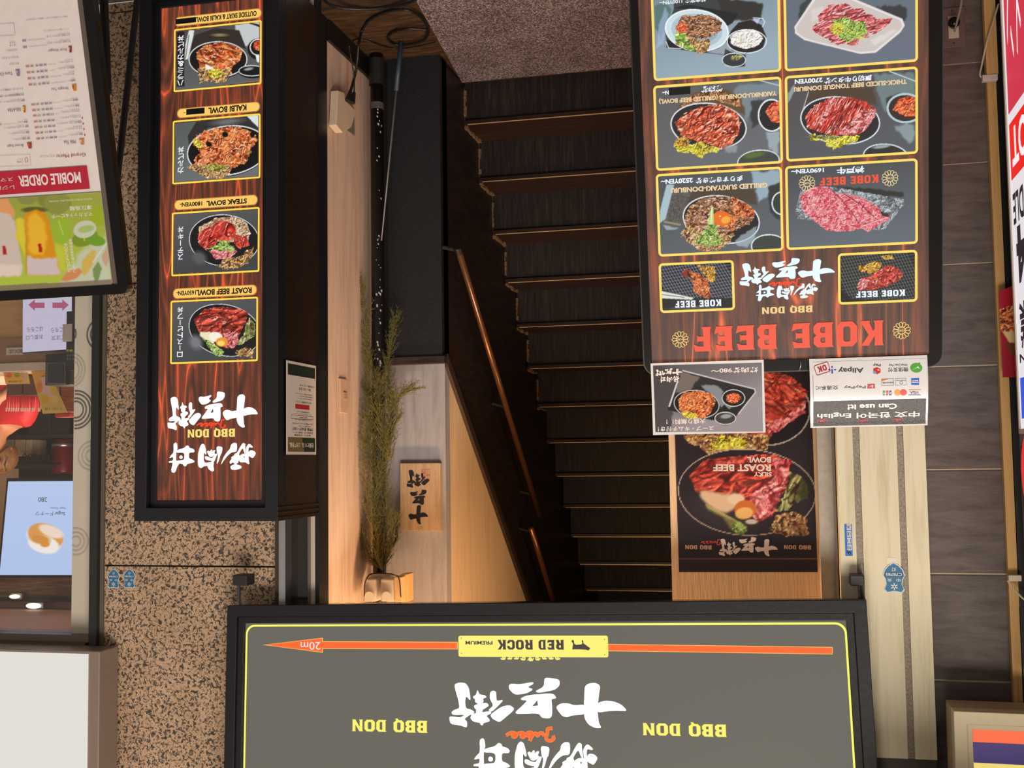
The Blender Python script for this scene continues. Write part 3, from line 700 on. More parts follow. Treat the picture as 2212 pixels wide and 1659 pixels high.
# board on the wall just above the steps
struct(MB().m(DF(14, 11, 11, .6)).box(XS-1.45, XS+.06, Yend, Yend+.05, 0, 4.9).obj('wall_landing'))
struct(MB().m(DF(26, 20, 19, .6)).box(-.30, -.24, 3.80, Yend, 0, 4.9).obj('wall_stairs_far'))
struct(MB().m(DF(40, 34, 32, .7)).box(-.3, XS+.3, 4.7, Yend, 4.9, 4.95).obj('ceiling'))
struct(MB().m(DF(150, 132, 118, .7)).box(-.9, XW+.1, YF+.0, 4.7, 2.62, 2.68).obj('ceiling'))
struct(MB().m(DF(40, 32, 30, .7)).box(-.3, XS+.06, 4.66, 4.7, 2.62, 4.95).obj('wall_stairs_upper'))

# staircase
st = thing('staircase', 'steep dark brown wooden staircase rising behind the carpet, thin bright lines on its treads', 'stairs', Vector((.45, 4.38, 0)))
RI, RU, Y0S = .1825, .2283, 4.395
inv = st.matrix_world.inverted()
def child(mb, name, par, **k):
    """part given in world coordinates under a thing standing at its own place"""
    P = par
    M = Matrix.Identity(4)
    while P is not None: M = P.matrix_basis @ M; P = P.parent
    Mi = M.inverted(); mb.v = [tuple(Mi @ Vector(q)) for q in mb.v]
    return mb.obj(name, par, **k)
M_NOSE = DF(244, 210, 160, .35, metal=.6)
for i in range(13):
    yn = Y0S+RU*i; zn = RI*(i+1)
    child(MB().m(M_RISER).box(-.235, XS-.004, yn+.012, yn+.03, RI*i, zn-.022), 'riser', st)
    t = child(MB().m(M_TREAD).box(-.235, XS-.003, yn-.006, yn+RU+.029, zn-.022, zn), 'tread', st, bevel=.003)
    child(MB().m(M_NOSE).box(-.235, XS-.02, yn-.0085, yn-.0055, zn-.004, zn-.001), 'edge_strip', t)
# ragged filler along the ends of the lower treads
for i in range(0, 7):
    r = random.Random(i); yn = Y0S+RU*i; zn = RI*(i+1); mb = MB().m(DF(128, 100, 70, .85, bump=.6, bscale=120, var=.5))
    for k in range(9):
        y = yn+.005+k*.024; h = r.uniform(.004, .012); mb.box(XS-.008-r.uniform(0, .012), XS-.002, y, y+.026, zn, zn+h)
    for k in range(5):
        z = zn-.04-k*.022; mb.box(XS-.006-r.uniform(0, .008), XS-.002, yn+.0, yn+.011, z-.02, z)
    child(mb, 'plaster_filler', st)

# ------------------------------------------------------------------ hand rails
def rail(p0, p1, brk, nm, lab, cups):
    d = [at(x, y, X=XS-.075) for x, y in (p0, p1)]
    t = thing(nm, lab, 'handrail', (d[0]+d[1])/2)
    child(MB().m(DF(120, 78, 48, .25, metal=.5)).tube(d, .013, 12), 'rail', t, smooth_=True)
    for c in cups:
        q = d[0].lerp(d[1], c)
        child(MB().m(DF(60, 56, 52, .4, metal=.5)).tube([q, q+Vector((0, .0, -.03)), q+Vector((.072, 0, -.05))], .008, 8), 'bracket', t)
    return t, d
t, d = rail((992, 545), (1165, 1115), 0, 'handrail', 'brown round handrail on the dark wall beside the lower steps', (.02, .55, .93))
child(MB().m(M_BLACK).tube([d[0]-(d[1]-d[0]).normalized()*.03, d[0]], .018, 12), 'end_cap', t)
rail((1147, 1140), (1212, 1360), 0, 'handrail', 'upper length of brown round handrail close under the large signboard', (.1,))

# cream panel wall carrying the poster, metal jamb
YP = 3.72
px0, px1 = pxX(1771, 1150, YP), pxX(1449, 1150, YP)
struct(MB().m(streaky('ribbed_wallpaper', [(226, 184, 140), (238, 200, 158), (244, 210, 170)], (22, 22, 1.5), .75, .8, 8)).box(px0, px1, YP, YP+.08, 0, 2.62).obj('wall_poster'))
mb = MB()
a, b = pxX(1808, 1150, 3.60), pxX(1771, 1150, 3.60)
mb.m(DF(176, 168, 158, .5, var=.2)).box(a, b, 3.60, 3.80, 0, 2.7)
a2 = pxX(1803, 1150, 3.595)
mb.m(DF(120, 112, 104, .6)).box(a, a2, 3.585, 3.60, 0, 2.7)
mb.m(DF(40, 34, 30, .7)).box(pxX(1816, 1150, 3.60), a, 3.62, 3.8, 0, 2.7)
struct(mb.obj('trim_6'))
# cream column with two worn rubber strips
YC = 3.50
c0, c1 = pxX(2004, 1100, YC), pxX(1812, 1100, YC)
zt = pxZ(1930, 1638, YC)
mb = MB().m(M_COLUMN)
g = [(pxX(1862, 1100, YC), pxX(1847, 1100, YC)), (pxX(1957, 1100, YC), pxX(1942, 1100, YC))]
mb.box(c0, g[1][0], YC, YF+.1, 0, zt).box(g[1][1], g[0][0], YC, YF+.1, 0, zt).box(g[0][1], c1, YC, YF+.1, 0, zt)
mb.m(M_RUBBER)
for q in g: mb.box(q[0], q[1], YC+.006, YF+.1, 0, zt)
mb.m(DF(70, 62, 56, .6)).box(c0, c1, YC+.02, YF+.1, zt, 3.1)
struct(mb.obj('wall_column'))
# slate tiled wall
tx0, tx1 = pxX(2196, 1300, YF), c0
zj = [pxZ(2095, y, YF) for y in (136, 353, 570, 791, 1015, 1241, 1472)]
zj = [zj[0]-.317*k for k in range(3, 0, -1)]+zj+[zj[-1]+.317*k for k in (1, 2)]
mb = MB().m(M_GROUT).box(-3.0, tx1, YF+.006, YF+.2, -.12, 3.2).m(M_SLATE)
xx = tx1; k = 0
while xx > -2.9:
    xn = tx0 if k == 0 else xx-.6
    for i in range(len(zj)-1):
        lo, hi = max(zj[i]+.0035, 0), zj[i+1]-.0035
        if hi > lo: mb.box(xn+.003, xx-(.003 if k else 0), YF, YF+.1, lo, hi)
    xx = xn; k += 1
struct(mb.obj('wall_right'))
# timber uprights against the tiles
def upright(x0a, x1a, yy, Y, z0, z1, m_, name, lab, cat, th=.03):
    return tag(MB().m(m_).box(pxX(x1a, yy, Y), pxX(x0a, yy, Y), Y, Y+th, z0, z1).obj(name), lab, cat)
upright(2146, 2166, 500, YF-.035, 0, 2.9, M_TIMBER, 'timber_post', 'tall pale pine post standing against the slate tiles', 'post')
upright(2127, 2152, 50, YF-.062, 0, pxZ(2150, 160, YF-.06), M_TIMBER, 'timber_block', 'short pale pine block at the foot of the pine post, below the cable cover', 'block', .026)
upright(2190, 2230, 1330, YF-.03, pxZ(2195, 1312, YF-.03), pxZ(2195, 1256, YF-.03), M_TIMBER, 'timber_block', 'small pale pine block at the right edge just below the cream framed lightbox', 'block', .02)
upright(2168, 2182, 500, YF-.04, 0, 2.95, M_BLACK, 'dark_post', 'black square upright between the pine post and the red and white lightbox', 'post', .035)
# unseen awning front, added to shade the column top and the tiles
struct(MB().m(DF(120, 110, 100, .7)).box(-3.0, -.18, 2.50, 2.56, 2.64, 3.3).obj('wall_shade_awning'))
struct(MB().m(DF(110, 100, 92, .7)).box(-3.0, 4.5, YF+.0, YF+.3, 3.2, 4.6).obj('wall_upper'))

# =================================================================== THE SIGNS
def Z(ox, oy, s): return lambda pts: [(ox+x/s, oy+y/s) for x, y in pts]
def pic_part(pl, zf, q, par, mat, ops, n=.75, name='food_photo', d=-.0016, bg=(66, 66, 68), label=None, curve=None):
    """q: corners in a zoomed crop's own units; zf: crop units -> photo pixels"""
    pp = zf(q); W = int(abs(pp[1][0]-pp[0][0])*n)+2; H = int(abs(pp[3][1]-pp[0][1])*n)+2
    P = Pic(q, W, H, bg).paint(ops)
    cs = quad(pl, pp)
    return P.obj(name, cs, par, mat, d, label, curve)
def avg_rect(cs):
    """corners TL,TR,BR,BL of the photo in a,b -> upright rectangle"""
    a1 = (cs[0][0]+cs[3][0])/2; a0 = (cs[1][0]+cs[2][0])/2
    b0 = (cs[0][1]+cs[1][1])/2; b1 = (cs[2][1]+cs[3][1])/2
    return a0, a1, b0, b1
def yellow_frame(pl, pp, par, t, mat, d=-.0020, r=.008):
    a0, a1, b0, b1 = avg_rect(quad(pl, pp))
    mb = MB().m(mat); out = rrect(a0, a1, b0, b1, r); inn = rrect(a0+t, a1-t, b0+t, b1-t, r*.4)
    mb.flat(out, d, [inn]); return mb.obj('yellow_frame', par)
def trect(pl, zf, q):
    """q = four corners of a text line in crop units, TL,TR,BR,BL"""
    return avg_rect(quad(pl, zf(q)))
def R4(x0, y0, x1, y1, s=0):
    """slightly slanting box: s = rise of the right side (crop units, up is negative y)"""
    return [(x0, y0), (x1, y0-s), (x1, y1-s), (x0, y1)]

M_GOLD = EM(250, 214, 104, 1.0); M_YFRAME = EM(252, 222, 88, 1.0)
M_INK = EM(36, 20, 10, 1.0); M_INKBLACK = EM(8, 8, 8)
M_LOGO = EM(250, 255, 255, 1.35); M_RED = EM(242, 74, 44); M_ORANGE = EM(255, 106, 50)
M_PRINT = VC(True, 1.0); M_PAPER = VC(False, rough=.35)

# ------------------------------------------------------------------ 1. tall projecting menu box by the granite pier
YL = 3.23
o = at(450, 1000, Y=YL); PL = Plane((o.x, YL, 0), 0, 0, -.1)
a0, a1, b0, b1 = PL.rect(295, 20, 600.5, 1126)
t1 = thing('menu_sign', 'tall black box sign with four glowing bowl pictures by the granite pier', 'sign', PL.M)
M_SIGNBLACK = DF(17, 19, 26, .5, bump=.15, bscale=60)
zb, D = 0.0, YF-YL-.012
mb = MB().m(M_SIGNBLACK)
fw = .042
mb.frame(a0, a1, .0, b1, fw, 0, .06).frame(a0+fw, a1-fw, fw, b1-fw, .022, .022, .06)
mb.obj('front_frame', t1, bevel=.002)
mb = MB().m(DF(44, 28, 20, .42, bump=.2, var=.35)).box(a0, a1, .06, D, .0, b1-.001)
for k in range(3): mb.box(a0-.004, a0, .0, D, b1-.012-.016*k, b1-.004-.016*k)
mb.obj('casing', t1)
i0, i1, j0, j1 = a0+fw+.02, a1-fw-.02, fw+.02, b1-fw-.018
pn = MB().m(wood_print('glowing_wood_print', 7.5, s=1.0, dark=(86, 50, 38), mid=(128, 64, 42), hot=(212, 92, 54), wide=1.6)).box(i0, i1, .028, .034, j0, j1).obj('lit_panel', t1)
ZA, ZB, ZC = Z(290, 0, 3.951), Z(290, 400, 3.951), Z(350, 830, 7.9)
PLD = Plane(PL.O+PL.d*.028, 0, 0, -.1)     # the printed face lies a little deeper than the frame
def plaque(zf, q, txts, bars=()):
    r = trect(PLD, zf, q); mb = MB()
    mb.m(EM(196, 130, 60)).flat(rrect(r[0], r[1], r[2], r[3], (r[3]-r[2])*.45), .0262-.028)
    e = .0025; mb.m(EM(250, 204, 104)).flat(rrect(r[0]+e, r[1]-e, r[2]+e, r[3]-e, (r[3]-r[2])*.42), .0258-.028)
    for s_, qq, bd in txts: mb.m(M_INK); text(mb, s_, trect(PLD, zf, qq), -.0028, bd+.02)
    for qq in bars: mb.m(M_INKBLACK).flat(rrect(*trect(PLD, zf, qq)), -.003)
    for i in range(len(mb.v)): mb.v[i] = (mb.v[i][0], mb.v[i][1]+.028, mb.v[i][2])
    mb.obj('name_plaque', t1)
def lpic(zf, q, ops, lab):
    g = thing_part = MB()
    q2 = [(q[0][0]+20, q[0][1]+18), (q[1][0]-20, q[1][1]+20), (q[2][0]-20, q[2][1]-20), (q[3][0]+20, q[3][1]-20)]
    pic_part(PLD, zf, q2, t1, M_PRINT, ops, 1.0, d=.0268, label=lab)
    mb = yellow_frame(PLD, zf(q), t1, .0055, M_YFRAME, .026, .006)
lpic(ZA, [(343, 256), (1090, 168), (1088, 712), (338, 796)], [
 ('g', (74, 72, 68), (96, 98, 98), 80),
 ('p', [(860, 190), (1080, 190), (1080, 330), (960, 400), (880, 300)], (196, 200, 200), 1, 20), ('p', [(980, 190), (1080, 215), (1080, 235), (980, 200)], (20, 20, 20)),
 ('p', [(360, 260), (430, 255), (430, 740), (365, 740)], (34, 28, 34)),
 ('p', [(470, 255), (515, 260), (510, 300), (462, 505), (432, 510), (440, 380)], (222, 226, 222)), ('l', [(470, 300), (440, 500)], 8, (120, 110, 96)),
 ('p', [(520, 300), (700, 240), (900, 260), (960, 420), (720, 340), (480, 500), (490, 400)], (52, 44, 38)),
 ('e', 735, 300, 60, 12, 0, (150, 130, 90), 14), ('e', 720, 512, 250, 160, 0, (26, 22, 20)), ('r', 718, 508, 252, 155, 10, (206, 208, 210)),
 ('f', ('p', [(530, 445), (600, 385), (760, 362), (880, 395), (935, 440), (905, 520), (850, 560), (830, 640), (640, 620), (560, 590), (545, 510)], 14), 'meat2', .02, 3, {'hi': .60, 'rot': 25, 'stretch': (1, 2.2)}),
 ('f', ('p', [(550, 590), (640, 560), (760, 600), (840, 570), (800, 690), (720, 712), (620, 700), (560, 700)], 18), 'lettuce', .04, 5, {'hi': .6}),
 ('p', [(610, 545), (640, 560), (690, 590), (615, 600)], (250, 236, 228)), ('f', ('e', 695, 628, 62, 42, 0, .2), 'yellow', .05, 6),
 ('e', 1060, 420, 90, 90, 0, (30, 26, 26)), ('r', 1060, 405, 72, 72, 9, (220, 222, 222)), ('f', ('e', 1070, 390, 50, 44, 0, .2), 'kimchi', .05, 7),
 ('p', [(1035, 470), (1080, 480), (1080, 540), (1050, 530)], (236, 240, 240)), ('e', 1010, 615, 115, 55, 0, (24, 24, 26)), ('r', 1005, 605, 112, 48, 8, (206, 212, 212)), ('e', 980, 590, 40, 12, -10, (150, 156, 156), 8),
], 'picture of a black bowl of sliced grilled beef with green garnish')
plaque(ZA, [(352, 150), (1090, 68), (1090, 148), (345, 238)], [('OUTSIDE SKIRT & KALBI BOWL', [(533, 145), (1048, 98), (1048, 142), (533, 190)], .018)], [[(355, 168), (532, 146), (532, 190), (355, 215)]])
lpic(ZA, [(332, 1038), (1080, 964), (1078, 1522), (327, 1576)], [
 ('g', (84, 88, 88), (108, 112, 110), 60), ('p', [(940, 985), (1070, 985), (1070, 1130)], (222, 226, 226)),
 ('p', [(540, 1030), (720, 1000), (960, 990), (1070, 1100), (1070, 1190), (860, 1090), (640, 1090), (470, 1240), (460, 1160)], (50, 48, 48)), ('e', 800, 1040, 120, 26, -6, (110, 108, 108), 30),
 ('e', 800, 1290, 345, 215, -8, (24, 20, 20)), ('r', 800, 1285, 350, 213, 11, (216, 218, 220), -8),
 ('f', ('p', [(510, 1200), (600, 1120), (760, 1080), (930, 1090), (1050, 1160), (1000, 1300), (940, 1400), (850, 1440), (760, 1525), (640, 1520), (580, 1460), (455, 1440), (520, 1380), (560, 1300), (500, 1250)], 26), 'meat2', .03, 11, {'hi': .58}),
 ('f', ('e', 545, 1225, 50, 28, 40, .2), 'yellow', .06, 12), ('e', 780, 1150, 26, 22, 0, (22, 14, 12), 8), ('e', 640, 1230, 26, 20, 30, (22, 14, 12), 8), ('e', 1010, 1150, 20, 26, 0, (22, 14, 12), 8),
 ('f', ('p', [(450, 1420), (560, 1400), (800, 1400), (840, 1440), (760, 1528), (640, 1528)], 20), 'lettuce', .045, 13, {'hi': .56}), ('f', ('e', 700, 1430, 90, 30, 0, .3), 'salad', .05, 14),
], 'picture of a black bowl heaped with chopped grilled rib meat')
plaque(ZA, [(372, 932), (1075, 864), (1076, 950), (362, 1016)], [('KALBI BOWL', [(636, 920), (962, 893), (962, 946), (636, 972)], .02), ('-', [(425, 962), (440, 961), (440, 966), (425, 967)], .01)], [[(448, 934), (604, 920), (604, 970), (448, 984)]])
lpic(ZB, [(325, 235), (1072, 188), (1070, 744), (318, 776)], [
 ('g', (92, 92, 92), (66, 68, 70), 70), ('e', 770, 475, 300, 225, 4, (30, 28, 30)), ('r', 770, 472, 300, 222, 7, (214, 214, 216), 4), ('e', 560, 620, 60, 50, 30, (90, 92, 94), 40),
 ('f', ('p', [(560, 360), (700, 280), (850, 262), (960, 320), (995, 420), (960, 500), (700, 480), (560, 420)], 12), 'grain', .05, 21, {'hi': .62}),
 ('f', ('p', [(545, 420), (640, 350), (700, 370), (740, 420), (700, 520), (620, 560), (550, 500)], 8), 'red', .025, 22, {'hi': .66, 'rot': -50, 'stretch': (1, 2.4)}),
 ('f', ('e', 768, 390, 105, 88, 15, .04), 'red', .014, 23, {'hi': .7, 'dk': .1}), ('l', [(665, 440), (700, 350), (780, 302), (850, 330)], 5, (250, 150, 130)), ('l', [(560, 400), (600, 360), (650, 350)], 5, (250, 150, 130)), ('l', [(580, 470), (610, 400), (660, 370)], 4, (250, 160, 140)),
 ('f', ('p', [(860, 420), (960, 430), (985, 520), (900, 545), (850, 500)], 10), 'red', .03, 24), ('f', ('p', [(640, 560), (760, 540), (880, 560), (820, 630), (700, 640)], 14), 'pink', .035, 25, {'hi': .52}),
 ('f', ('p', [(620, 540), (760, 500), (850, 540), (760, 560)], 8), 'green', .03, 26), ('f', ('e', 770, 510, 50, 36, 0, .3), 'green', .05, 27), ('f', ('e', 830, 545, 34, 28, 0, .3), 'green', .05, 28),
 ('f', ('p', [(700, 690), (760, 640), (880, 620), (960, 570), (1030, 520), (1000, 640), (880, 710), (760, 720)], 22), 'lettuce', .04, 29, {'hi': .6}),
], 'picture of a dark plate of sliced steak with parsley on rice')
plaque(ZB, [(346, 126), (1056, 82), (1056, 168), (342, 220)], [('STEAK BOWL', [(620, 135), (965, 115), (965, 160), (620, 178)], .02), ('1800YEN-', [(392, 150), (584, 140), (584, 178), (392, 186)], .015)])
lpic(ZB, [(314, 988), (1060, 952), (1056, 1498), (308, 1532)], [
 ('g', (90, 90, 92), (70, 72, 74), 70), ('e', 775, 1240, 312, 222, 14, (28, 26, 28)), ('r', 775, 1238, 312, 220, 7, (208, 208, 210), 14), ('e', 530, 1340, 50, 60, -30, (120, 122, 126), 44),
 ('f', ('p', [(515, 1150), (600, 1060), (760, 1035), (920, 1060), (975, 1090), (950, 1180), (890, 1300), (800, 1400), (700, 1320), (560, 1270)], 8), 'roast', .012, 31, {'hi': .70, 'rot': -15, 'stretch': (1, 2)}),
 ('l', [(560, 1230), (580, 1150), (700, 1110), (800, 1130), (880, 1210)], 7, (110, 30, 22), .8), ('l', [(640, 1260), (720, 1195), (820, 1190), (890, 1260)], 7, (110, 30, 22), .8), ('l', [(520, 1150), (600, 1080), (740, 1070)], 5, (110, 30, 22), .8), ('l', [(570, 1240), (592, 1160), (700, 1122), (790, 1140)], 3, (244, 150, 130), .8),
 ('f', ('p', [(760, 1260), (880, 1250), (900, 1330), (850, 1400), (780, 1370)], 10), 'pink', .04, 32, {'hi': .56}), ('p', [(560, 1250), (640, 1250), (700, 1290), (690, 1360), (600, 1320), (565, 1290)], (238, 226, 190), 1, 10), ('e', 700, 1295, 58, 42, 10, (246, 240, 220), 8), ('e', 752, 1340, 52, 40, 0, (236, 150, 44), 8), ('e', 745, 1350, 30, 22, 0, (255, 214, 110), 8),
 ('f', ('p', [(580, 1300), (700, 1360), (770, 1420), (740, 1470), (690, 1450)], 10), 'green', .05, 33, {'hi': .56}), ('f', ('p', [(990, 1130), (1036, 1190), (1030, 1290), (930, 1350), (880, 1360), (940, 1260), (960, 1170)], 12), 'leaf', .03, 34, {'stretch': (1, .5)}), ('f', ('p', [(860, 1420), (960, 1380), (1020, 1420), (1010, 1470), (900, 1460)], 14), 'lettuce', .05, 35),
], 'picture of a dark plate of roast beef slices with egg and greens')
plaque(ZB, [(334, 882), (1050, 848), (1050, 934), (330, 978)], [('ROAST BEEF BOWL', [(532, 890), (1006, 876), (1006, 926), (532, 940)], .02), ('1650YEN-', [(364, 905), (530, 898), (530, 938), (364, 943)], .012)])
mb = MB().m(EM(244, 244, 250))
for ch, q, zf in (('ハラミ&カルビ丼', (368, 300, 428, 735), ZA), ('カルビ丼', (370, 1248, 428, 1484), ZA), ('ステーキ丼', (370, 350, 424, 640), ZB), ('ローストビーフ丼', (366, 1036, 420, 1470), ZB)):
    column(mb, ch, trect(PLD, zf, R4(*q)), .0262, .025)
mb.lines('lettering', t1)
# the glowing title
mb = MB().m(M_LOGO)
x0, y0 = ZC([(0, 0)])[0]
brush(mb, '十兵衛', ROW1, trect(PLD, ZC, R4(*ROW1)), .0258); brush(mb, '焼肉丼', ROW2, trect(PLD, ZC, R4(*ROW2)), .0258)
mb.lines('brush_lettering', t1)
mb = MB(); jubee(mb, trect(PLD, ZC, R4(600, 612, 1082, 752)), .0254, M_RED, EM(140, 30, 20))
mb.m(EM(252, 224, 120)); slab(mb, 'BBQ DON', trect(PLD, ZC, [(440, 772), (1255, 760), (1255, 898), (440, 908)]), .0256)
mb.lines('lettering', t1)
# notice on the side of the box
PS = Plane(PL.O+PL.u*(a0-.006), u=(0, -1, 0), v=(0, 0, 1))
q = [(620, 779), (683.5, 790), (681, 983), (617, 981)]
cs = quad(PS, q); cs = [(c[0], c[1]) for c in cs]
tN = thing('notice', 'narrow white notice with dark green bands on the side of the tall menu box', 'notice', PS.M)
mb = MB().m(DF(226, 214, 204, .5))
A0, A1, B0, B1 = avg_rect(cs)
mb.box(A0, A1, -.0008, 0.0005, B0, B1).obj('paper', tN)
ZN = Z(600, 770, 7.21); mb = MB(); gr = DF(26, 46, 32, .5); tx = DF(60, 56, 54, .6)
W_ = A1-A0; f_ = lambda u_, v_: (A0+u_*W_, B0+v_*(B1-B0))
def nrect(u0, u1, v0, v1): return (A0+u0*W_, A0+u1*W_, B0+v0*(B1-B0), B0+v1*(B1-B0))
mb.m(gr).flat(rrect(*nrect(.04, .96, .85, .965)), -.001) if False else None
mb.m(gr).flat(rrect(*nrect(.04, .96, .03, .15)), -.0012); mb.flat(rrect(*nrect(.04, .96, .815, .97)), -.0012)
mb.m(DF(118, 96, 60, .5)).flat([(A0+.5*W_, B0+.815*(B1-B0)), (A0+.96*W_, B0+.815*(B1-B0)), (A0+.96*W_, B0+.97*(B1-B0)), (A0+.42*W_, B0+.97*(B1-B0))], -.0014)
mb.m(DF(190, 40, 44, .5)).flat(rrect(*nrect(.24, .72, .455, .505)), -.0012)
mb.m(tx)
for s_, u0, u1, v0, v1, bd in (('社長をつくる、５カ年計画。', .1, .92, .87, .925, .03),): mb.m(DF(236, 230, 220, .5)); text(mb, s_, nrect(u0, u1, v0, v1), -.0016, bd)
mb.m(tx)
for s_, u0, u1, v0, v1, bd in (('集まれ！店長候補', .2, .75, .782, .80, .01), ('完全週休２日・月給制スタート', .12, .8, .752, .772, .01), ('経験者優遇 400万～1200万', .12, .82, .705, .742, .03), ('飲食店経験がなくてもOK', .2, .62, .685, .697, .01), ('入社と同時にチャレンジできる', .1, .82, .655, .675, .01),
    ('一人一人の成長を応援します', .16, .74, .61, .63, .01), ('社員寮・交通費あり', .3, .6, .59, .603, .01), ('※詳しくはホームページへ', .15, .8, .555, .565, .01), ('未経験者歓迎します', .25, .68, .53, .542, .01), ('まずはお電話ください', .18, .72, .42, .44, .01),
    ('１ 履歴書をお送りください', .1, .66, .385, .395, .01), ('２ 面接の日程を決めます', .1, .6, .36, .37, .01), ('３ 面接は店舗にて行います', .1, .72, .335, .345, .01), ('詳しくはこちら', .2, .6, .27, .30, .02), ('お気軽にどうぞ', .06, .58, .235, .255, .01)):
    text(mb, s_, nrect(u0, u1, v0, v1), -.0012, bd)
mb.frame(*nrect(.12, .86, .575, .615), .001, -.0013, -.0011)
mb.obj('lettering', tN)

# ------------------------------------------------------------------ 2. leaning menu board with beef pictures
O = at(1700, 790, Y=2.75); PK = Plane(O, -3.32, 12.74, .31)
KW0, KW1 = -.349, .334; KB0, KB1 = -1.08, .012
t2 = thing('menu_board', 'glowing board leaning back with beef pictures and big red KOBE BEEF lettering', 'sign', PK.M)
mb = MB().m(M_BLACKGLOSS).prism(rrect(KW0, KW1, KB0, KB1, .03), -.002, .035, [rrect(-.3215, .3165, KB0+.03, KB1-.028, .002)])
mb.obj('frame', t2, bevel=.003)
MB().m(DF(60, 60, 62, .3, metal=.4)).prism(rrect(KW0-.004, KW1+.004, KB0-.004, KB1+.004, .034), .008, .03, [rrect(KW0-.0001, KW1+.0001, KB0-.0001, KB1+.0001, .03)]).obj('metal_edge', t2)
MB().m(DF(20, 20, 22, .6)).box(KW0+.01, KW1-.01, .02, .034, KB0+.01, KB1-.01).obj('back_panel', t2)
MB().m(wood_print('board_wood_print', 6.0, s=1.0, dark=(84, 58, 50), mid=(112, 68, 52), hot=(196, 100, 66), wide=1.5)).box(-.3214, .3164, .006, .012, KB0+.031, KB1-.0281).obj('lit_panel', t2)
def leg_to_floor(pl, a, d0, b, dx, r, m_):
    top = pl.M @ Vector((a, d0, b)); return top, Vector((top.x, top.y+dx, 0))
for sx in (KW0+.03, KW1-.03):
    T = PK.M @ Vector((sx, .018, KB0+.01)); B = Vector((T.x, T.y-.02, 0)); child(MB().m(M_BLACK).tube([T, B], .013, 8), 'leg', t2)
    T = PK.M @ Vector((sx, .03, -.25)); B = Vector((T.x, T.y+.16, 0)); child(MB().m(M_BLACK).tube([T, B], .011, 8), 'rear_leg', t2)
K1, K2, K3, K4, K5 = Z(1360, 0, 4.482), Z(1690, 0, 4.739), Z(1360, 350, 4.741), Z(1690, 330, 4.739), Z(1380, 530, 3.3015)
def kpic(zf, q, ops, lab, ins=22):
    PKD = Plane(PK.O+PK.d*.006, -3.32, 12.74, .31)
    q2 = [(q[0][0]+ins, q[0][1]+ins), (q[1][0]-ins, q[1][1]+ins), (q[2][0]-ins, q[2][1]-ins), (q[3][0]+ins, q[3][1]-ins)]
    pic_part(PKD, zf, q2, t2, M_PRINT, ops, .95, d=.0048, label=lab)
    yellow_frame(PKD, zf(q), t2, .0056, EM(252, 222, 106), .0042, .010)
PKD = Plane(PK.O+PK.d*.006, -3.32, 12.74, .31)
tray = [('p', [(1080, 1280), (1080, 1280)], (0, 0, 0))]
kpic(K1, [(200, -230), (1445, -330), (1472, 690), (232, 792)], [
 ('g', (110, 128, 140), (150, 170, 182), 70), ('p', [(750, -20), (1290, 20), (1280, 190), (960, 200), (830, 110), (730, 30)], (52, 50, 48), 1, 20), ('p', [(430, -300), (760, -300), (900, 120), (960, 330), (740, 500), (360, 460), (350, 300), (430, 90)], (60, 64, 66)), ('p', [(430, 80), (560, 40), (900, 100), (1060, 130), (1000, 220), (950, 250), (700, 90)], (34, 36, 40)),
 ('p', [(240, 60), (340, 20), (420, 90), (360, 240), (310, 380), (250, 260)], (84, 116, 112), .9, 16), ('p', [(280, 240), (350, 60), (380, 130), (330, 420), (260, 480)], (170, 190, 224), .6, 14),
 ('p', [(355, 385), (930, 470), (920, 530), (380, 465)], (30, 32, 36)), ('l', [(355, 400), (380, 462), (500, 470)], 8, (226, 230, 232)), ('p', [(750, 505), (940, 440), (940, 530)], (150, 160, 168)),
 ('e', 655, 292, 312, 204, 8, (206, 222, 230)), ('r', 655, 292, 312, 204, 12, (240, 246, 250), 8), ('r', 655, 292, 250, 160, 40, (176, 196, 206), 8), ('e', 655, 292, 208, 120, 8, (150, 172, 184)),
 ('f', ('p', [(510, 150), (700, 140), (780, 150), (910, 210), (890, 290), (800, 350), (620, 380), (500, 320), (450, 260)], 20), 'brown', .03, 41, {'hi': .58, 'stretch': (1, 2)}),
 ('f', ('p', [(445, 280), (500, 200), (560, 240), (560, 310), (470, 310)], 8), 'kimchi', .05, 42), ('f', ('p', [(440, 310), (540, 330), (660, 380), (790, 370), (770, 480), (700, 525), (560, 470), (450, 430)], 20), 'lettuce', .035, 43, {'hi': .58}), ('f', ('p', [(440, 310), (540, 320), (580, 400), (660, 510), (540, 480), (450, 400)], 12), 'green', .02, 44),
 ('p', [(985, 300), (1060, 215), (1180, 190), (1280, 240), (1325, 350), (1290, 470), (1140, 520), (1000, 490), (940, 400)], (38, 36, 38)), ('l', [(1200, 170), (1290, 175), (1310, 210), (1290, 255)], 9, (210, 220, 226)), ('p', [(1195, 180), (1270, 178), (1240, 230)], (190, 200, 230)),
 ('r', 1138, 398, 193, 118, 9, (226, 234, 238)), ('f', ('e', 1135, 375, 155, 92, -4, .12), 'rice', .04, 45, {'dk': .05, 'hi': .8}),
 ('p', [(930, 470), (1010, 510), (1130, 530), (1120, 640), (1010, 650), (910, 600)], (60, 62, 66)), ('e', 1015, 590, 112, 60, 0, (54, 56, 60)), ('r', 1015, 580, 116, 70, 8, (216, 226, 230)), ('f', ('e', 1040, 555, 60, 26, -10, .3), 'leaf', .05, 46),
 ('l', [(905, 600), (940, 640), (1015, 652), (1090, 630)], 5, (190, 200, 206))], 'picture of a ribbed pale plate of fried meat and salad with a bowl of rice')
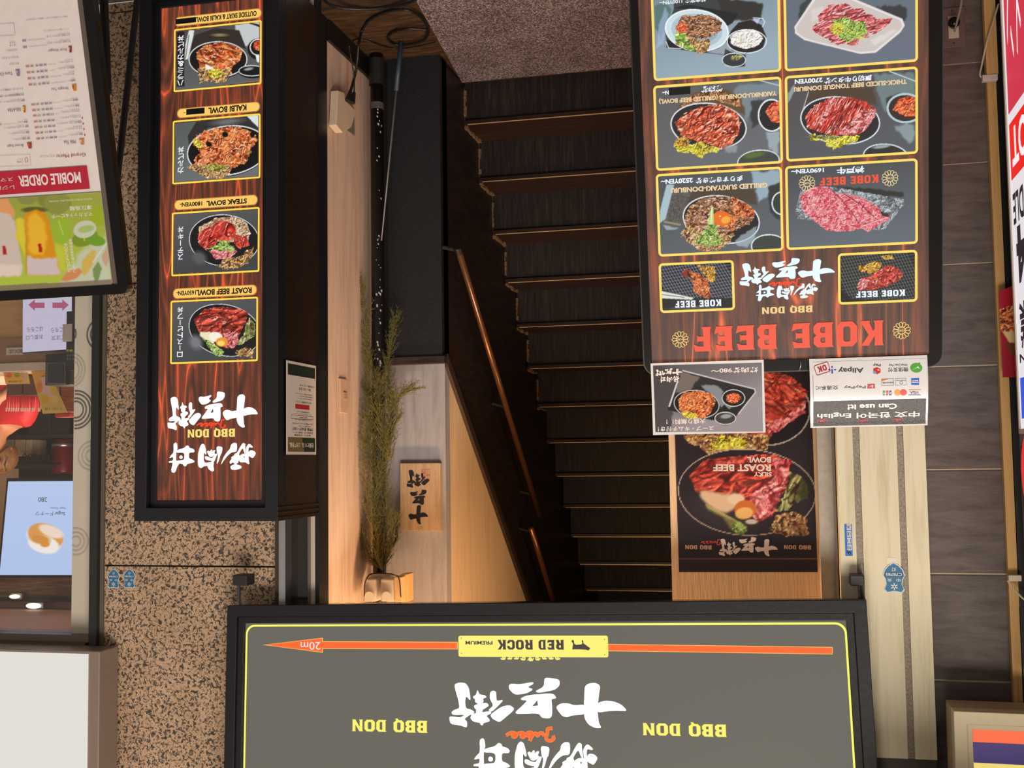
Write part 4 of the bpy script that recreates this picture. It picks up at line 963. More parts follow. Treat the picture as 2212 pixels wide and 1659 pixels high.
kpic(K1, [(232, 832), (1470, 740), (1484, 1582), (252, 1655)], [
 ('g', (92, 88, 88), (104, 106, 110), 60), ('p', [(1040, 830), (1455, 790), (1450, 900), (1240, 950), (1200, 1100), (1140, 1180), (1090, 990), (1020, 900)], (120, 134, 140), 1, 30), ('l', [(1250, 775), (1455, 830)], 10, (190, 200, 204)),
 ('p', [(1180, 980), (1300, 960), (1250, 1180), (1180, 1250)], (56, 60, 64), 1, 20), ('p', [(1310, 1240), (1455, 1270), (1440, 1480), (1380, 1500)], (160, 174, 180), .9, 24),
 ('p', [(440, 1080), (620, 900), (900, 850), (1080, 940), (1130, 1120), (900, 1000), (600, 1010), (430, 1180)], (96, 76, 50), 1, 20), ('f', ('p', [(470, 1060), (640, 900), (900, 880), (1060, 960), (1080, 1040), (800, 960), (560, 1020)], 14), 'brown', .03, 51, {'hi': .8}),
 ('e', 768, 1225, 365, 225, 6, (40, 40, 42)), ('r', 768, 1220, 372, 228, 14, (214, 220, 222), 6),
 ('f', ('p', [(430, 1180), (560, 1080), (760, 1020), (900, 1010), (1030, 1070), (1080, 1180), (1050, 1310), (980, 1400), (900, 1440), (700, 1380), (520, 1320)], 26), 'grill', .016, 52, {'hi': .56, 'rot': -35, 'stretch': (1, 1.7), 'hic': (255, 220, 200)}),
 ('f', ('p', [(430, 1400), (480, 1330), (560, 1400), (700, 1380), (880, 1440), (860, 1480), (760, 1470), (700, 1530), (620, 1490), (480, 1470)], 22), 'yellow', .035, 53, {'hi': .6}), ('f', ('e', 520, 1370, 70, 50, 0, .3), 'ember', .05, 55),
 ('e', 1370, 1120, 125, 160, 0, (40, 36, 38)), ('r', 1375, 1115, 132, 160, 16, (220, 226, 228)), ('f', ('p', [(1310, 1080), (1380, 990), (1460, 980), (1460, 1190), (1380, 1180)], 10), 'kimchi', .04, 54),
 ('e', 1250, 1560, 205, 110, -6, (66, 72, 66)), ('r', 1250, 1560, 205, 112, 12, (206, 212, 214), -6), ('e', 1210, 1500, 100, 26, -12, (90, 110, 50), 16), ('p', [(920, 1400), (1060, 1410), (1040, 1480), (930, 1470)], (150, 160, 164), .8, 20)], 'picture of a bowl of red grilled beef with yellow garnish')
kpic(K2, [(8, -230), (1385, -330), (1388, 628), (22, 738)], [
 ('g', (96, 108, 118), (106, 114, 128), 70), ('p', [(180, 60), (300, -60), (300, 0), (160, 240)], (56, 60, 62), .9, 20), ('p', [(960, 60), (1270, 60), (1280, 170), (1240, 230)], (52, 54, 54), .9, 24),
 ('p', [(330, -30), (700, -30), (1230, 190), (1255, 260), (1210, 330), (960, 540), (800, 550), (230, 410), (130, 340), (125, 270)], (232, 224, 222)), ('p', [(345, -10), (690, -10), (1205, 205), (1230, 265), (1190, 320), (950, 520), (800, 532), (245, 395), (150, 330), (145, 275)], (206, 196, 190)),
 ('p', [(300, 100), (420, 60), (440, 160), (300, 230)], (222, 212, 206), .8, 20), ('p', [(900, 420), (1120, 300), (1180, 310), (960, 470)], (222, 216, 216), .8, 16),
 ('f', ('p', [(370, 160), (480, 50), (650, 30), (740, 90), (820, 80), (870, 140), (950, 150), (960, 190), (1130, 190), (1100, 240), (950, 350), (880, 330), (900, 380), (790, 400), (780, 450), (700, 470), (640, 440), (560, 465), (470, 400), (330, 330), (310, 280), (380, 220)], 12), 'pink', .02, 61, {'hi': .64, 'rot': -20, 'stretch': (.6, 1.8)}),
 ('l', [(500, 150), (620, 160), (820, 120)], 16, (110, 36, 30), .7), ('l', [(680, 220), (880, 150)], 14, (110, 36, 30), .7), ('l', [(880, 290), (1110, 210)], 12, (120, 40, 34), .7), ('l', [(560, 130), (640, 60)], 6, (110, 36, 30), .7),
 ('f', ('p', [(500, 270), (560, 200), (650, 170), (740, 220), (850, 220), (880, 340), (790, 380), (680, 440), (600, 400), (510, 330)], 24), 'green', .05, 62, {'hi': .60, 'hic': (235, 250, 110)}), ('f', ('e', 570, 290, 70, 60, 0, .3), 'yellow', .05, 63)] +
 [('r', 540+(k*97) % 310, 210+(k*61) % 190, 17, 15, 6, (206, 220, 90)) for k in range(14)], 'picture of seared beef slices with chopped spring onion on a white plate')
kpic(K2, [(24, 778), (1385, 682), (1390, 1575), (38, 1655)], [
 ('g', (84, 76, 74), (88, 90, 96), 60), ('p', [(930, 760), (1360, 740), (1360, 950), (1120, 1080), (1050, 1150), (960, 900)], (112, 128, 130), 1, 24), ('l', [(1100, 730), (1360, 830)], 12, (190, 204, 206)), ('p', [(60, 960), (130, 850), (130, 920), (60, 1060)], (150, 164, 168), .9, 10),
 ('p', [(1060, 1000), (1200, 960), (1100, 1180)], (58, 58, 60), 1, 20), ('p', [(220, 1130), (270, 930), (500, 880), (930, 900), (980, 1080), (600, 980)], (80, 66, 52), 1, 18), ('l', [(208, 1140), (270, 940)], 9, (190, 196, 196)),
 ('e', 595, 1235, 400, 235, 6, (44, 42, 46)), ('r', 595, 1232, 412, 246, 14, (214, 222, 226), 6),
 ('f', ('p', [(230, 1190), (330, 1080), (500, 1000), (700, 990), (860, 1040), (960, 1110), (960, 1180), (890, 1290), (800, 1370), (500, 1390), (260, 1310)], 14), 'red', .018, 71, {'hi': .56, 'rot': -60, 'stretch': (.5, 2.4), 'hic': (255, 226, 216)}),
 ('f', ('p', [(500, 1000), (560, 1010), (440, 1230), (400, 1290), (380, 1250)], 8), 'pink', .03, 72, {'hi': .45}), ('f', ('p', [(820, 1130), (960, 1110), (960, 1180), (880, 1290), (720, 1380), (560, 1380)], 14), 'pink', .03, 73, {'hi': .46}),
 ('l', [(500, 1330), (620, 1160), (650, 1040)], 10, (120, 30, 26), .6), ('l', [(660, 1250), (740, 1050)], 9, (120, 30, 26), .6), ('l', [(330, 1130), (430, 1160)], 8, (120, 30, 26), .6),
 ('f', ('p', [(290, 1370), (400, 1390), (620, 1390), (800, 1380), (780, 1440), (640, 1480), (540, 1525), (460, 1480), (430, 1430), (280, 1440)], 20), 'yellow', .035, 74, {'hi': .66}), ('f', ('e', 440, 1400, 150, 20, 0, .4), 'leaf', .05, 76),
 ('e', 1260, 1110, 170, 150, 0, (58, 44, 42)), ('r', 1260, 1105, 190, 155, 22, (180, 200, 204)), ('f', ('p', [(1130, 1120), (1200, 1010), (1300, 980), (1370, 1000), (1370, 1190), (1260, 1190)], 10), 'kimchi', .035, 75),
 ('e', 1060, 1600, 230, 130, 4, (50, 48, 50)), ('r', 1060, 1600, 232, 132, 14, (206, 216, 220), 4), ('e', 1020, 1500, 90, 18, -8, (150, 164, 166), 10), ('p', [(1140, 1290), (1360, 1260), (1360, 1440), (1290, 1480), (1230, 1400)], (150, 168, 172), .8, 30)], 'picture of a bowl of thick sliced beef tongue')
kpic(K3, [(268, 128), (1560, 42), (1578, 905), (296, 972)], [
 ('g', (78, 80, 82), (92, 98, 104), 60), ('p', [(1240, 100), (1540, 80), (1540, 300), (1420, 330), (1330, 420), (1290, 250)], (150, 172, 184), 1, 26), ('p', [(1420, 250), (1545, 200), (1545, 600), (1440, 520)], (52, 58, 60), 1, 14), ('r', 1555, 420, 100, 120, 14, (214, 224, 226)),
 ('p', [(380, 230), (460, 230), (370, 580), (305, 630), (310, 500)], (170, 192, 200)), ('f', ('p', [(470, 270), (620, 310), (560, 620), (370, 600)], 6), 'stone', .06, 80, {'hi': .9}), ('p', [(470, 270), (620, 310), (560, 620), (370, 600)], (70, 62, 56), .7), ('l', [(360, 610), (520, 640)], 20, (150, 140, 100)), ('p', [(340, 640), (520, 680), (380, 700)], (170, 186, 190), .8, 10),
 ('p', [(580, 420), (640, 310), (900, 250), (1280, 280), (1310, 450), (1000, 350), (700, 390)], (78, 66, 54), 1, 12), ('e', 942, 590, 392, 245, 8, (34, 34, 36)), ('r', 942, 588, 398, 248, 14, (216, 222, 226), 8),
 ('f', ('p', [(560, 590), (620, 450), (740, 380), (900, 350), (1060, 360), (1180, 400), (1270, 480), (1280, 560), (1220, 640), (1060, 720), (900, 720), (720, 700), (600, 690)], 22), 'brown', .022, 81, {'hi': .56, 'rot': 25, 'stretch': (1, 1.8), 'hic': (250, 226, 216)}),
 ('f', ('p', [(1060, 360), (1280, 480), (1270, 560), (1100, 580), (1060, 700), (960, 660), (1060, 560)], 18), 'meat2', .03, 82, {'hi': .62}),
 ('f', ('p', [(530, 720), (600, 620), (700, 680), (1000, 740), (1080, 740), (980, 880), (840, 920), (700, 900), (570, 800)], 26), 'lettuce', .035, 83, {'hi': .55, 'hic': (255, 230, 220)}), ('f', ('e', 820, 800, 130, 60, 0, .4), 'green', .04, 84),
 ('e', 950, 575, 96, 76, 10, (232, 110, 30), 6), ('e', 990, 590, 48, 36, -20, (244, 170, 70), 8), ('e', 932, 552, 8, 6, 0, (255, 240, 220), 4),
 ('p', [(840, 450), (862, 450), (870, 640), (900, 740), (740, 740), (800, 660)], (190, 214, 130), 1, 6), ('l', [(850, 460), (840, 640), (830, 800)], 12, (226, 238, 190)), ('f', ('p', [(730, 740), (820, 640), (880, 640), (910, 740), (840, 760)], 10), 'green', .04, 85),
 ('p', [(1080, 800), (1310, 640), (1280, 780), (1200, 880), (1100, 860)], (176, 192, 200), .7, 16), ('e', 1430, 860, 180, 120, 0, (60, 66, 62)), ('r', 1430, 860, 184, 124, 13, (216, 224, 226))], 'picture of a sukiyaki beef bowl with a raw egg yolk')
kpic(K4, [(30, 138), (1384, 56), (1386, 930), (40, 998)], [
 ('g', (74, 74, 76), (98, 106, 114), 75), ('p', [(500, 350), (700, 350), (1240, 400), (1240, 450), (1000, 440)], (46, 46, 44), .9, 16),
 ('f', ('p', [(190, 380), (440, 340), (620, 360), (1260, 480), (1250, 520), (1060, 770), (1020, 790), (900, 780), (500, 720), (150, 670), (135, 600)], 5), 'stone', .03, 90, {'hi': .74, 'hic': (210, 224, 230)}),
 ('f', ('p', [(180, 450), (250, 380), (330, 345), (470, 345), (560, 420), (640, 410), (800, 450), (980, 540), (1020, 610), (1110, 650), (1060, 700), (880, 810), (820, 770), (700, 800), (560, 805), (460, 795), (330, 700), (220, 600)], 8), 'marble', .045, 91, {'hi': .6, 'hic': (250, 206, 206), 'dark': (150, 40, 50), 'dk': .15}),
 ('l', [(480, 350), (620, 490), (740, 640), (800, 740)], 10, (150, 40, 52), .8), ('l', [(640, 420), (800, 520), (940, 650)], 10, (100, 20, 30), .8), ('l', [(980, 540), (1030, 630), (1110, 660)], 8, (110, 30, 40), .8), ('l', [(820, 750), (960, 700), (1080, 660)], 7, (250, 196, 196), .9), ('p', [(1000, 600), (1080, 620), (1110, 650), (1040, 650)], (30, 20, 20), .8, 6)], 'picture of raw marbled beef slices on a stone slab')
grill = lambda x0, y0, x1, y1, n1, n2, c1: [('l', [(x0+(x1-x0)*k/n1-120, y0-20), (x0+(x1-x0)*k/n1+140, y1+20)], 4.5, c1, .75) for k in range(n1+1)]+[('l', [(x0-20, y0+(y1-y0)*k/n2+60), (x1+20, y0+(y1-y0)*k/n2-80)], 4.5, c1, .6) for k in range(n2+2)]
kpic(K3, [(298, 1040), (1068, 1000), (1078, 1512), (312, 1550)], [('g', (30, 28, 40), (40, 40, 44), 80)]+grill(310, 1020, 1060, 1420, 24, 12, (190, 196, 206))+[
 ('p', [(320, 1300), (640, 1390), (1060, 1390), (1070, 1520), (320, 1530)], (34, 34, 34)), ('p', [(325, 1320), (480, 1350), (660, 1390), (640, 1410), (325, 1395)], (226, 226, 216)), ('l', [(325, 1355), (560, 1385)], 7, (90, 90, 86)),
 ('f', ('p', [(690, 1060), (760, 1070), (880, 1070), (890, 1190), (840, 1240), (800, 1200), (740, 1110)], 20), 'ember', .05, 95), ('f', ('p', [(540, 1130), (570, 1090), (620, 1110), (700, 1140), (800, 1190), (815, 1240), (825, 1330), (840, 1380), (810, 1405), (700, 1350), (655, 1330), (660, 1260), (620, 1190), (590, 1180)], 8), 'meat2', .05, 96, {'hi': .7}), ('e', 575, 1135, 26, 40, 50, (150, 40, 36), 8), ('p', [(590, 1110), (625, 1150), (640, 1200), (600, 1170)], (24, 20, 20), .9), ('p', [(330, 1500), (700, 1470), (1060, 1500), (1060, 1520)], (110, 112, 112), .6, 10)], 'picture of a strip of beef held with tongs over a wire grill')
kpic(K4, [(566, 1032), (1382, 990), (1382, 1518), (572, 1560)], [('g', (36, 36, 32), (30, 32, 36), 80)]+grill(580, 1010, 1370, 1520, 26, 15, (150, 156, 150))+[
 ('f', ('p', [(760, 1160), (850, 1150), (960, 1110), (1020, 1130), (990, 1190), (900, 1240), (800, 1210)], 16), 'ember', .05, 97, {'hi': .62}), ('f', ('p', [(1010, 1050), (1120, 1050), (1140, 1090), (1040, 1090)], 10), 'ember', .06, 98, {'hi': .6}),
 ('p', [(590, 1400), (720, 1500), (1370, 1520), (1360, 1545), (590, 1550)], (24, 24, 24), .85, 10), ('f', ('p', [(760, 1370), (800, 1290), (900, 1260), (990, 1200), (1060, 1155), (1160, 1165), (1220, 1210), (1235, 1260), (1180, 1310), (1060, 1370), (900, 1400), (790, 1405)], 8), 'red', .025, 99, {'hi': .62}), ('f', ('p', [(760, 1370), (800, 1290), (880, 1290), (870, 1370), (800, 1400)], 10), 'pink', .05, 100, {'hi': .42})], 'picture of one slice of beef grilling over embers')
W = EM(236, 244, 252); TAN = EM(240, 206, 160); mb = MB()
def kt(m_, s_, zf, q, bd=.015): mb.m(m_); text(mb, s_, trect(PKD, zf, q), .0036, bd+.02)
kt(W, '焼肉丼', K1, [(690, 838), (900, 826), (900, 888), (690, 902)], .03); kt(TAN, 'YAKINIKU-DONBURI (GRILLED BEEF BOWL)', K1, [(284, 950), (1425, 870), (1425, 925), (284, 1010)], .02); kt(W, 'N~', K1, [(315, 882), (380, 877), (380, 915), (315, 920)], .02)
mb.m(M_INKBLACK).flat(rrect(*trect(PKD, K1, [(378, 852), (588, 838), (590, 910), (382, 925)])), .0034)
kt(W, '焼肉定食 1100YEN~', K1, [(290, 5), (740, -25), (740, 22), (290, 52)], .02)
kt(W, '厚切り牛タン丼', K2, [(428, 798), (915, 765), (915, 825), (428, 860)], .03); kt(W, '2700YEN', K2, [(126, 812), (410, 795), (410, 842), (126, 862)], .02); kt(TAN, 'THICK-SLICED BEEF TONGUE DONBURI', K2, [(120, 895), (1270, 808), (1275, 862), (120, 938)], .02)
kt(W, '炙りすき焼き丼', K3, [(676, 165), (1160, 135), (1160, 195), (676, 222)], .03); kt(W, '2520YEN~', K3, [(322, 180), (648, 160), (648, 210), (322, 230)], .02); kt(TAN, 'GRILLED SUKIYAKI-DONBURI', K3, [(428, 265), (1410, 210), (1412, 262), (428, 318)], .02)
kt(W, '神戸牛', K4, [(556, 148), (838, 130), (838, 205), (556, 222)], .035); kt(W, '1690YEN~', K4, [(90, 170), (425, 155), (425, 200), (90, 218)], .015)
mb.m(EM(240, 84, 54)); slab(mb, 'KOBE BEEF', trect(PKD, K4, [(378, 255), (985, 225), (985, 305), (378, 338)]), .0036)
mb.m(W); slab(mb, 'KOBE BEEF', trect(PKD, K3, [(458, 1425), (940, 1405), (940, 1470), (470, 1495)]), .0036); slab(mb, 'KOBE BEEF', trect(PKD, K4, [(750, 1418), (1255, 1400), (1255, 1460), (750, 1485)]), .0036)
for cx, cy in ((252, 313), (1100, 260)):
    a_, b_ = PKD.L(*K4([(cx, cy)])[0]); crest(mb, a_, b_, .0178, .0036, EM(240, 214, 150))
mb.lines('lettering', t2)
mb = MB().m(EM(220, 240, 255, 1.15))
brush(mb, '十兵衛', ROW1, trect(PKD, K5, [(716, 108), (1402, 75), (1402, 265), (716, 298)]), .0044)
brush(mb, '焼肉丼', ROW2, trect(PKD, K5, [(832, 280), (1278, 262), (1278, 380), (832, 400)]), .0044)
mb.lines('brush_lettering', t2)
mb = MB(); jubee(mb, trect(PKD, K5, [(925, 245), (1158, 235), (1158, 297), (925, 300)]), .004, M_RED)
mb.m(EM(244, 208, 140)); slab(mb, 'BBQ DON', trect(PKD, K5, [(876, 442), (1240, 428), (1240, 475), (876, 490)]), .0046)
mb.m(EM(90, 24, 14)); r_ = trect(PKD, K5, [(386, 582), (1746, 536), (1746, 712), (386, 757)]); slab(mb, 'KOBE BEEF', (r_[0]-.0012, r_[1]-.0012, r_[2]-.0012, r_[3]-.0012), .0048)
mb.m(EM(244, 88, 62)); slab(mb, 'KOBE BEEF', r_, .0044)
for cx, cy in ((295, 671), (1874, 607)):
    a_, b_ = PKD.L(*K5([(cx, cy)])[0]); crest(mb, a_, b_, .0195, .0046, EM(246, 214, 124))
mb.lines('title_lettering', t2)
# a clear sheet has come loose over the lower left pictures: thin plastic cover
# clip holding the cards
pa = PK.L(1729, 783)
child(MB().m(M_STEEL).tube([PK.M @ Vector((pa[0], -.004, pa[1]-.004)), PK.M @ Vector((pa[0], -.008, pa[1]+.006)), PK.M @ Vector((pa[0]+.003, -.006, pa[1]+.018))], .0016, 6), 'wire_clip', t2, smooth_=True)

# cards fixed along the top edge of the board
def card(name, lab, pts, zf, base_col, build, bend, lean=4):
    cs = quad(PK, zf(pts), -.006)
    r = avg_rect(cs); ce = ((r[0]+r[1])/2, r[2])
    return r
M_CARDEDGE = DF(226, 226, 228, .2, coat=.5)
PCARD = Plane(PK.O+PK.d*-.007, -3.32, 12.74, .31)
Kc1 = Z(1380, 760, 3.0156)
q1 = [(75, 72), (815, 55), (822, 525), (95, 530)]
r1 = avg_rect(quad(PCARD, Kc1(q1)))
def sheet(mb, r, d, cv=lambda s, t: 0, n=14):
    a0, a1, b0, b1 = r; vs = []; fs = []
    for j in range(n+1):
        for i in range(n+1): vs.append((a0+(a1-a0)*i/n, d+cv(1-i/n, j/n), b0+(b1-b0)*j/n))
    for j in range(n):
        for i in range(n): k = j*(n+1)+i; fs.append((k, k+1, k+n+2, k+n+1))
    return mb.add(vs, fs)
cv1 = lambda s, t: -.012*t*t
tc1 = thing('menu_card', 'laminated card with beef bowl tray picture clipped to the beef menu board', 'card', PCARD.M, None)
sheet(MB().m(M_CARDEDGE), r1, 0, cv1).obj('laminate', tc1, smooth_=True)
pic_part(PCARD, Kc1, [(92, 90), (800, 72), (806, 512), (110, 516)], tc1, VC(False, rough=.25, coat=.25), [
 ('g', (70, 68, 74), (150, 146, 156), 55), ('p', [(95, 90), (270, 120), (200, 520), (100, 520)], (62, 58, 62), .8, 20),
 ('p', [(290, 120), (760, 240), (755, 270), (630, 420), (480, 440), (190, 375), (195, 340), (250, 180)], (36, 36, 40)), ('l', [(290, 122), (755, 240), (760, 262), (650, 400)], 9, (190, 190, 196)), ('p', [(280, 130), (400, 160), (330, 250), (240, 260)], (130, 120, 116), .8, 14), ('p', [(400, 210), (520, 220), (640, 330), (560, 400), (500, 300)], (150, 160, 170), .8, 16), ('l', [(255, 190), (200, 350)], 12, (196, 200, 204)),
 ('e', 378, 340, 150, 92, 6, (22, 22, 24)), ('r', 378, 338, 150, 92, 6, (190, 192, 196), 6), ('f', ('p', [(258, 310), (300, 262), (400, 250), (480, 270), (505, 320), (470, 400), (420, 430), (290, 420), (270, 370)], 12), 'meat2', .06, 111, {'hi': .64}), ('f', ('e', 335, 408, 50, 22, 12, .3), 'yellow', .08, 112),
 ('e', 620, 290, 78, 60, 0, (26, 24, 26)), ('r', 618, 298, 76, 56, 6, (200, 202, 204)), ('f', ('e', 618, 298, 46, 32, 0, .25), 'kimchi', .08, 113),
 ('p', [(505, 400), (560, 340), (620, 400)], (28, 28, 30)), ('e', 565, 430, 68, 42, 0, (60, 62, 64)), ('r', 565, 428, 70, 42, 6, (206, 208, 208)), ('e', 570, 415, 36, 14, -6, (150, 156, 160), 8)], 1.0, d=-.0012, curve=lambda s, t: -.012*t*t)
mb = MB().m(DF(240, 226, 222, .4))
tl = [('焼肉丼980～', [(470, 108), (775, 95), (775, 132), (470, 142)], .03), ('大盛り無料！！', [(180, 430), (435, 432), (435, 462), (180, 468)], .03), ('スープ・キムチ付き！', [(125, 478), (490, 478), (490, 508), (125, 510)], .03)]
for s_, qq, bd in tl: text(mb, s_, trect(PCARD, Kc1, qq), -.0024, bd)
brush(mb, '十兵衛', ROW1, trect(PCARD, Kc1, R4(108, 108, 285, 158, 4)), -.0022); brush(mb, '焼肉丼', ROW2, trect(PCARD, Kc1, R4(138, 158, 265, 202, 6)), -.0022)
for i, v in enumerate(mb.v):
    t_ = (v[2]-r1[2])/(r1[3]-r1[2]); mb.v[i] = (v[0], v[1]-.012*t_*t_, v[2])
mb.lines('lettering', tc1)

Kc2 = Z(1740, 760, 8.193)
q2 = [(70, 112), (2190, 72), (2120, 1300), (80, 1335)]
r2 = avg_rect(quad(PCARD, Kc2(q2)))
cv2 = lambda s, t: -.016*math.sin(math.pi*min(t*1.1, 1))*.6-.004*t
tc2 = thing('payment_card', 'laminated card listing payments and languages clipped to the beef menu board', 'card', PCARD.M)
sheet(MB().m(M_CARDEDGE), r2, 0, cv2, 24).obj('laminate', tc2, smooth_=True)
dk = DF(74, 72, 76, .4, bump=.3, bscale=300, var=.3); g_ = trect(PCARD, Kc2, [(128, 150), (2150, 115), (2090, 1270), (125, 1308)])
sheet(MB().m(dk), g_, -.0006, cv2, 24).obj('dark_print', tc2, smooth_=True)
r3 = trect(PCARD, Kc2, [(128, 168), (2150, 128), (2125, 815), (130, 855)])
mb = MB()
def cflat(m_, poly, d): mb.m(m_); mb.flat(poly, d)
# white field as a grid that follows the bend
sheet(MB().m(DF(228, 228, 232, .22, coat=.6)), r3, -.0010, lambda s, t: cv2(s, (r3[2]+(r3[3]-r3[2])*t-r2[2])/(r2[3]-r2[2])), 24).obj('white_field', tc2, smooth_=True)
def ct(m_, s_, q, bd=.015, rc=None): mb.m(m_); text(mb, s_, rc or trect(PCARD, Kc2, q), -.0016, bd)
def P2(x, y): return PCARD.L(*Kc2([(x, y)])[0])
WT = DF(240, 238, 234, .4); GY = DF(70, 66, 80, .4)
ct(WT, 'Can use it!', R4(735, 912, 1605, 1010, 10), .03); ct(WT, '中文 한국어 English', R4(200, 1055, 2010, 1180, 24), .035)
ct(GY, '微信支付', R4(1450, 272, 1810, 350, 6)); ct(GY, 'WeChat Pay', R4(1465, 202, 1800, 250, 8), .01); ct(GY, 'Pay', R4(1188, 200, 1325, 252, 4), .02); ct(GY, 'Alipay', R4(570, 262, 1020, 370, 10), .025)
ct(GY, 'PayPay', R4(668, 580, 1052, 640, 8), .01); ct(GY, '交通系IC', R4(168, 590, 568, 662, 6), .015)
def poly2(m_, pts, d=-.0014): mb.m(m_); mb.flat([P2(*p) for p in pts], d)
def ell2(m_, cx, cy, rx, ry, d=-.0014): poly2(m_, [(cx+rx*math.cos(k*.2617), cy+ry*math.sin(k*.2617)) for k in range(24)], d)
ell2(DF(84, 170, 62, .4), 1950, 275, 108, 84); poly2(DF(84, 170, 62, .4), [(1960, 205), (2022, 180), (2020, 230)]); poly2(WT, [(1860, 318), (1985, 248), (2010, 292), (1965, 272)], -.0018)
poly2(DF(206, 44, 48, .4), [(1190, 290), (1255, 265), (1320, 295), (1318, 355), (1255, 388), (1192, 350)]); ell2(DF(110, 160, 226, .4), 1213, 355, 28, 26, -.0018); poly2(WT, [(1262, 300), (1300, 305), (1300, 322), (1262, 318)], -.0018)
BL = DF(52, 86, 190, .4)
ell2(BL, 415, 310, 20, 14); ell2(BL, 517, 310, 22, 13); ell2(BL, 466, 262, 15, 20); poly2(BL, [(452, 300), (480, 300), (480, 376), (452, 376)])
poly2(DF(42, 104, 200, .4), [(1855, 455), (1995, 450), (1993, 570), (1855, 572)]); poly2(WT, [(1865, 495), (1975, 485), (1975, 498), (1865, 508)], -.0018); poly2(WT, [(1865, 520), (1985, 515), (1985, 528), (1865, 533)], -.0018)
mb.m(DF(120, 140, 170, .4)); mb.frame(*trect(PCARD, Kc2, R4(1575, 455, 1768, 578)), .0008, -.0016, -.0013); ct(DF(50, 70, 130, .4), 'Diners Club', R4(1595, 485, 1755, 505), .01)
a_, b_ = P2(1680, 535); mb.m(DF(50, 70, 130, .4)).ring(a_, b_, .0028, .0036, -.0016)
mb.m(DF(120, 116, 110, .4)); mb.frame(*trect(PCARD, Kc2, R4(1330, 462, 1547, 582)), .0008, -.0016, -.0013); poly2(DF(214, 130, 60, .4), [(1335, 465), (1480, 462), (1335, 512)]); ct(DF(60, 50, 50, .4), 'DISCOVER', R4(1345, 520, 1540, 545), .02)
poly2(DF(196, 70, 84, .4), [(1085, 555), (1215, 550), (1215, 632), (1080, 635)]); poly2(WT, [(1100, 610), (1160, 578), (1185, 570), (1175, 625), (1160, 625), (1168, 590)], -.0018)
for x, c in ((1352, (70, 150, 96)), (1410, (190, 70, 84)), (1465, (60, 80, 150))): poly2(DF(*c, .4), [(x, 672), (x+42, 668), (x+42, 752), (x, 758)])
ct(WT, 'JCB', R4(1358, 700, 1506, 726), .02, None)
ell2(DF(236, 156, 60, .4), 1615, 705, 62, 56); ell2(DF(214, 76, 76, .4), 1716, 703, 62, 56, -.0015)
poly2(DF(196, 140, 80, .4), [(1812, 650), (2022, 648), (2022, 660), (1812, 664)]); poly2(DF(66, 74, 140, .4), [(1805, 740), (2018, 738), (2018, 752), (1805, 754)]); ct(DF(50, 56, 110, .4), 'VISA', R4(1830, 680, 1990, 728), .02)
RD = DF(176, 36, 44, .4)
def stamp(cx, cy, w_, h_, rot, th):
    c_, s_ = math.cos(rot), math.sin(rot); a_, b_ = P2(cx, cy); k = abs(P2(1100, 500)[0]-P2(1000, 500)[0])/100
    f = lambda q: (a_+(q[0]*c_-q[1]*s_)*k, b_+(q[0]*s_+q[1]*c_)*k)
    mb.m(RD); mb.flat([f(q) for q in rrect(-w_/2, w_/2, -h_/2, h_/2, h_*.18)], -.0020, [[f(q) for q in rrect(-w_/2+th, w_/2-th, -h_/2+th, h_/2-th, h_*.12)]])
    n0 = len(mb.v); slab2 = MB(); slab2.m(RD); slab(slab2, 'OK', (-w_*.3, w_*.3, -h_*.27, h_*.27), -.0021)
    mb.add([(f((v[0], v[2]))[0], v[1], f((v[0], v[2]))[1]) for v in slab2.v], slab2.f)
stamp(290, 290, 270, 190, .28, 12)
for cx, cy in ((290, 1210), (1008, 1215), (1622, 1200)): stamp(cx, cy, 180, 88, .14, 8)
for i, v in enumerate(mb.v):
    t_ = (v[2]-r2[2])/(r2[3]-r2[2]); mb.v[i] = (v[0], v[1]+cv2(0, max(0, min(1, t_))), v[2])
mb.obj('lettering', tc2)

# ------------------------------------------------------------------ 3. large hanging signboard over the stairs
O = at(1150, 1302, Y=3.41); PB = Plane(O, 3, -5, 1.7)
ra = PB.rect(490, 1302, 1871, 1500); A0, A1 = ra[0], ra[1]
t3 = thing('signboard', 'large black framed hanging signboard with glowing brush lettering and orange arrow across the entrance', 'sign', PB.M)
TH, HB = .165, .98
zt_ = .026*1
fw = .036
def bf(x0, y0, x1, y1, d=0): return avg_rect(quad(PB, [(x0, y0), (x1, y1-0), (x1, y1), (x0, y0)]))
A1 = (PB.L(490, 1302)[0]+PB.L(484, 1655)[0])/2; A0 = (PB.L(1870, 1303)[0]+PB.L(1897, 1655)[0])/2
mb = MB().m(M_SIGNBLACK).frame(A0, A1, 0, HB, fw, 0, .05).frame(A0+fw, A1-fw, fw, HB-fw, .022, .008, .05)
mb.obj('frame', t3, bevel=.002)
MB().m(M_BLACKGLOSS).box(A0, A1, .05, TH, 0, HB).obj('casing', t3)
i0, i1, j0, j1 = A0+fw+.02, A1-fw-.02, fw+.02, HB-fw-.02
MB().m(EM(104, 101, 92, .98)).box(i0, i1, .02, .03, j0, j1).obj('lit_panel', t3)
PBD = Plane(PB.O+PB.d*.02, 3, -5, 1.7)
G2, G3, G1, G7 = Z(480, 1260, 4.158), Z(1360, 1260, 3.95), Z(940, 1360, 5.027), Z(960, 1450, 5.53)
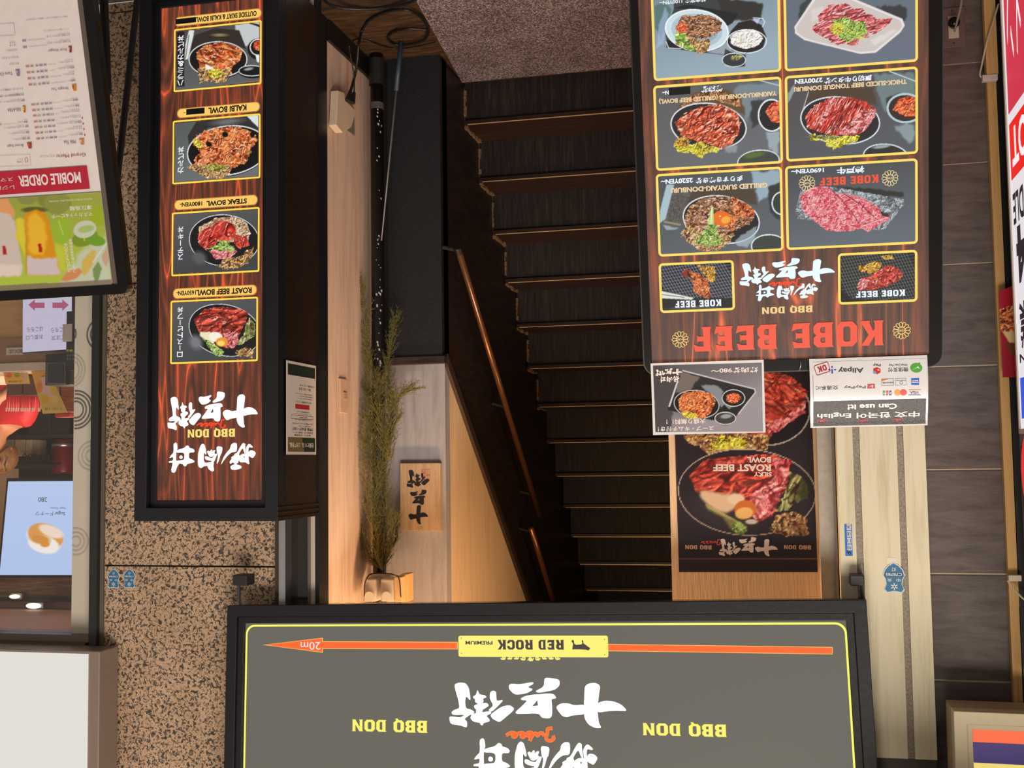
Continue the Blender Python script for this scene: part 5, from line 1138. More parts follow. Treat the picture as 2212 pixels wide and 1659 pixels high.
# yellow line with round corners
la1 = (PBD.L(531, 1380)[0]+PBD.L(527, 1655)[0])/2; la0 = (PBD.L(1833, 1390)[0]+PBD.L(1846, 1655)[0])/2; lb = PBD.L(1150, 1347)[1]
MB().m(EM(250, 250, 104)).flat(rrect(la0, la1, lb, lb+.82, .03), .0182, [rrect(la0+.006, la1-.006, lb+.006, lb+.814, .026)]).obj('yellow_line', t3)
mb = MB()
def bt(pts, d, m_): mb.m(m_); mb.flat([PBD.L(*p) for p in pts], d)
OE = EM(255, 196, 90)
bt([(568, 1393), (698, 1377.5), (698, 1385), (989, 1386.5), (989, 1402.5), (698, 1401.5), (698, 1410)], .0188, OE)
bt([(573, 1393), (696.5, 1379), (696.5, 1386.3), (987.5, 1388), (987.5, 1401.2), (696.5, 1400), (696.5, 1408.5)], .0184, M_ORANGE)
mb.marks = [0, len(mb.f)]
bt([(1313, 1391), (1798.5, 1397.5), (1798.5, 1413.5), (1313, 1406.5)], .0188, OE)
bt([(1314, 1392.3), (1797.3, 1398.8), (1797.3, 1412.2), (1314, 1405.2)], .0184, M_ORANGE)
mb.m(EM(255, 236, 240)); text(mb, '20m', trect(PBD, G2, R4(706, 526, 885, 596)), .018, .0)
mb.lines('arrow', t3)
mb = MB(); YE = EM(255, 243, 120)
r_ = trect(PBD, G1, [(255, 58), (1880, 74), (1880, 308), (255, 288)])
mb.m(YE).flat(rrect(r_[0], r_[1], r_[2], r_[3], .006), .0180)
# scroll ornament
for k in range(-4, 5):
    for sg in (1,):
        cx = 1036+k*72; a_, b_ = PBD.L(*G1([(cx, 312+10*math.cos(k*1.3)+(-8 if abs(k) == 4 else 0))])[0])
        mb.ring(a_, b_, .0022, .0058, .0182, 14); a2, b2 = PBD.L(*G1([(cx+34*(1 if k >= 0 else -1), 318)])[0]); mb.ribbon([(a_, b_), ((a_+a2)/2, b_+.004), (a2, b2-.002)], .0035, .0182)
a_, b_ = PBD.L(*G1([(1030, 318)])[0])
for k in range(-2, 3): mb.ribbon([(a_, b_-.005), (a_+k*.0022, b_), (a_+k*.0038, b_+.005)], .0018, .0181)
DKT = EM(72, 62, 66); mb.m(DKT)
for x, y in ((287, 92), (288, 256), (1840, 106), (1842, 273)):
    a_, b_ = PBD.L(*G1([(x, y)])[0]); mb.prism([(a_+.0016*math.cos(k), b_+.0016*math.sin(k)) for k in range(6)], .0176, .0179)
slab(mb, 'RED ROCK', trect(PBD, G1, [(680, 105), (1402, 118), (1402, 225), (680, 208)]), .0176)
text(mb, 'PREMIUM', trect(PBD, G1, R4(332, 122, 625, 162, 0)), .0176, .03)
# standing bull silhouette
bull = [(1490, 215), (1500, 150), (1482, 130), (1488, 112), (1508, 115), (1512, 150), (1530, 165), (1590, 160), (1600, 150), (1592, 118), (1608, 112), (1612, 148), (1640, 168), (1672, 192), (1688, 200), (1680, 212), (1665, 226), (1640, 218), (1570, 214)]
mb.flat([PBD.L(*p) for p in G1(bull)], .0176)
mb.obj('name_plate', t3)
mb = MB().m(EM(244, 255, 255, 1.5))
brush(mb, '十兵衛', ROW1, trect(PBD, G7, [(58, 60), (2188, 88), (2188, 708), (58, 680)]), .0178)
brush(mb, '焼肉丼', ROW2, trect(PBD, Z(960, 1450, 5.53), [(345, 800), (1832, 822), (1832, 1340), (345, 1318)]), .0178)
mb.lines('brush_lettering', t3)
mb = MB(); jubee(mb, trect(PBD, G7, R4(738, 672, 1308, 828, -6)), .0172, M_ORANGE, EM(255, 150, 60))
mb.m(EM(255, 244, 110)); slab(mb, 'BBQ DON', trect(PBD, G2, [(1168, 1220), (1845, 1236), (1845, 1342), (1168, 1328)]), .018); slab(mb, 'BBQ DON', trect(PBD, G3, [(112, 1190), (828, 1206), (828, 1312), (112, 1294)]), .018)
mb.lines('lettering', t3)
# small lamp arms on the underside corners of the signboard
def arm(px, nm, lab, x0, x1, side):
    p = at(px, 1300, Y=3.47); top = at(px, 1240, Y=3.47)
    t = thing(nm, lab, 'bracket', p)
    child(MB().m(DF(44, 40, 44, .45)).tube([p, Vector((p.x, p.y, top.z))], .006, 6), 'stem', t)
    xa, xb = at(x0, 1250, Y=3.47).x, at(x1, 1250, Y=3.47).x; zt2, zb2 = at(x0, 1240, Y=3.47).z, at(x0, 1263, Y=3.47).z
    child(MB().m(DF(40, 38, 42, .4)).box(xa, xb, 3.44, 3.50, zt2, zb2), 'head', t, bevel=.003)
    return t
arm(516, 'bracket', 'small black bracket under the signboard corner in front of the granite pier', 511, 542, 1)
arm(1863, 'bracket', 'small black bracket under the signboard corner in front of the cream column', 1835, 1866, -1)

# ------------------------------------------------------------------ 4. tea menu board leaning back
O = at(200, 635, Y=2.7); PT = Plane(O, -8.79, 13.85, 1.87)
T1, T2, T3 = Z(0, 200, 10.37), Z(0, 20, 8.295), Z(0, 320, 5.185)
TA0, TA1, TB0, TB1 = -.1015, .62, -1.15, .004
t4 = thing('menu_board', 'black framed tea menu board with white price list and red MOBILE ORDER band', 'sign', PT.M)
MB().m(M_BLACKGLOSS).prism(rrect(TA0, TA1, TB0, TB1, .022), -.004, .03, [rrect(-.0735, TA1-.03, TB0+.03, TB1-.026, .002)]).obj('frame', t4, bevel=.003)
MB().m(DF(118, 106, 98, .35, metal=.5)).prism(rrect(-.0735, TA1-.03, TB0+.03, TB1-.026, .002), .002, .012, [rrect(-.058, TA1-.045, TB0+.045, TB1-.028, .002)]).obj('inner_edge', t4)
MB().m(DF(18, 18, 20, .6)).box(TA0+.01, TA1-.01, .016, .03, TB0+.01, TB1-.01).obj('back_panel', t4)
MB().m(DF(232, 224, 224, .22, coat=.4)).box(-.0578, TA1-.046, .004, .009, TB0+.046, TB1-.0285).obj('sheet', t4)
for sx in (TA0+.03, TA1-.03):
    T = PT.M @ Vector((sx, .012, TB0+.01)); child(MB().m(M_BLACK).tube([T, Vector((T.x, T.y-.02, 0))], .012, 8), 'leg', t4)
# easel struts seen beside the board
for (xa, ya, xb, yb, yy, w_) in ((300, -30, 252, 398, 2.98, .010), (222, -60, 232, 200, 2.88, .013)):
    A_, B_ = at(xa, ya, Y=yy+.12), at(xb, yb, Y=yy); D_ = (A_-B_)
    child(MB().m(M_BLACK).tube([B_, B_+D_*(B_.z/-D_.z)], w_, 8), 'strut', t4)
    child(MB().m(DF(120, 116, 110, .4, metal=.6)).tube([B_, PT.M @ Vector((TA0+.01, .028, (PT.M.inverted() @ B_).z))], .004, 6), 'hinge_bar', t4)
PTD = Plane(PT.O+PT.d*.004, -8.79, 13.85, 1.87)
pic_part(PTD, T3, [(-520, 600), (1136, 490), (1264, 1530), (-520, 1640)], t4, VC(False, rough=.25, coat=.3), [
 ('g', (150, 160, 70), (176, 200, 70), 80), ('p', [(1000, 1050), (1300, 950), (1300, 1600), (700, 1600), (700, 1450)], (196, 206, 196), .9, 60),
 ('e', 620, 590, 190, 110, 10, (128, 140, 60), 20), ('e', 650, 620, 140, 120, 0, (140, 150, 70), 20), ('e', 320, 560, 110, 70, 0, (140, 144, 80), 16), ('p', [(-520, 560), (100, 560), (180, 700), (180, 780), (-520, 760)], (226, 160, 106), 1, 10),
 ('e', 700, 920, 118, 150, 8, (150, 186, 52), 8), ('l', [(670, 810), (720, 960)], 14, (196, 214, 130), .7), ('e', 1140, 760, 120, 110, 0, (156, 178, 40), 10), ('e', 960, 1000, 150, 90, -20, (120, 150, 40), 12), ('e', 1080, 1030, 110, 60, 10, (110, 160, 40), 10),
 ('e', 962, 905, 128, 96, -14, (196, 208, 190), 8), ('e', 975, 900, 90, 40, -10, (166, 190, 120), 14), ('l', [(940, 960), (960, 1030)], 12, (210, 220, 110)),
 ('p', [(640, 1060), (760, 1120), (740, 1380), (600, 1300)], (196, 206, 60), .8, 26), ('p', [(1040, 1130), (1090, 1150), (1050, 1300), (960, 1430), (930, 1400), (930, 1260)], (206, 180, 90), 1, 6), ('p', [(690, 1480), (760, 1380), (900, 1340), (935, 1380), (880, 1450), (760, 1490)], (206, 140, 90), 1, 6), ('p', [(1045, 1360), (1110, 1260), (1150, 1340), (1120, 1460), (1080, 1530)], (120, 150, 90)), ('p', [(1150, 1200), (1210, 1100), (1225, 1250), (1200, 1330), (1160, 1260)], (196, 160, 136), .9), ('l', [(1210, 1050), (1120, 1180), (1050, 1280)], 7, (228, 234, 228)),
 ('e', 400, 690, 140, 34, 0, (96, 92, 40), 16), ('p', [(280, 780), (310, 720), (420, 685), (520, 720), (560, 800), (640, 1180), (690, 1400), (640, 1430), (360, 1420), (310, 1400), (300, 1000)], (214, 150, 16), 1, 6), ('p', [(330, 780), (420, 720), (500, 800), (540, 1000), (500, 1200), (340, 1180)], (232, 186, 50), 1, 30), ('p', [(325, 1190), (380, 1230), (560, 1230), (640, 1220), (695, 1390), (660, 1425), (340, 1418), (312, 1390)], (206, 196, 204), 1, 18), ('l', [(280, 790), (310, 1000), (310, 1400)], 10, (190, 130, 30), .7),
 ('p', [(440, 1070), (475, 1065), (492, 1160), (450, 1165)], (176, 26, 28)), ('p', [(-300, 800), (-40, 715), (120, 730), (180, 820), (230, 1100), (275, 1350), (230, 1420), (-300, 1450)], (206, 196, 190), 1, 8), ('p', [(-300, 1300), (270, 1300), (240, 1420), (-300, 1450)], (226, 216, 206), .9, 26), ('p', [(40, 1092), (75, 1090), (92, 1182), (52, 1186)], (176, 26, 28)), ('p', [(180, 800), (230, 760), (290, 800), (300, 1250), (260, 1100), (200, 1000)], (222, 206, 60), 1, 20),
 ('p', [(-520, 1560), (700, 1500), (1270, 1470), (1270, 1700), (-520, 1700)], (124, 110, 100), .85)], .7, name='drink_photo', d=-.0012)
mb = MB(); INK = DF(84, 70, 74, .5); INR = DF(172, 48, 58, .5); INB = DF(74, 92, 150, .5); WH = DF(236, 224, 226, .4); INM = DF(140, 34, 54, .5)
def tt(m_, s_, zf, x0, y0, x1, y1, s, bd=.0): mb.m(m_); text(mb, s_, trect(PTD, zf, R4(x0, y0, x1, y1, s)), -.0014, bd)
def tflat(m_, pts, d=-.001): mb.m(m_); mb.flat([PTD.L(*p) for p in pts], d)
tflat(DF(184, 30, 56, .35), T3([(-500, 300), (980, 198), (1015, 455), (-500, 560)]), -.0008)
tt(WH, 'MOBILE ORDER', T3, 218, 300, 915, 425, 28, .03); tt(WH, 'スマホ', T3, -60, 338, 158, 380, 10); tt(WH, 'レジに', T3, -40, 425, 172, 470, 8)
tt(INM, 'Grand Menu', T1, 1290, 1405, 1940, 1475, 45); tt(INM, 'グランドメニュー', T1, 895, 1420, 1245, 1470, 26)
# section headings and prices
def section(zf, x0, x1, y, s, t_, size): tt(INK, t_, zf, x0, y, x1, y+size, s, .01)
tt(INK, 'Milk Tea', T1, 1450, 1085, 1715, 1160, 16); tt(INK, 'Brown Sugar', T1, 170, 1170, 540, 1240, 26); tt(INK, 'GELATEA', T1, 190, 365, 490, 435, 16)
tt(INK, 'Straight Tea', T2, 940, 1410, 1240, 1465, 22); tt(INK, 'Fruit Vinegar', T2, 875, 720, 1210, 775, 24); tt(INK, 'Taro Choco', T2, -100, 1150, 245, 1205, 18)
for zf, (x, y, w_, h_), c1, c2 in ((T1, (1790, 1040, 110, 130), (196, 130, 96), (214, 190, 170)), (T1, (620, 1125, 110, 130), (150, 70, 40), (190, 110, 80)), (T1, (525, 305, 70, 145), (190, 120, 30), (230, 190, 90)), (T2, (1300, 1355, 85, 110), (206, 140, 30), (180, 90, 20)), (T2, (1240, 670, 60, 110), (130, 40, 50), (196, 150, 150)), (T2, (290, 1090, 80, 110), (150, 120, 150), (190, 170, 190))):
    tflat(DF(*c1, .4), zf([(x, y), (x+w_, y-8), (x+w_, y+h_), (x+w_*.4, y+h_)])); tflat(DF(*c2, .4), zf([(x+w_*.1, y+h_*.15), (x+w_*.5, y+h_*.1), (x+w_*.55, y+h_*.6), (x+w_*.15, y+h_*.6)]), -.0012)
def row(zf, nm, en, xr, xl, y, k, prices, xp, lead, sz, slope):
    """one line of the list: name at the right end of the photo, prices towards the left"""
    tt(INK, nm, zf, xl, y, xr, y+sz, (xr-xl)*slope, .012)
    if en: tt(INK, en, zf, xr-(xr-xl)*.5, y-sz*1.25, xr-8, y-sz*.75, (xr-xl)*.5*slope)
    if lead: x0_, x1_ = lead; yy = y+sz*.5+(xr-x1_)*slope*.8; tflat(INK, zf([(x0_, yy+(x1_-x0_)*slope), (x1_, yy), (x1_, yy+3.5), (x0_, yy+3.5+(x1_-x0_)*slope)]))
    for (xa, xb, s_, m_) in prices: tt(m_, s_, zf, xa, y+(xr-xb)*slope-4, xb, y+(xr-xb)*slope+sz+2, (xb-xa)*slope, .02 if m_ is not INK else .005)
mt = [('黒糖 ミルクティー', 'Tea Ouring Milk Tea', 1875, 1550, 940, (440, 490, 510, 440, 490), (1335, 1530)), ('ブラック ミルクティー', 'Black Milk Tea', 1860, 1455, 812, (440, 490, 510, 440, 490), (1310, 1435)), ('阿里山ウーロン ミルクティー', 'Alishan Oolong Milk Tea', 1845, 1295, 688, (490, 540, 550, 490, 540), None), ('アールグレイ ミルクティー', 'Earl Grey Milk Tea', 1825, 1335, 560, (490, 540, 550, 490, 540), (1265, 1310)),
      ('マサラチャイ ミルクティー', 'Masala Chai Milk Tea', 1805, 1360, 430, (510, 560, 650, 510, 560), (1255, 1335)), ('蜂蜜 ミルクティー', 'Honey Milk Tea', 1790, 1450, 305, (540, 590, 600, 540, 590), (1235, 1420)), ('鉄観音 ミルクティー', 'Tieguanyin Milk Tea', 1770, 1395, 178, (540, 590, 600, 540, 590), (1220, 1375))]
for i, (nm, en, xr, xl, y, pr, ld) in enumerate(mt):
    sh = -18.5*i; xs = [(1228+sh, 1300+sh), (1135+sh, 1210+sh), (1045+sh, 1112+sh), (940+sh, 1010+sh), (835+sh, 920+sh)]
    row(T1, nm, en, xr, xl, y, i, [(a_, b_, str(p_), m_) for (a_, b_), p_, m_ in zip(xs, pr, (INK, INB, INK, INK, INR))], 0, ld, 38, .085)
    if i < 4: tflat(DF(170, 70, 50, .5), T1([(1898-sh*-1, y+10), (1925+sh, y-6), (1935+sh, y+24), (1912+sh, y+34)]))
for i, (nm, xr, xl, y) in enumerate((('黒糖 烏龍ミルクティー', 695, 300, 1040), ('黒糖 ブラックミルクティー', 675, 200, 912), ('黒糖 アールグレイミルクティー', 660, 120, 785), ('黒糖 ミルク', 638, 420, 655), ('黒糖ブラックミルクティー ジェラ', 575, -60, 212), ('さくら&ストロベリー アールグレイ', 555, -60, 82))):
    row(T1, nm, 'Brown Sugar Milk Tea', xr, xl, y, i, [(-40+i*8, 60, '540', INK)] if i in (3,) else [], 0, (100, 395) if i == 3 else None, 38, .085)
for i, (nm, en, xr, xl, y, pr, ld) in enumerate((('鉄観音ティー', 'Oolong Tea', 1365, 1215, 1275, (290, 340, 390, 290, 340), (930, 1195)), ('ブラックティー', 'Black Tea', 1350, 1140, 1165, (290, 340, 390, 290, 340), (915, 1120)), ('阿里山ウーロンティー', 'Alishan Oolong Tea', 1345, 1025, 1055, (340, 390, 440, 340, 390), (900, 1000)), ('アールグレイティー', 'Earl Grey Tea', 1325, 1050, 945, (340, 390, 440, 340, 390), (885, 1020)))):
    sh = -17*i; xs = [(850+sh, 905+sh), (770+sh, 835+sh), (705+sh, 755+sh), (615+sh, 670+sh), (530+sh, 598+sh)]
    row(T2, nm, en, xr, xl, y, i, [(a_, b_, str(p_), m_) for (a_, b_), p_, m_ in zip(xs, pr, (INK, INB, INK, INK, INR))], 0, ld, 32, .09)
row(T2, 'さくら&ストロベリー ミルク', 'Pomegranate & Strawberry Vinegar Milk', 1280, 865, 600, 0, [(430, 500, '590', INB)], 0, (530, 850), 32, .09)
row(T2, 'さくら&ストロベリー ソーダ', 'Pomegranate & Strawberry Vinegar Soda', 1265, 850, 485, 0, [(415, 487, '590', INB)], 0, (515, 825), 32, .09)
for nm, xr, xl, y in (('タロ ミルク', 358, 190, 975), ('チョコレート ミルク', 345, 60, 870), ('チョコミルクティー', 325, 120, 735), ('-ピーチ', 310, 190, 640), ('-ミルク', 300, 190, 590), ('マンゴーピーチ阿里山 ジェラ', 430, -40, 1450), ('さくら&ストロベリー アール', 445, -60, 1560)):
    row(T2, nm, None, xr, xl, y, 0, [], 0, None, 32, .09)
tt(INK, '※別途トッピング料金がかかります。※価格はすべて税込表示です。', T2, 480, 190, 1225, 212, 66); tt(INK, '※アレルギー情報はスタッフまでお尋ねください。', T2, 785, 385, 1250, 404, 30)
for zf, x0_, x1_, y0_, y1_, sl_ in ((T1, -300, 690, 1395, 1645, .05), (T2, -300, 265, 265, 480, .05)):
    for (ya, yb) in ((y0_, y0_+4), (y1_, y1_+4)): tflat(INM, zf([(x0_, ya+(x1_-x0_)*sl_*.6), (x1_, ya-12), (x1_, yb-12), (x0_, yb+(x1_-x0_)*sl_*.6)]))
    tflat(INM, zf([(x1_-3, y0_-12), (x1_+1, y0_-12), (x1_+24, y1_-12), (x1_+20, y1_-12)]))
tt(INM, 'スマホ版', T1, 400, 1545, 540, 1575, 8, .02); tt(INM, 'メニュー', T1, 400, 1490, 535, 1520, 8)
mb.m(INM); a_, b_ = PTD.L(*T1([(612, 1515)])[0]); mb.frame(a_-.0035, a_+.0035, b_-.0055, b_+.0055, .0008, -.0014, -.0011)
tt(WH, 'マスカット&ピーチ', T3, 585, 745, 1050, 790, 32, .01); tt(WH, '凍頂烏龍', T3, 790, 650, 1040, 700, 12, .015); tt(WH, 'MUSCAT & PEACH DONG DING OOLONG', T3, 560, 588, 1040, 606, 30)
mb.m(WH)
column(mb, 'フルーツ香る凍頂烏龍茶', trect(PTD, T3, R4(800, 1010, 845, 1390)), -.0014, .01); column(mb, 'さっぱり、すっきり味', trect(PTD, T3, R4(745, 1060, 785, 1390)), -.0014, .01)
mb.obj('lettering', t4)

# ------------------------------------------------------------------ 5. poster on the cream panel
PP = Plane((pxX(1600, 1150, YP), YP-.0015, 0), 0, 0, -.8)
tp = thing('poster', 'dark poster of two beef bowls on the ribbed cream panel beside the stairs', 'poster', PP.M)
pq = [(217, 60), (1115, 60), (1165, 1435), (262, 1435)]
pic_part(PP, K_ := Z(1380, 760, 3.0156), pq, tp, VC(False, rough=.3, coat=.15), [
 ('g', (40, 32, 38), (44, 34, 40), 90), ('p', [(200, 1352), (1200, 1352), (1200, 1440), (200, 1440)], (48, 32, 32)), ('l', [(262, 1347), (1165, 1348)], 3, (200, 130, 100)), ('l', [(232, 540), (262, 1347)], 2.5, (170, 110, 96)),
 ('e', 820, 370, 300, 246, 8, (28, 22, 26)), ('r', 818, 368, 302, 248, 9, (176, 164, 156), 8),
 ('f', ('p', [(560, 100), (900, 130), (1010, 170), (1100, 260), (1090, 330), (1000, 430), (900, 500), (860, 560), (700, 560), (560, 400)], 10), 'roast', .014, 121, {'hi': .66, 'rot': 30, 'stretch': (1, 2), 'hic': (240, 170, 130)}),
 ('f', ('p', [(820, 480), (960, 420), (1090, 320), (1080, 400), (940, 500), (840, 560)], 12), 'pink', .03, 122, {'hi': .52, 'hic': (240, 190, 160)}), ('l', [(830, 250), (930, 160)], 9, (60, 20, 16), .7), ('l', [(820, 330), (900, 360), (1080, 300)], 7, (70, 22, 18), .6),
 ('f', ('p', [(280, 540), (430, 530), (700, 530), (860, 560), (840, 640), (700, 690), (520, 690), (430, 660), (400, 620), (330, 600)], 20), 'lettuce', .035, 123, {'hi': .62, 'dark': (50, 20, 14), 'dk': .5}), ('f', ('p', [(470, 600), (540, 550), (640, 560), (720, 600), (690, 640), (560, 640), (480, 650)], 16), 'yellow', .035, 124, {'hi': .74, 'dk': .5}),
 ('e', 705, 918, 448, 280, 3, (40, 32, 36)), ('e', 560, 1060, 240, 110, 20, (52, 44, 48), 60), ('r', 705, 918, 450, 282, 6, (190, 168, 150), 3),
 ('f', ('p', [(330, 810), (430, 710), (620, 690), (880, 670), (980, 720), (990, 800), (960, 900), (900, 1000), (870, 1090), (780, 1110), (700, 1000), (560, 930), (420, 930), (380, 920)], 12), 'roast', .010, 125, {'hi': .74, 'rot': -15, 'stretch': (1, 2), 'dark': (70, 14, 14)}),
 ('f', ('p', [(870, 690), (1000, 700), (1000, 730), (940, 900), (880, 1060), (840, 1090), (760, 1090), (720, 980), (780, 880), (900, 820)], 16), 'pink', .02, 126, {'hi': .58, 'dark': (120, 20, 30)}),
 ('l', [(500, 920), (560, 860), (700, 830), (820, 850), (890, 930)], 12, (90, 20, 20), .6), ('l', [(440, 800), (560, 770), (700, 780), (820, 840)], 9, (90, 20, 20), .5), ('l', [(350, 830), (420, 730), (600, 700)], 7, (90, 20, 20), .5),
 ('p', [(405, 915), (440, 905), (540, 930), (640, 925), (690, 940), (680, 980), (620, 1030), (540, 1060), (430, 980), (405, 940)], (222, 186, 150), 1, 8), ('e', 640, 965, 56, 34, 0, (232, 204, 170), 8), ('e', 700, 1030, 72, 60, 0, (206, 110, 50), 6), ('e', 692, 1055, 58, 38, -8, (238, 186, 110), 6), ('e', 740, 1110, 40, 16, 0, (220, 200, 180), 6),
 ('p', [(430, 1000), (470, 1010), (600, 1080), (680, 1130), (660, 1190), (610, 1160), (560, 1090), (450, 1030)], (130, 120, 70), 1, 8), ('l', [(440, 1000), (560, 1060), (700, 1140)], 5, (214, 200, 130)), ('l', [(450, 1015), (600, 1090)], 4, (214, 200, 130)), ('f', ('e', 660, 1150, 50, 36, 30, .3), 'green', .04, 127, {'hi': .7}),
 ('f', ('p', [(990, 790), (1050, 810), (1110, 880), (1090, 960), (980, 1030), (900, 1050), (940, 980), (960, 880)], 14), 'leaf', .014, 128, {'stretch': (1, .4), 'hi': .7, 'dk': .5}), ('f', ('p', [(860, 1160), (900, 1070), (1000, 1040), (1090, 1080), (1100, 1200), (1040, 1210), (940, 1200)], 16), 'lettuce', .03, 129, {'hi': .66, 'dark': (40, 20, 20), 'dk': .6})], .42, name='print', d=0)
mb = MB(); CRM = DF(236, 214, 200, .4)
def pt(m_, fn, s_, q, **k): mb.m(m_); fn(mb, s_, trect(PP, K_, q), -.0015)
mb.m(CRM); text(mb, 'SILKY', trect(PP, K_, R4(748, 784, 866, 812)), -.0012, .03); text(mb, 'ROAST BEEF', trect(PP, K_, R4(484, 732, 860, 778)), -.0012, .035); text(mb, 'BOWL', trect(PP, K_, R4(705, 684, 860, 722)), -.0012, .035)
mb.m(DF(226, 176, 150, .4)); slab(mb, 'BBQ DON', trect(PP, K_, R4(302, 1260, 475, 1286)), -.0012); slab(mb, 'BBQ DON', trect(PP, K_, R4(945, 1260, 1122, 1286)), -.0012)
mb.m(DF(244, 226, 214, .4)); brush(mb, '十兵衛', ROW1, trect(PP, K_, R4(520, 1205, 908, 1335)), -.0012)
jubee(mb, trect(PP, K_, R4(405, 1222, 530, 1258)), -.0014, DF(214, 60, 60, .4))
mb.lines('lettering', tp)

# ------------------------------------------------------------------ 6. round blue shield plates and small labels
def shield(cx, cy, w_, Y, code, lab, third='中央'):
    pl = Plane((pxX(cx, cy, Y), Y-.001, pxZ(cx, cy, Y)), 0, 0, 0); k = w_*Y/2450
    t = thing('number_plate', lab, 'plate', pl.M, 'blue shield number plates on the shop fronts')
    sh = [(-.5, .35), (-.42, .12), (-.3, -.12), (-.5, -.6), (-.36, -.74), (-.2, -.66), (0, -.62), (.2, -.66), (.36, -.74), (.5, -.6), (.3, -.12), (.42, .12), (.5, .35)]
    sh = [(-.34, .66), (-.14, .62), (0, .60), (.14, .62), (.34, .66), (.46, .52), (.36, .26), (.40, .02), (.50, -.16), (.42, -.42), (.24, -.62), (0, -.76), (-.24, -.62), (-.42, -.42), (-.50, -.16), (-.40, .02), (-.36, .26), (-.46, .52)]
    mb = MB().m(DF(206, 216, 220, .35)).prism([(a*k, b*k) for a, b in sh], -.001, .001); mb.obj('plate', t)
    mb = MB().m(DF(50, 116, 160, .35)).flat([(a*k*.9, b*k*.92-.0) for a, b in sh], -.0014); mb.m(DF(36, 84, 132, .35)).flat(rrect(-.40*k, .40*k, -.30*k, -.10*k), -.0016)
    mb.obj('blue_face', t); mb = MB().m(DF(226, 228, 220, .35))
    for j in range(3):
        c_, s_ = math.cos(math.pi*j/3+.5236), math.sin(math.pi*j/3+.5236); r = .16*k; mb.ribbon([(-c_*r, .36*k-s_*r), (c_*r, .36*k+s_*r)], .045*k, -.0018)
    text(mb, '中', (-.30*k, -.10*k, -.02*k, .14*k), -.0018, .02); text(mb, '央', (.10*k, .30*k, -.02*k, .14*k), -.0018, .02); text(mb, code, (-.36*k, .36*k, -.27*k, -.13*k), -.0018, .02); text(mb, '灯', (-.1*k, .1*k, -.52*k, -.34*k), -.0018, .02)
    mb.obj('lettering', t)
shield(246, 1251, 33, YF, 'C78784', 'blue shield plate on the granite, the one next to the black window frame'); shield(280, 1251, 33, YF, 'C78785', 'blue shield plate on the granite, the one farther from the black window frame'); shield(1931, 1250, 44, YC, 'C78785', 'larger blue shield plate on the cream column under a small blank tag')
def plate(name, x0, y0, x1, y1, Y, th, m_, lab, cat, bev=0):
    p = Vector((pxX((x0+x1)/2, (y0+y1)/2, Y), Y, pxZ((x0+x1)/2, (y0+y1)/2, Y)))
    t = thing(name, lab, cat, p); ym = (y0+y1)/2; xm = (x0+x1)/2
    child(MB().m(m_).box(pxX(x1, ym, Y), pxX(x0, ym, Y), Y-th, Y, pxZ(xm, y0, Y), pxZ(xm, y1, Y)), 'body', t, bevel=bev); return t
plate('blank_tag', 1916, 1205, 1935, 1218, YC, .001, DF(232, 226, 206, .4), 'small blank cream tag on the cream column above a blue shield plate', 'tag')
tb = plate('blue_label', 1825, 1132, 1841, 1201, YC, .001, DF(44, 116, 200, .4), 'narrow upright blue label with white boxes on the cream column', 'label')
PLB = Plane((pxX(1833, 1166, YC), YC-.0012, pxZ(1833, 1166, YC)))
mb = MB().m(DF(214, 220, 224, .4)); hh = 69*YC/2450
for k in range(4): mb.box(-.008, .004, -.0003, 0, -hh*.46+k*hh*.2, -hh*.46+k*hh*.2+hh*.17)
mb.m(DF(20, 24, 30, .4)); 
for k, s_ in enumerate(('246', '18', '11', '93')): text(mb, s_, (-.006, .003, -hh*.43+k*hh*.2, -hh*.43+k*hh*.2+hh*.11), -.0006, .01)
mb.ring(-.002, hh*.40, .0022, .0042, -.0004).ring(.003, hh*.36, .0022, .0042, -.0004)
mb.v = [tuple(Vector(v)+PLB.O) for v in mb.v]; child(mb, 'print', tb)

# ------------------------------------------------------------------ 7. hall details
# black pipe with grey paint specks
pc = at(815, 400, Y=4.0); tpi = thing('drain_pipe', 'black drain pipe with grey paint specks in the hall corner', 'pipe', Vector((pc.x, 4.0, 0)))
pr = .0245
child(MB().m(M_BLACK).tube([(pc.x, 4.0, .0), (pc.x, 4.0, 2.62)], pr, 16), 'pipe', tpi, smooth_=True)
child(MB().m(DF(26, 26, 28, .5)).tube([(pc.x, 4.0, .02), (pc.x, 4.0, .12)], pr+.005, 16), 'collar', tpi)
child(MB().m(DF(90, 84, 80, .8, var=.6, bscale=200)).tube([(pc.x, 4.0, .19), (pc.x, 4.0, .215)], pr+.002, 16), 'tape', tpi)
mb = MB().m(DF(190, 184, 178, .6)); r = random.Random(4)
for k in range(46):
    z = r.choice((r.uniform(.15, .45), r.uniform(.5, 1.25), r.uniform(.9, 1.2))); a = r.gauss(-2.1, .28); s = r.uniform(.001, .0032)
    c = Vector((pc.x+math.cos(a)*(pr+.0006), 4.0+math.sin(a)*(pr+.0006), z)); tx_ = Vector((-math.sin(a), math.cos(a), 0))
    mb.add([c-tx_*s-Vector((0, 0, s)), c+tx_*s-Vector((0, 0, s*1.6)), c+tx_*s+Vector((0, 0, s)), c-tx_*s+Vector((0, 0, s*2))], [(0, 1, 2, 3)])
child(mb, 'paint_specks', tpi, kind='stuff')
for y_, s_ in ((848, 1), (845, 1)):
    pass
p = at(788, 846, Y=3.99); child(MB().m(M_BLACK).box(pc.x, p.x, 3.985, 4.01, p.z-.01, p.z+.01), 'wall_clamp', tpi)
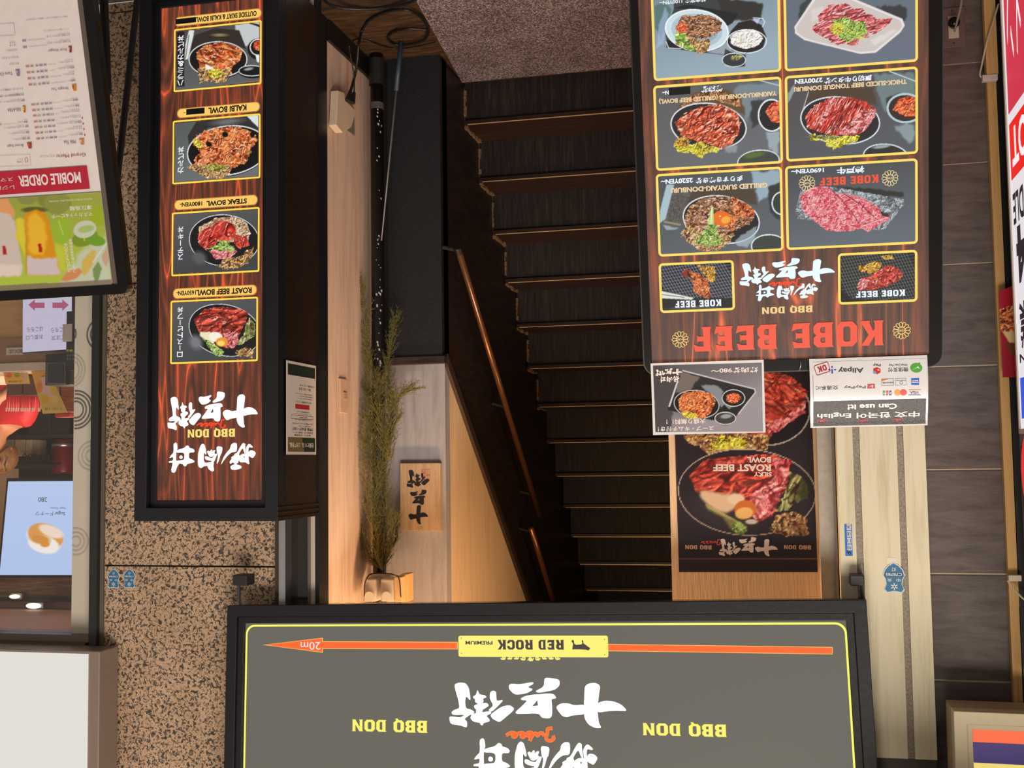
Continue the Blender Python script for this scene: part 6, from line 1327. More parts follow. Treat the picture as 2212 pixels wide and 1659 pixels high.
# thin rod with blue grip leaning against the black panel
g0, g1, g2 = at(863, 126, Y=3.90), at(856, 196, Y=3.907), at(824, 520, Y=3.955)
tr = thing('rod', 'thin grey rod with a blue grip leaning in the corner against the black panel', 'rod', Vector((g0.x, g0.y, 0)))
g00 = g0+(g0-g1).normalized()*max(0.0, (g0.z)/max(1e-3, (g1-g0).normalized().z))
child(MB().m(DF(128, 126, 130, .4, metal=.3)).tube([g1, g2], [.0042, .0026], 8), 'shaft', tr, smooth_=True)
child(MB().m(DF(48, 66, 86, .45)).tube([g00, g1], .0085, 10), 'grip', tr, smooth_=True)
# wall outlet with plug and cables
oa = at(735, 235, X=XW-.001)
to = thing('wall_outlet', 'old white surface outlet on the pale side wall with black plugs in it', 'outlet', oa)
def onx(x, y, off=0): return at(x, y, X=XW-off)
a_, b_ = onx(722, 190), onx(752, 285)
child(MB().m(DF(130, 122, 116, .5)).box(XW-.006, XW, min(a_.y, b_.y), max(a_.y, b_.y)+.05, a_.z+.02, b_.z), 'back_plate', to)
body = [onx(x, y, .03) for x, y in ((728, 195), (742, 200), (745, 217), (768, 240), (757, 275), (738, 287), (724, 270))]
mb = MB().m(DF(214, 196, 172, .45)); pts = [(q.y, q.z) for q in body]
mb.prism(pts, XW-.034, XW-.006); mb.v = [(q[1], q[0], q[2]) for q in mb.v]; child(mb, 'housing', to, bevel=.003)
def cable(pts, r, nm, lab, cat='cable', m_=None, par=None):
    P = [p for p in smooth(pts, 8)]
    if par: return child(MB().m(m_ or M_CABLE).tube(P, r, 8), nm, par, smooth_=True)
    t = MB().m(m_ or M_CABLE).tube(P, r, 8).obj(nm, smooth_=True); return tag(t, lab, cat)
fl = lambda x, y, z=0: at(x, y, Z=.015 if x > 870 else .007)
pl1 = onx(752, 218, .045)
child(MB().m(M_BLACK).tube([pl1, onx(757, 196, .05)], [.012, .006], 10), 'plug', to); child(MB().m(M_BLACK).tube([onx(760, 222, .05), onx(765, 200, .055)], [.012, .006], 10), 'plug', to)
cable([onx(757, 197, .05), onx(766, 165, .06), onx(772, 130, .075), onx(775, 95, .09), fl(782, 66), fl(800, 42), fl(840, 24), fl(880, 22), fl(908, 36), fl(925, 62), fl(918, 84), fl(890, 95), fl(855, 96), fl(838, 84), fl(848, 70), fl(880, 62), fl(922, 64)], .0052, 'power_cable', 'thick black power cable looping from the wall outlet over the hall floor')
cable([onx(765, 200, .055), onx(764, 160, .06), onx(757, 118, .065), onx(756, 96, .08), fl(772, 84), fl(800, 90), fl(850, 105), fl(900, 100), fl(945, 89)], .0028, 'thin_cable', 'thinner black cable running from the outlet across the floor to the carpet edge')
cable([fl(698, -8), fl(708, 6), fl(740, 17), fl(790, 20), fl(840, 15), fl(885, 5), fl(910, -12)], .006, 'floor_cable', 'black cable lying on the hall floor nearest the street')
# blank switch plate on the pale wall
a_, b_ = onx(731, 817), onx(747, 893)
ts = thing('switch_plate', 'cream switch plate painted like the pale side wall above the outlet', 'switch', (a_+b_)/2)
child(MB().m(DF(206, 172, 148, .5)).box(XW-.008, XW, min(a_.y, b_.y), max(a_.y, b_.y), a_.z, b_.z), 'plate', ts, bevel=.002)
q = onx(741, 855); child(MB().m(DF(180, 146, 124, .5)).box(XW-.012, XW-.008, q.y-.018, q.y+.012, q.z-.012, q.z+.012), 'button', ts, bevel=.001)
# wooden name board
PW = Plane((pxX(905, 1072, YB-.03), YB-.028, 0), 0, 0, -.4)
W1 = Z(680, 760, 2.9625); rw = trect(PW, W1, R4(545, 712, 803, 1146, 0))
tw = thing('name_board', 'pale wooden name board with black brush writing on the grey back wall', 'board', PW.M)
MB().m(streaky('cedar_board', [(166, 134, 104), (186, 156, 124), (196, 168, 136)], (9, 9, .7), .55, .1, 7)).box(rw[0], rw[1], 0, .027, rw[2], rw[3]).obj('board', tw, bevel=.0015)
mb = MB().m(DF(26, 24, 26, .5))
brush(mb, '十', (1045, 192, 1650, 750), trect(PW, W1, R4(600, 982, 728, 1104)), -.0008)
brush(mb, '兵', (635, 125, 1082, 640), trect(PW, W1, R4(610, 882, 716, 980)), -.0008)
brush(mb, '衛', (100, 198, 682, 780), trect(PW, W1, R4(588, 756, 735, 872)), -.0008)
mb.m(DF(176, 60, 50, .6)); rs = trect(PW, W1, R4(683, 753, 738, 820)); mb.frame(*rs, .0008, -.0006, -.0002); text(mb, '十兵', (rs[0]+.002, rs[1]-.002, rs[2]+.002, rs[3]-.002), -.0004, .0)
mb.m(DF(40, 36, 34, .6)); text(mb, '二一', trect(PW, W1, R4(668, 1120, 692, 1132)), -.0006)
mb.lines('brush_lettering', tw)
# white twin lamp under the signboard
tl_ = thing('spot_lamps', 'white twin spot lamp housing with twisted wire at the top of the hall corner', 'lamp', at(830, 1270, Y=3.95))
WP = DF(206, 194, 180, .4)
def pbox(par, nm, x0, y0, x1, y1, Ya, Yb_, m_, bev=.003):
    ym, xm = (y0+y1)/2, (x0+x1)/2
    return child(MB().m(m_).box(pxX(x1, ym, Ya), pxX(x0, ym, Ya), Ya, Yb_, pxZ(xm, y0, Ya), pxZ(xm, y1, Ya)), nm, par, bevel=bev)
pbox(tl_, 'lamp_housing', 786, 1250, 812, 1300, 3.86, 3.93, WP, .006); pbox(tl_, 'lamp_housing', 822, 1250, 851, 1300, 3.86, 3.93, WP, .006)
pbox(tl_, 'side_cover', 851, 1246, 868, 1300, 3.86, 3.95, DF(226, 190, 140, .5)); pbox(tl_, 'side_cover', 866, 1240, 880, 1300, 3.90, 3.97, DF(226, 180, 120, .5)); pbox(tl_, 'mount', 800, 1240, 842, 1262, 3.93, 3.97, DF(190, 178, 166, .5))
for x in (800, 837):
    c = at(x, 1288, Y=3.858); child(MB().m(DF(226, 222, 214, .25)).lathe([(.012, 0), (.017, -.006), (.018, -.012)], c, 14, 'Y'), 'lens', tl_)
wpts = [at(787, 1290, Y=3.85), at(788, 1262, Y=3.85), at(795, 1245, Y=3.86), at(806, 1239, Y=3.9), at(835, 1239, Y=3.9), at(852, 1242, Y=3.86), at(862, 1250, Y=3.855), at(866, 1290, Y=3.85)]
child(MB().m(DF(60, 34, 26, .6)).tube(smooth(wpts, 6), .0022, 6), 'wire', tl_)
# dried greenery hanging on the pipe
def greenery():
    r = random.Random(11); t = thing('hanging_greenery', 'dried olive green feathery branches hanging along the black pipe', 'plant', at(825, 1235, Y=3.95))
    stems = [([(826, 1232), (822, 1190), (812, 1120), (815, 1040), (806, 960), (800, 880), (796, 800), (790, 720), (783, 640), (777, 615)], 3.955),
             ([(826, 1232), (832, 1180), (838, 1100), (834, 1000), (846, 920), (842, 860), (838, 800), (846, 740), (854, 690)], 3.945),
             ([(826, 1232), (800, 1205), (782, 1160), (768, 1110), (755, 1075)], 3.945), ([(826, 1232), (842, 1190), (850, 1150), (856, 1120)], 3.94),
             ([(815, 1040), (800, 980), (798, 900), (794, 850)], 3.93), ([(834, 1000), (828, 940), (820, 880), (822, 820)], 3.93), ([(840, 900), (852, 870), (870, 850), (890, 842)], 3.93),
             ([(815, 1150), (808, 1080), (826, 1000), (832, 930), (818, 860), (812, 810)], 3.92), ([(826, 1232), (812, 1180), (800, 1120), (790, 1040), (788, 960), (790, 900)], 3.93), ([(846, 1000), (842, 950), (858, 900), (848, 850)], 3.93)]
    mats = [DF(118, 110, 52, .7), DF(92, 90, 44, .7), DF(136, 122, 60, .7)]
    for si, (px, Y) in enumerate(stems):
        P = smooth([at(x, y, Y=Y) for x, y in px], 5)
        mb = MB().m(mats[si % 3]).tube(P, .0016, 4)
        n = len(P); step = 1
        for i in range(1, n):
            for q in range(7 if si < 2 else 5):
                f_ = i/n; L_ = r.uniform(.035, .085)*(1-.35*f_); tdir = (P[i]-P[i-1]).normalized()
                sd = Vector((r.gauss(0, 1), r.gauss(0, .5)-.15, r.gauss(0, .25))).normalized(); a = (tdir*.95+sd*.6).normalized()
                base = P[i-1].lerp(P[i], r.random()); pts = [base]
                for k in range(3): a = (a+tdir*.22+Vector((r.gauss(0, .14), r.gauss(0, .1), r.gauss(0, .08)))).normalized(); pts.append(pts[-1]+a*L_/3)
                mb.tube(pts, [.0011, .0009, .0008, .0005], 3, False)
                for k in (1, 2, 3):
                    for sg in (-1, 1):
                        b = (a*.7+Vector((sg*r.uniform(.3, .8), r.gauss(0, .2), r.gauss(0, .3)))).normalized(); l2 = L_*r.uniform(.14, .3)
                        mb.tube([pts[k], pts[k]+b*l2*.6, pts[k]+(b+tdir*.4).normalized()*l2], [.0008, .0007, .0004], 3, False)
        child(mb, 'branch', t)
    return t
greenery()
pp = at(852, 1112, Y=3.97); cable([at(848, 1175, Y=3.97), at(856, 1165, Y=3.96), at(856, 1120, Y=3.96), at(850, 1111, Y=3.97)], .006, 'wall_hook', 'black hook on the wall beside the hanging greenery', 'hook', M_BLACK)

# outlet in the slate wall beside the beef menu board
PO = Plane((pxX(2062, 60, YF), YF, pxZ(2062, 60, YF)), 0, 0, 0)
too = thing('steel_outlet', 'steel outlet plate with a plug low on the slate wall', 'outlet', PO.M)
a_ = PO.rect(2034, 17, 2085, 103)
MB().m(DF(112, 106, 102, .4, metal=.5)).box(a_[0], a_[1], -.004, 0, a_[2], a_[3]).obj('plate', too, bevel=.001)
r_ = PO.rect(2048, 36, 2070, 84); MB().m(DF(196, 184, 166, .5)).box(r_[0], r_[1], -.007, -.004, r_[2], r_[3]).obj('socket', too)
pb = PO.L(2059, 53); MB().m(M_BLACKGLOSS).lathe([(.016, -.004), (.017, -.02), (.012, -.032)], (pb[0], 0, pb[1]), 16, 'Y').obj('plug', too, smooth_=True)
for x, y in ((2056, 24), (2060, 94)):
    c = PO.L(x, y); MB().m(DF(80, 76, 74, .4, metal=.6)).lathe([(.002, -.006), (.003, -.004)], (c[0], 0, c[1]), 10, 'Y').obj('screw', too)
cable([at(2062, 68, Y=YF-.02), at(2069, 40, Y=YF-.05), at(2076, 10, Y=YF-.07), at(2082, -40, Y=YF-.08)], .0035, 'power_cord', 'grey cord hanging from the steel outlet plate on the slate wall', 'cord', DF(128, 120, 110, .6), too)
tcov = plate('cable_cover', 2120, 165, 2153, 178, YF-.045, .02, DF(206, 196, 186, .5), 'small white cable cover across the pine post at the end of the white cord', 'cover', .002)
tclp = plate('cable_clip', 2176, 1241, 2204, 1254, YF-.045, .02, DF(210, 196, 170, .5), 'small cream clip on the pine post near the tile joint', 'clip', .002)
cable([at(2157, 8, Y=YF-.09), at(2146, 45, Y=YF-.085), at(2132, 90, Y=YF-.075), at(2121, 140, Y=YF-.05), at(2117, 162, Y=YF-.045), at(2124, 168, Y=YF-.04)], .0026, 'power_cord', 'white cord crossing the pine post down to the white cable cover', 'cord', DF(190, 178, 156, .6), par=tcov)
cable([at(2177, 1254, Y=YF-.06), at(2190, 1272, Y=YF-.07), at(2214, 1296, Y=YF-.09), at(2240, 1310, Y=YF-.09)], .003, 'power_cord', 'cream cord leading from the cream clip toward the wooden box at the edge', 'cord', DF(206, 190, 160, .6), par=tclp)

# ------------------------------------------------------------------ 8. red and white lightbox at the far side
pe = at(2182, 395, Y=3.42); PR = Plane((pe.x, 3.42, 0), u=(0, 1, 0), v=(0, 0, 1))
tz = pxZ(2204, 930, 3.42)
tR = thing('lightbox', 'tall red and white lightbox with black noodle lettering beside the dark upright', 'sign', PR.M)
MB().m(DF(30, 28, 28, .5)).box(-.75, .014, .004, .12, .02, tz+.01).obj('casing', tR)
MB().m(EM(228, 222, 226)).box(-.74, .0, 0, .004, .04, tz-.004).obj('lit_panel', tR)
MB().m(DF(206, 196, 180, .4)).box(.0, .014, -.004, .006, .02, tz+.01).box(-.75, .014, -.004, .006, tz-.004, tz+.01).obj('edge_trim', tR)
mb = MB(); R2 = Z(2090, 0, 3.32); RR = EM(206, 50, 74); RB = EM(236, 30, 26); KK = EM(26, 24, 40)
za = pxZ(2176, 253, 3.42); zb2 = pxZ(2178, 275, 3.42); zc2 = pxZ(2183, 395, 3.42)
mb.m(RR).flat(rrect(-.74, -.022, .04, za), -.0006); mb.m(RB).flat(rrect(-.74, -.022, zb2, zc2), -.0006)
mb.m(EM(250, 236, 238)); text(mb, 'ラーメン', (-.45, -.05, za-.42, za-.12), -.001, .0); text(mb, 'HOT', (-.34, -.05, zb2+.02, zc2-.03), -.001, .03)
mb.m(KK); z3 = pxZ(2186, 425, 3.42); text(mb, 'NOODLE', (-.36, -.03, z3, z3+.09), -.001, .03); z4 = pxZ(2190, 500, 3.42); z5 = pxZ(2194, 620, 3.42); text(mb, '24', (-.30, -.05, z4, z5), -.001, .04)
z6 = pxZ(2195, 660, 3.42); z7 = pxZ(2198, 760, 3.42); text(mb, 'h営業', (-.36, -.05, z6, z7), -.001, .04); text(mb, 'OPEN', (-.3, -.03, z7+.01, z7+.035), -.001, .03)
mb.m(EM(40, 80, 214)).flat(rrect(-.74, -.02, pxZ(2200, 818, 3.42), pxZ(2203, 905, 3.42)), -.0006)
mb.lines('lettering', tR)
p = at(2212, 1010, Y=3.3); tq = thing('red_disc_sign', 'red disc on a dark panel above the red and white lightbox', 'sign', Vector((p.x, 3.42, p.z)))
mb = MB().m(DF(36, 30, 28, .6)).prism([(-.5, pxZ(2206, 940, 3.42)+.03), (.012, pxZ(2206, 940, 3.42)+.03), (.012, 2.2), (-.5, 2.2)], 0, .05); mb.v = [(pe.x-v[1], 3.42+v[0], v[2]) for v in mb.v]; child(mb, 'panel', tq)
mb = MB().m(EM(226, 40, 44)).prism([(-.125+.115*math.cos(k*.2618), pxZ(2210, 1020, 3.42)+.115*math.sin(k*.2618)) for k in range(24)], -.006, -.001); mb.v = [(pe.x-v[1], 3.42+v[0], v[2]) for v in mb.v]; child(mb, 'disc', tq)
# small food poster behind the lightbox edge
YFP = 3.50; PFo = Plane((pxX(2180, 720, YFP), YFP, 0), 0, 0, 0)
tfp = thing('food_poster', 'slim red food poster seen in the gap beside the lightbox', 'poster', PFo.M)
pic_part(PFo, lambda p: list(p), [(2157, 630), (2230, 600), (2236, 815), (2166, 815)], tfp, VC(False, rough=.35), [('g', (176, 30, 50), (150, 26, 44), 90), ('f', ('p', [(2150, 670), (2200, 655), (2240, 690), (2230, 720), (2160, 716)], 3), 'meat2', .12, 130), ('p', [(2165, 716), (2240, 716), (2240, 745), (2180, 740)], (222, 196, 140)), ('p', [(2170, 740), (2230, 748), (2220, 780), (2186, 770)], (110, 60, 40))], .8, name='print', d=0)

# ------------------------------------------------------------------ 9. cream framed lightbox at the upper corner
YQ = 3.34; PQ = Plane((pxX(2100, 1540, YQ), YQ, 0), 0, 0, -.4)
a1 = PQ.L(2062, 1600)[0]; b0 = PQ.L(2130, 1539)[1]
tQ = thing('cream_lightbox', 'cream framed lightbox with orange and navy bands over the slate wall', 'sign', PQ.M)
CR = DF(226, 212, 176, .45); a0 = a1-1.1; b1 = b0+.7
MB().m(CR).frame(a0, a1, b0, b1, .034, 0, .05).frame(a0+.034, a1-.034, b0+.034, b1-.034, .014, .004, .05).obj('frame', tQ, bevel=.002)
MB().m(DF(196, 170, 140, .5)).box(a0, a1, .05, .15, b0, b1).obj('casing', tQ)
mb = MB(); bb = lambda y: PQ.L(2150, y)[1]
mb.m(EM(255, 104, 62)).box(a0+.05, a1-.05, .012, .02, bb(1576), bb(1607)).m(EM(66, 52, 104)).box(a0+.05, a1-.05, .012, .02, bb(1607), bb(1652)).m(EM(240, 214, 120)).box(a0+.05, a1-.05, .012, .02, bb(1652), bb(1664)).m(EM(66, 52, 104)).box(a0+.05, a1-.05, .012, .02, bb(1664), b1-.05)
mb.obj('lit_panel', tQ)

# =================================================================== 10. THE DRINK SHOP BEHIND GLASS
YG = 3.60
# cream patterned strip of the shop front
sx0, sx1 = pxX(206, 1000, YG), pxX(158, 1000, YG)
zlo, zhi = .3, pxZ(180, 1369, YG)
struct(MB().m(DF(214, 206, 190, .5, var=.08, bscale=8)).box(sx0, sx1, YG, YG+.05, zlo, zhi).obj('wall_shopfront'))
mb = MB().m(DF(128, 120, 116, .6, var=.5, bscale=300)); lt = DF(196, 186, 172, .6, var=.2, bscale=200)
def arcs(px, py, rs, m_, y=None):
    c = at(px, py, Y=YG-.0012); k = YG/2450
    mb.m(m_)
    for r in rs:
        pts = []
        for i in range(73):
            t_ = 2*math.pi*i/72; p = (c.x+r*k*math.cos(t_), c.z+r*k*math.sin(t_))
            if sx0+.001 < p[0] < sx1-.001: pts.append(p)
            elif len(pts) > 1:
                mb.ribbon(pts, .0062, c.y); pts = []
            else: pts = []
        if len(pts) > 1: mb.ribbon(pts, .0062, c.y)
D1 = DF(128, 120, 116, .6, var=.5, bscale=300)
arcs(142, 722, (10, 18, 28), D1); arcs(218, 722, (18, 28, 38), D1); arcs(164, 885, (20, 28, 38, 46), D1); arcs(226, 812, (20, 30), D1); arcs(196, 985, (14, 24, 34), lt); arcs(164, 1170, (12, 22, 32), lt); arcs(150, 800, (26, 34, 42), lt)
tag(mb.obj('arch_pattern'), 'grey and beige arc pattern on the cream strip of the drink shop front', 'pattern')
mb = MB().m(DF(40, 42, 44, .4)).box(pxX(222, 1000, YF), pxX(206, 1000, YF), YF-.03, YG+.05, .3, zhi+.05)
mb.m(DF(104, 96, 84, .6)).box(pxX(229, 1000, YF), pxX(222, 1000, YF), YF-.01, YF+.05, .3, 3.1)
struct(mb.obj('window_1'))
zf_ = pxZ(100, 1382, YG); mb = MB().m(DF(130, 120, 112, .4, metal=.4)).box(sx0, 4.3, YG-.03, YG+.06, zhi, zf_); mb.m(DF(112, 84, 66, .5)).box(sx0, 4.3, YG-.05, YG+.1, zf_, pxZ(100, 1397, YG)); mb.m(M_BLACK).box(pxX(222, 1000, YF), 4.3, YG-.055, YG+.1, pxZ(100, 1397, YG), pxZ(100, 1406, YG))
struct(mb.obj('trim_7'))
# glass pane
gm, nt, p_ = nodes('shop_glass'); p_.inputs['Base Color'].default_value = (1, 1, 1, 1); p_.inputs['Transmission Weight'].default_value = 1; p_.inputs['Roughness'].default_value = 0; p_.inputs['IOR'].default_value = 1.45
struct(MB().m(gm).box(sx1+.001, 4.3, YG+.02, YG+.026, .3, zhi).obj('window_2'))
# white fascia lightbox above the window
YW_ = 3.44; a1_ = pxX(214, 1530, YW_); zb3 = pxZ(100, 1404, YW_)
tF = thing('fascia_lightbox', 'blank white lightbox with grey metal edge above the drink shop window', 'sign', Vector((a1_, YW_, zb3)))
child(MB().m(DF(150, 132, 122, .4, metal=.3)).box(a1_, 4.3, YW_, YF-.02, zb3, 3.15), 'casing', tF, bevel=.004)
child(MB().m(EM(226, 224, 216, .98)).box(pxX(190, 1530, YW_), 4.28, YW_-.004, YW_, pxZ(100, 1410, YW_), 3.13), 'lit_panel', tF)
# room
IX0, IX1, IY = gx1-.02, 4.9, 6.6
struct(MB().m(DF(70, 52, 42, .7, var=.2)).box(IX0, IX1, IY, IY+.05, 0, 3.0).obj('wall_shop_back')); struct(MB().m(DF(96, 82, 70, .7)).box(IX0-.05, IX0, YF+.31, IY, 0, 3.0).obj('wall_shop_side')); struct(MB().m(DF(150, 130, 110, .7)).box(IX1, IX1+.05, YF+.1, IY, 0, 3.0).obj('wall_shop_far'))
struct(MB().m(DF(120, 100, 84, .6)).box(IX0, IX1, YF+.1, IY, 0, .005).obj('floor'))
Zc = pxZ(80, 1296, 4.4)
struct(MB().m(DF(196, 158, 136, .6)).box(IX0, IX1, YG+.06, IY, zhi+.02, zhi+.06).obj('ceiling'))
# hanging soffit with its brushed reflections painted in as colour streaks
mb = MB().m(streaky('soffit_reflections', [(84, 58, 40), (150, 112, 78), (226, 186, 140)], (.7, 4, 9), .3, 0, 5)).box(IX0, IX1, 4.35, 4.40, pxZ(80, 1246, 4.35), pxZ(80, 1290, 4.35)); mb.m(DF(40, 28, 24, .5)).box(IX0, IX1, 4.33, 4.40, pxZ(80, 1290, 4.35), pxZ(80, 1298, 4.35)).m(DF(206, 164, 142, .6)).box(IX0, IX1, 4.38, 4.42, pxZ(80, 1298, 4.35), zhi+.03)
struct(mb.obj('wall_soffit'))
for i, (x, y, w_) in enumerate(((35, 1288, 14), (76, 1308, 20))):
    c = at(x, y, Y=4.32); k = 4.32/2450
    t_ = thing('ceiling_lamp', ('small oval lamp at the lower edge of the shop soffit', 'slim bar lamp on the pink brown shop soffit')[i], 'lamp', c)
    child(MB().m(EM(255, 250, 240, 1.6)).lathe([(.001, .02), (w_*k*.8, .014), (w_*k, .006), (w_*k, 0)], c-Vector((0, .012, 0)), 20, 'Y', Matrix.Diagonal((1, 1, .34))), 'diffuser', t_); child(MB().m(DF(170, 140, 120, .5)).box(c.x-w_*k*1.1, c.x+w_*k*1.1, 4.322, 4.335, c.z-.012, c.z+.012), 'mount', t_)
# donut screen
PD = Plane(at(90, 1140, Y=4.28), 0, 0, -.8); PD.O = Vector((PD.O.x, 4.28, 0)); PD = Plane(PD.O, 0, 0, -.8)
tD = thing('menu_screen', 'blue white menu screen showing a sugar donut and 280', 'screen', PD.M)
c4 = quad(PD, [(18, 1037), (168, 1036), (168, 1244), (-2, 1244)])
MB().m(DF(26, 20, 24, .4)).prism([(c4[0][0]+.006, c4[0][1]-.008), (c4[3][0]+.006, c4[3][1]+.006), (c4[2][0], c4[2][1]+.006), (c4[1][0], c4[1][1]-.008)], .0, .03).obj('casing', tD)
zd_ = Z(0, 1100, 2.967); zs_ = Z(0, 620, 2.859)
pic_part(PD, lambda p: list(p), [(19, 1040), (166, 1039), (166, 1242), (0, 1242)], tD, VC(True, 1.0), [('g', (182, 200, 240), (176, 196, 236), 90), ('e', 98, 1162, 40, 26, 18, (226, 226, 232), 4), ('e', 100, 1158, 39, 26, 20, (214, 150, 76), 3), ('e', 112, 1148, 28, 12, 22, (236, 214, 196), 4), ('e', 96, 1176, 34, 19, 14, (238, 232, 226), 4), ('e', 88, 1165, 22, 10, 10, (206, 140, 60), 5), ('e', 99, 1176, 10, 6, 0, (214, 140, 50), 3)], 1.6, name='display', d=-.001)
mb = MB().m(EM(70, 62, 74)); text(mb, '280', PD.rect(84, 1074, 103, 1084), -.002, .01); text(mb, 'Sugar Donut', PD.rect(110, 1094, 143, 1100), -.002); text(mb, 'Sugarドーナツ', PD.rect(78, 1103, 142, 1114), -.002, .01); mb.lines('lettering', tD)
# counter
YK = 4.05; zk = pxZ(60, 800, YK)
tk = thing('counter', 'shop counter with wooden front and pale top behind the glass', 'counter', Vector((2.6, YK, 0)))
child(MB().m(streaky('counter_wood', [(198, 146, 92), (214, 166, 110), (222, 178, 124)], (.8, 7, 7), .5, .05, 5)).box(IX0+.02, IX1-.02, YK+.06, YK+.64, 0, zk-.14), 'front', tk)
child(MB().m(DF(170, 128, 92, .5)).box(IX0+.02, IX1-.02, YK+.04, YK+.66, zk-.14, zk-.035), 'rail', tk); child(MB().m(DF(226, 204, 182, .4)).box(IX0+.02, IX1-.02, YK+.02, YK+.68, zk-.035, zk), 'top', tk, bevel=.003)
# order sign standing against the counter
PY = Plane((pxX(100, 700, 4.0), 4.0, 0), 0, -1, 1.5); ty = thing('order_sign', 'white sign with two purple arrows for ordering and pick-up in front of the counter', 'sign', PY.M)
cq = quad(PY, [(55, 640), (157, 640), (155, 760), (46, 756)]); A = avg_rect(cq)
MB().m(DF(44, 44, 66, .4)).box(A[0]-.003, A[1]+.003, 0, .008, A[2]-.25, A[3]+.004).obj('frame', ty); mb = MB().m(EM(196, 190, 212, .9)).box(A[0], A[1], -.002, 0, A[2]-.24, A[3]); mb.obj('face', ty)
mb = MB(); pu = EM(168, 84, 116, .9); mb.m(pu)
for xa, sg in ((63, -1), (150, 1)):
    f_ = lambda x, y: PY.L(x, y)
    mb.flat([f_(xa, 659), f_(xa-sg*14, 647), f_(xa-sg*14, 654), f_(xa-sg*35, 654), f_(xa-sg*35, 666), f_(xa-sg*14, 666), f_(xa-sg*14, 672)], -.0026)
mb.m(EM(92, 84, 110, .9)); text(mb, 'お渡し口', PY.rect(58, 724, 94, 734), -.0026, .01); text(mb, 'はこちら', PY.rect(60, 707, 94, 717), -.0026, .01); text(mb, 'ご注文', PY.rect(112, 725, 142, 735), -.0026, .01); text(mb, 'はこちら', PY.rect(112, 708, 146, 718), -.0026, .01); mb.lines('lettering', ty)
bx = plate('small_card', 15, 751, 52, 767, YK+.02, .003, DF(222, 204, 180, .5), 'small pale card on the counter rail lettered BOX LID', 'card')
mb = MB().m(DF(90, 70, 60, .5)); pl_ = Plane((0, YK+.0165, 0)); text(mb, 'BOX LID', pl_.rect(20, 755, 48, 763), 0, .01); mb.v = [(v[0], YK+.0165, v[2]) for v in mb.v]; child(mb, 'lettering', bx)
# cash terminal
def obox(par, nm, x0, y0, x1, y1, Ya, Yb_, m_, bev=.004, rot=0):
    o = pbox(par, nm, x0, y0, x1, y1, Ya, Yb_, m_, bev); return o
tm = thing('display_terminal', 'small black customer display on the counter beside the cream strip', 'device', at(126, 800, Y=3.98))
obox(tm, 'body', 98, 764, 152, 832, 3.95, 4.06, DF(30, 30, 32, .4)); obox(tm, 'bezel', 100, 782, 142, 830, 3.94, 3.95, DF(96, 92, 90, .4)); obox(tm, 'screen', 104, 786, 137, 826, 3.936, 3.94, DF(46, 42, 44, .15), .0)
tn = thing('card_reader', 'black card reader with keypad and yellow keys beside the cream strip', 'device', at(150, 740, Y=3.93))
obox(tn, 'body', 143, 672, 168, 800, 3.93, 3.96, DF(34, 34, 38, .4)); obox(tn, 'receipt', 136, 700, 156, 738, 3.915, 3.92, DF(226, 214, 204, .5), 0)
for k in range(9): obox(tn, 'key', 145+(k % 3)*5.5, 757+(k//3)*8, 149+(k % 3)*5.5, 762+(k//3)*8, 3.924, 3.93, DF(120, 118, 110, .5), 0)
obox(tn, 'key', 143.5, 755, 149, 759, 3.922, 3.93, DF(150, 200, 60, .5), 0); obox(tn, 'key', 150.5, 755, 157, 759, 3.922, 3.93, DF(220, 200, 60, .5), 0)
# leaflets
def leaflet(pts, Y, lab, ops, txt, tr_):
    pl = Plane((pxX(pts[0][0], pts[0][1], Y), Y, 0)); t = thing('leaflet', lab, 'leaflet', pl.M, 'yellow drink leaflets on the counter')
    cs = quad(pl, pts); MB().m(DF(236, 190, 110, .5)).prism([(cs[3][0], cs[3][1]), (cs[2][0], cs[2][1]), (cs[1][0], cs[1][1]), (cs[0][0], cs[0][1])][::-1], .0005, .003).obj('card', t)
    pic_part(pl, lambda p: list(p), pts, t, VC(False, rough=.4), ops, 1.6, name='print', d=0)
    mb = MB().m(DF(150, 100, 50, .5)); text(mb, txt, pl.rect(*tr_), -.001, .01, ); mb.obj('lettering', t)
leaflet([(68, 801), (104, 799), (146, 891), (93, 894)], 4.10, 'tall slanted yellow drink leaflet beside the display terminal', [('g', (244, 170, 80), (244, 210, 110), 90), ('p', [(90, 816), (100, 814), (116, 856), (104, 862), (92, 850)], (240, 196, 176)), ('e', 86, 836, 7, 12, 0, (244, 150, 60), 3), ('e', 98, 862, 9, 10, 0, (246, 190, 50), 3), ('e', 116, 842, 6, 10, 0, (240, 200, 60), 3), ('e', 120, 862, 7, 9, 0, (246, 214, 120), 3), ('l', [(91, 813), (100, 812)], 3, (150, 170, 40))], 'マンゴーと桃', (98, 880, 136, 886))
leaflet([(8, 805), (60, 805), (65, 829), (13, 830)], 4.12, 'small wide yellow drink leaflet near the red straws', [('g', (244, 170, 70), (248, 206, 80), 60), ('e', 20, 811, 7, 5, 0, (240, 120, 60), 2), ('e', 38, 810, 6, 5, 0, (170, 170, 40), 2), ('p', [(49, 806), (56, 806), (58, 828), (51, 828)], (236, 190, 176))], '桃と凍頂烏龍', (19, 822, 48, 826))
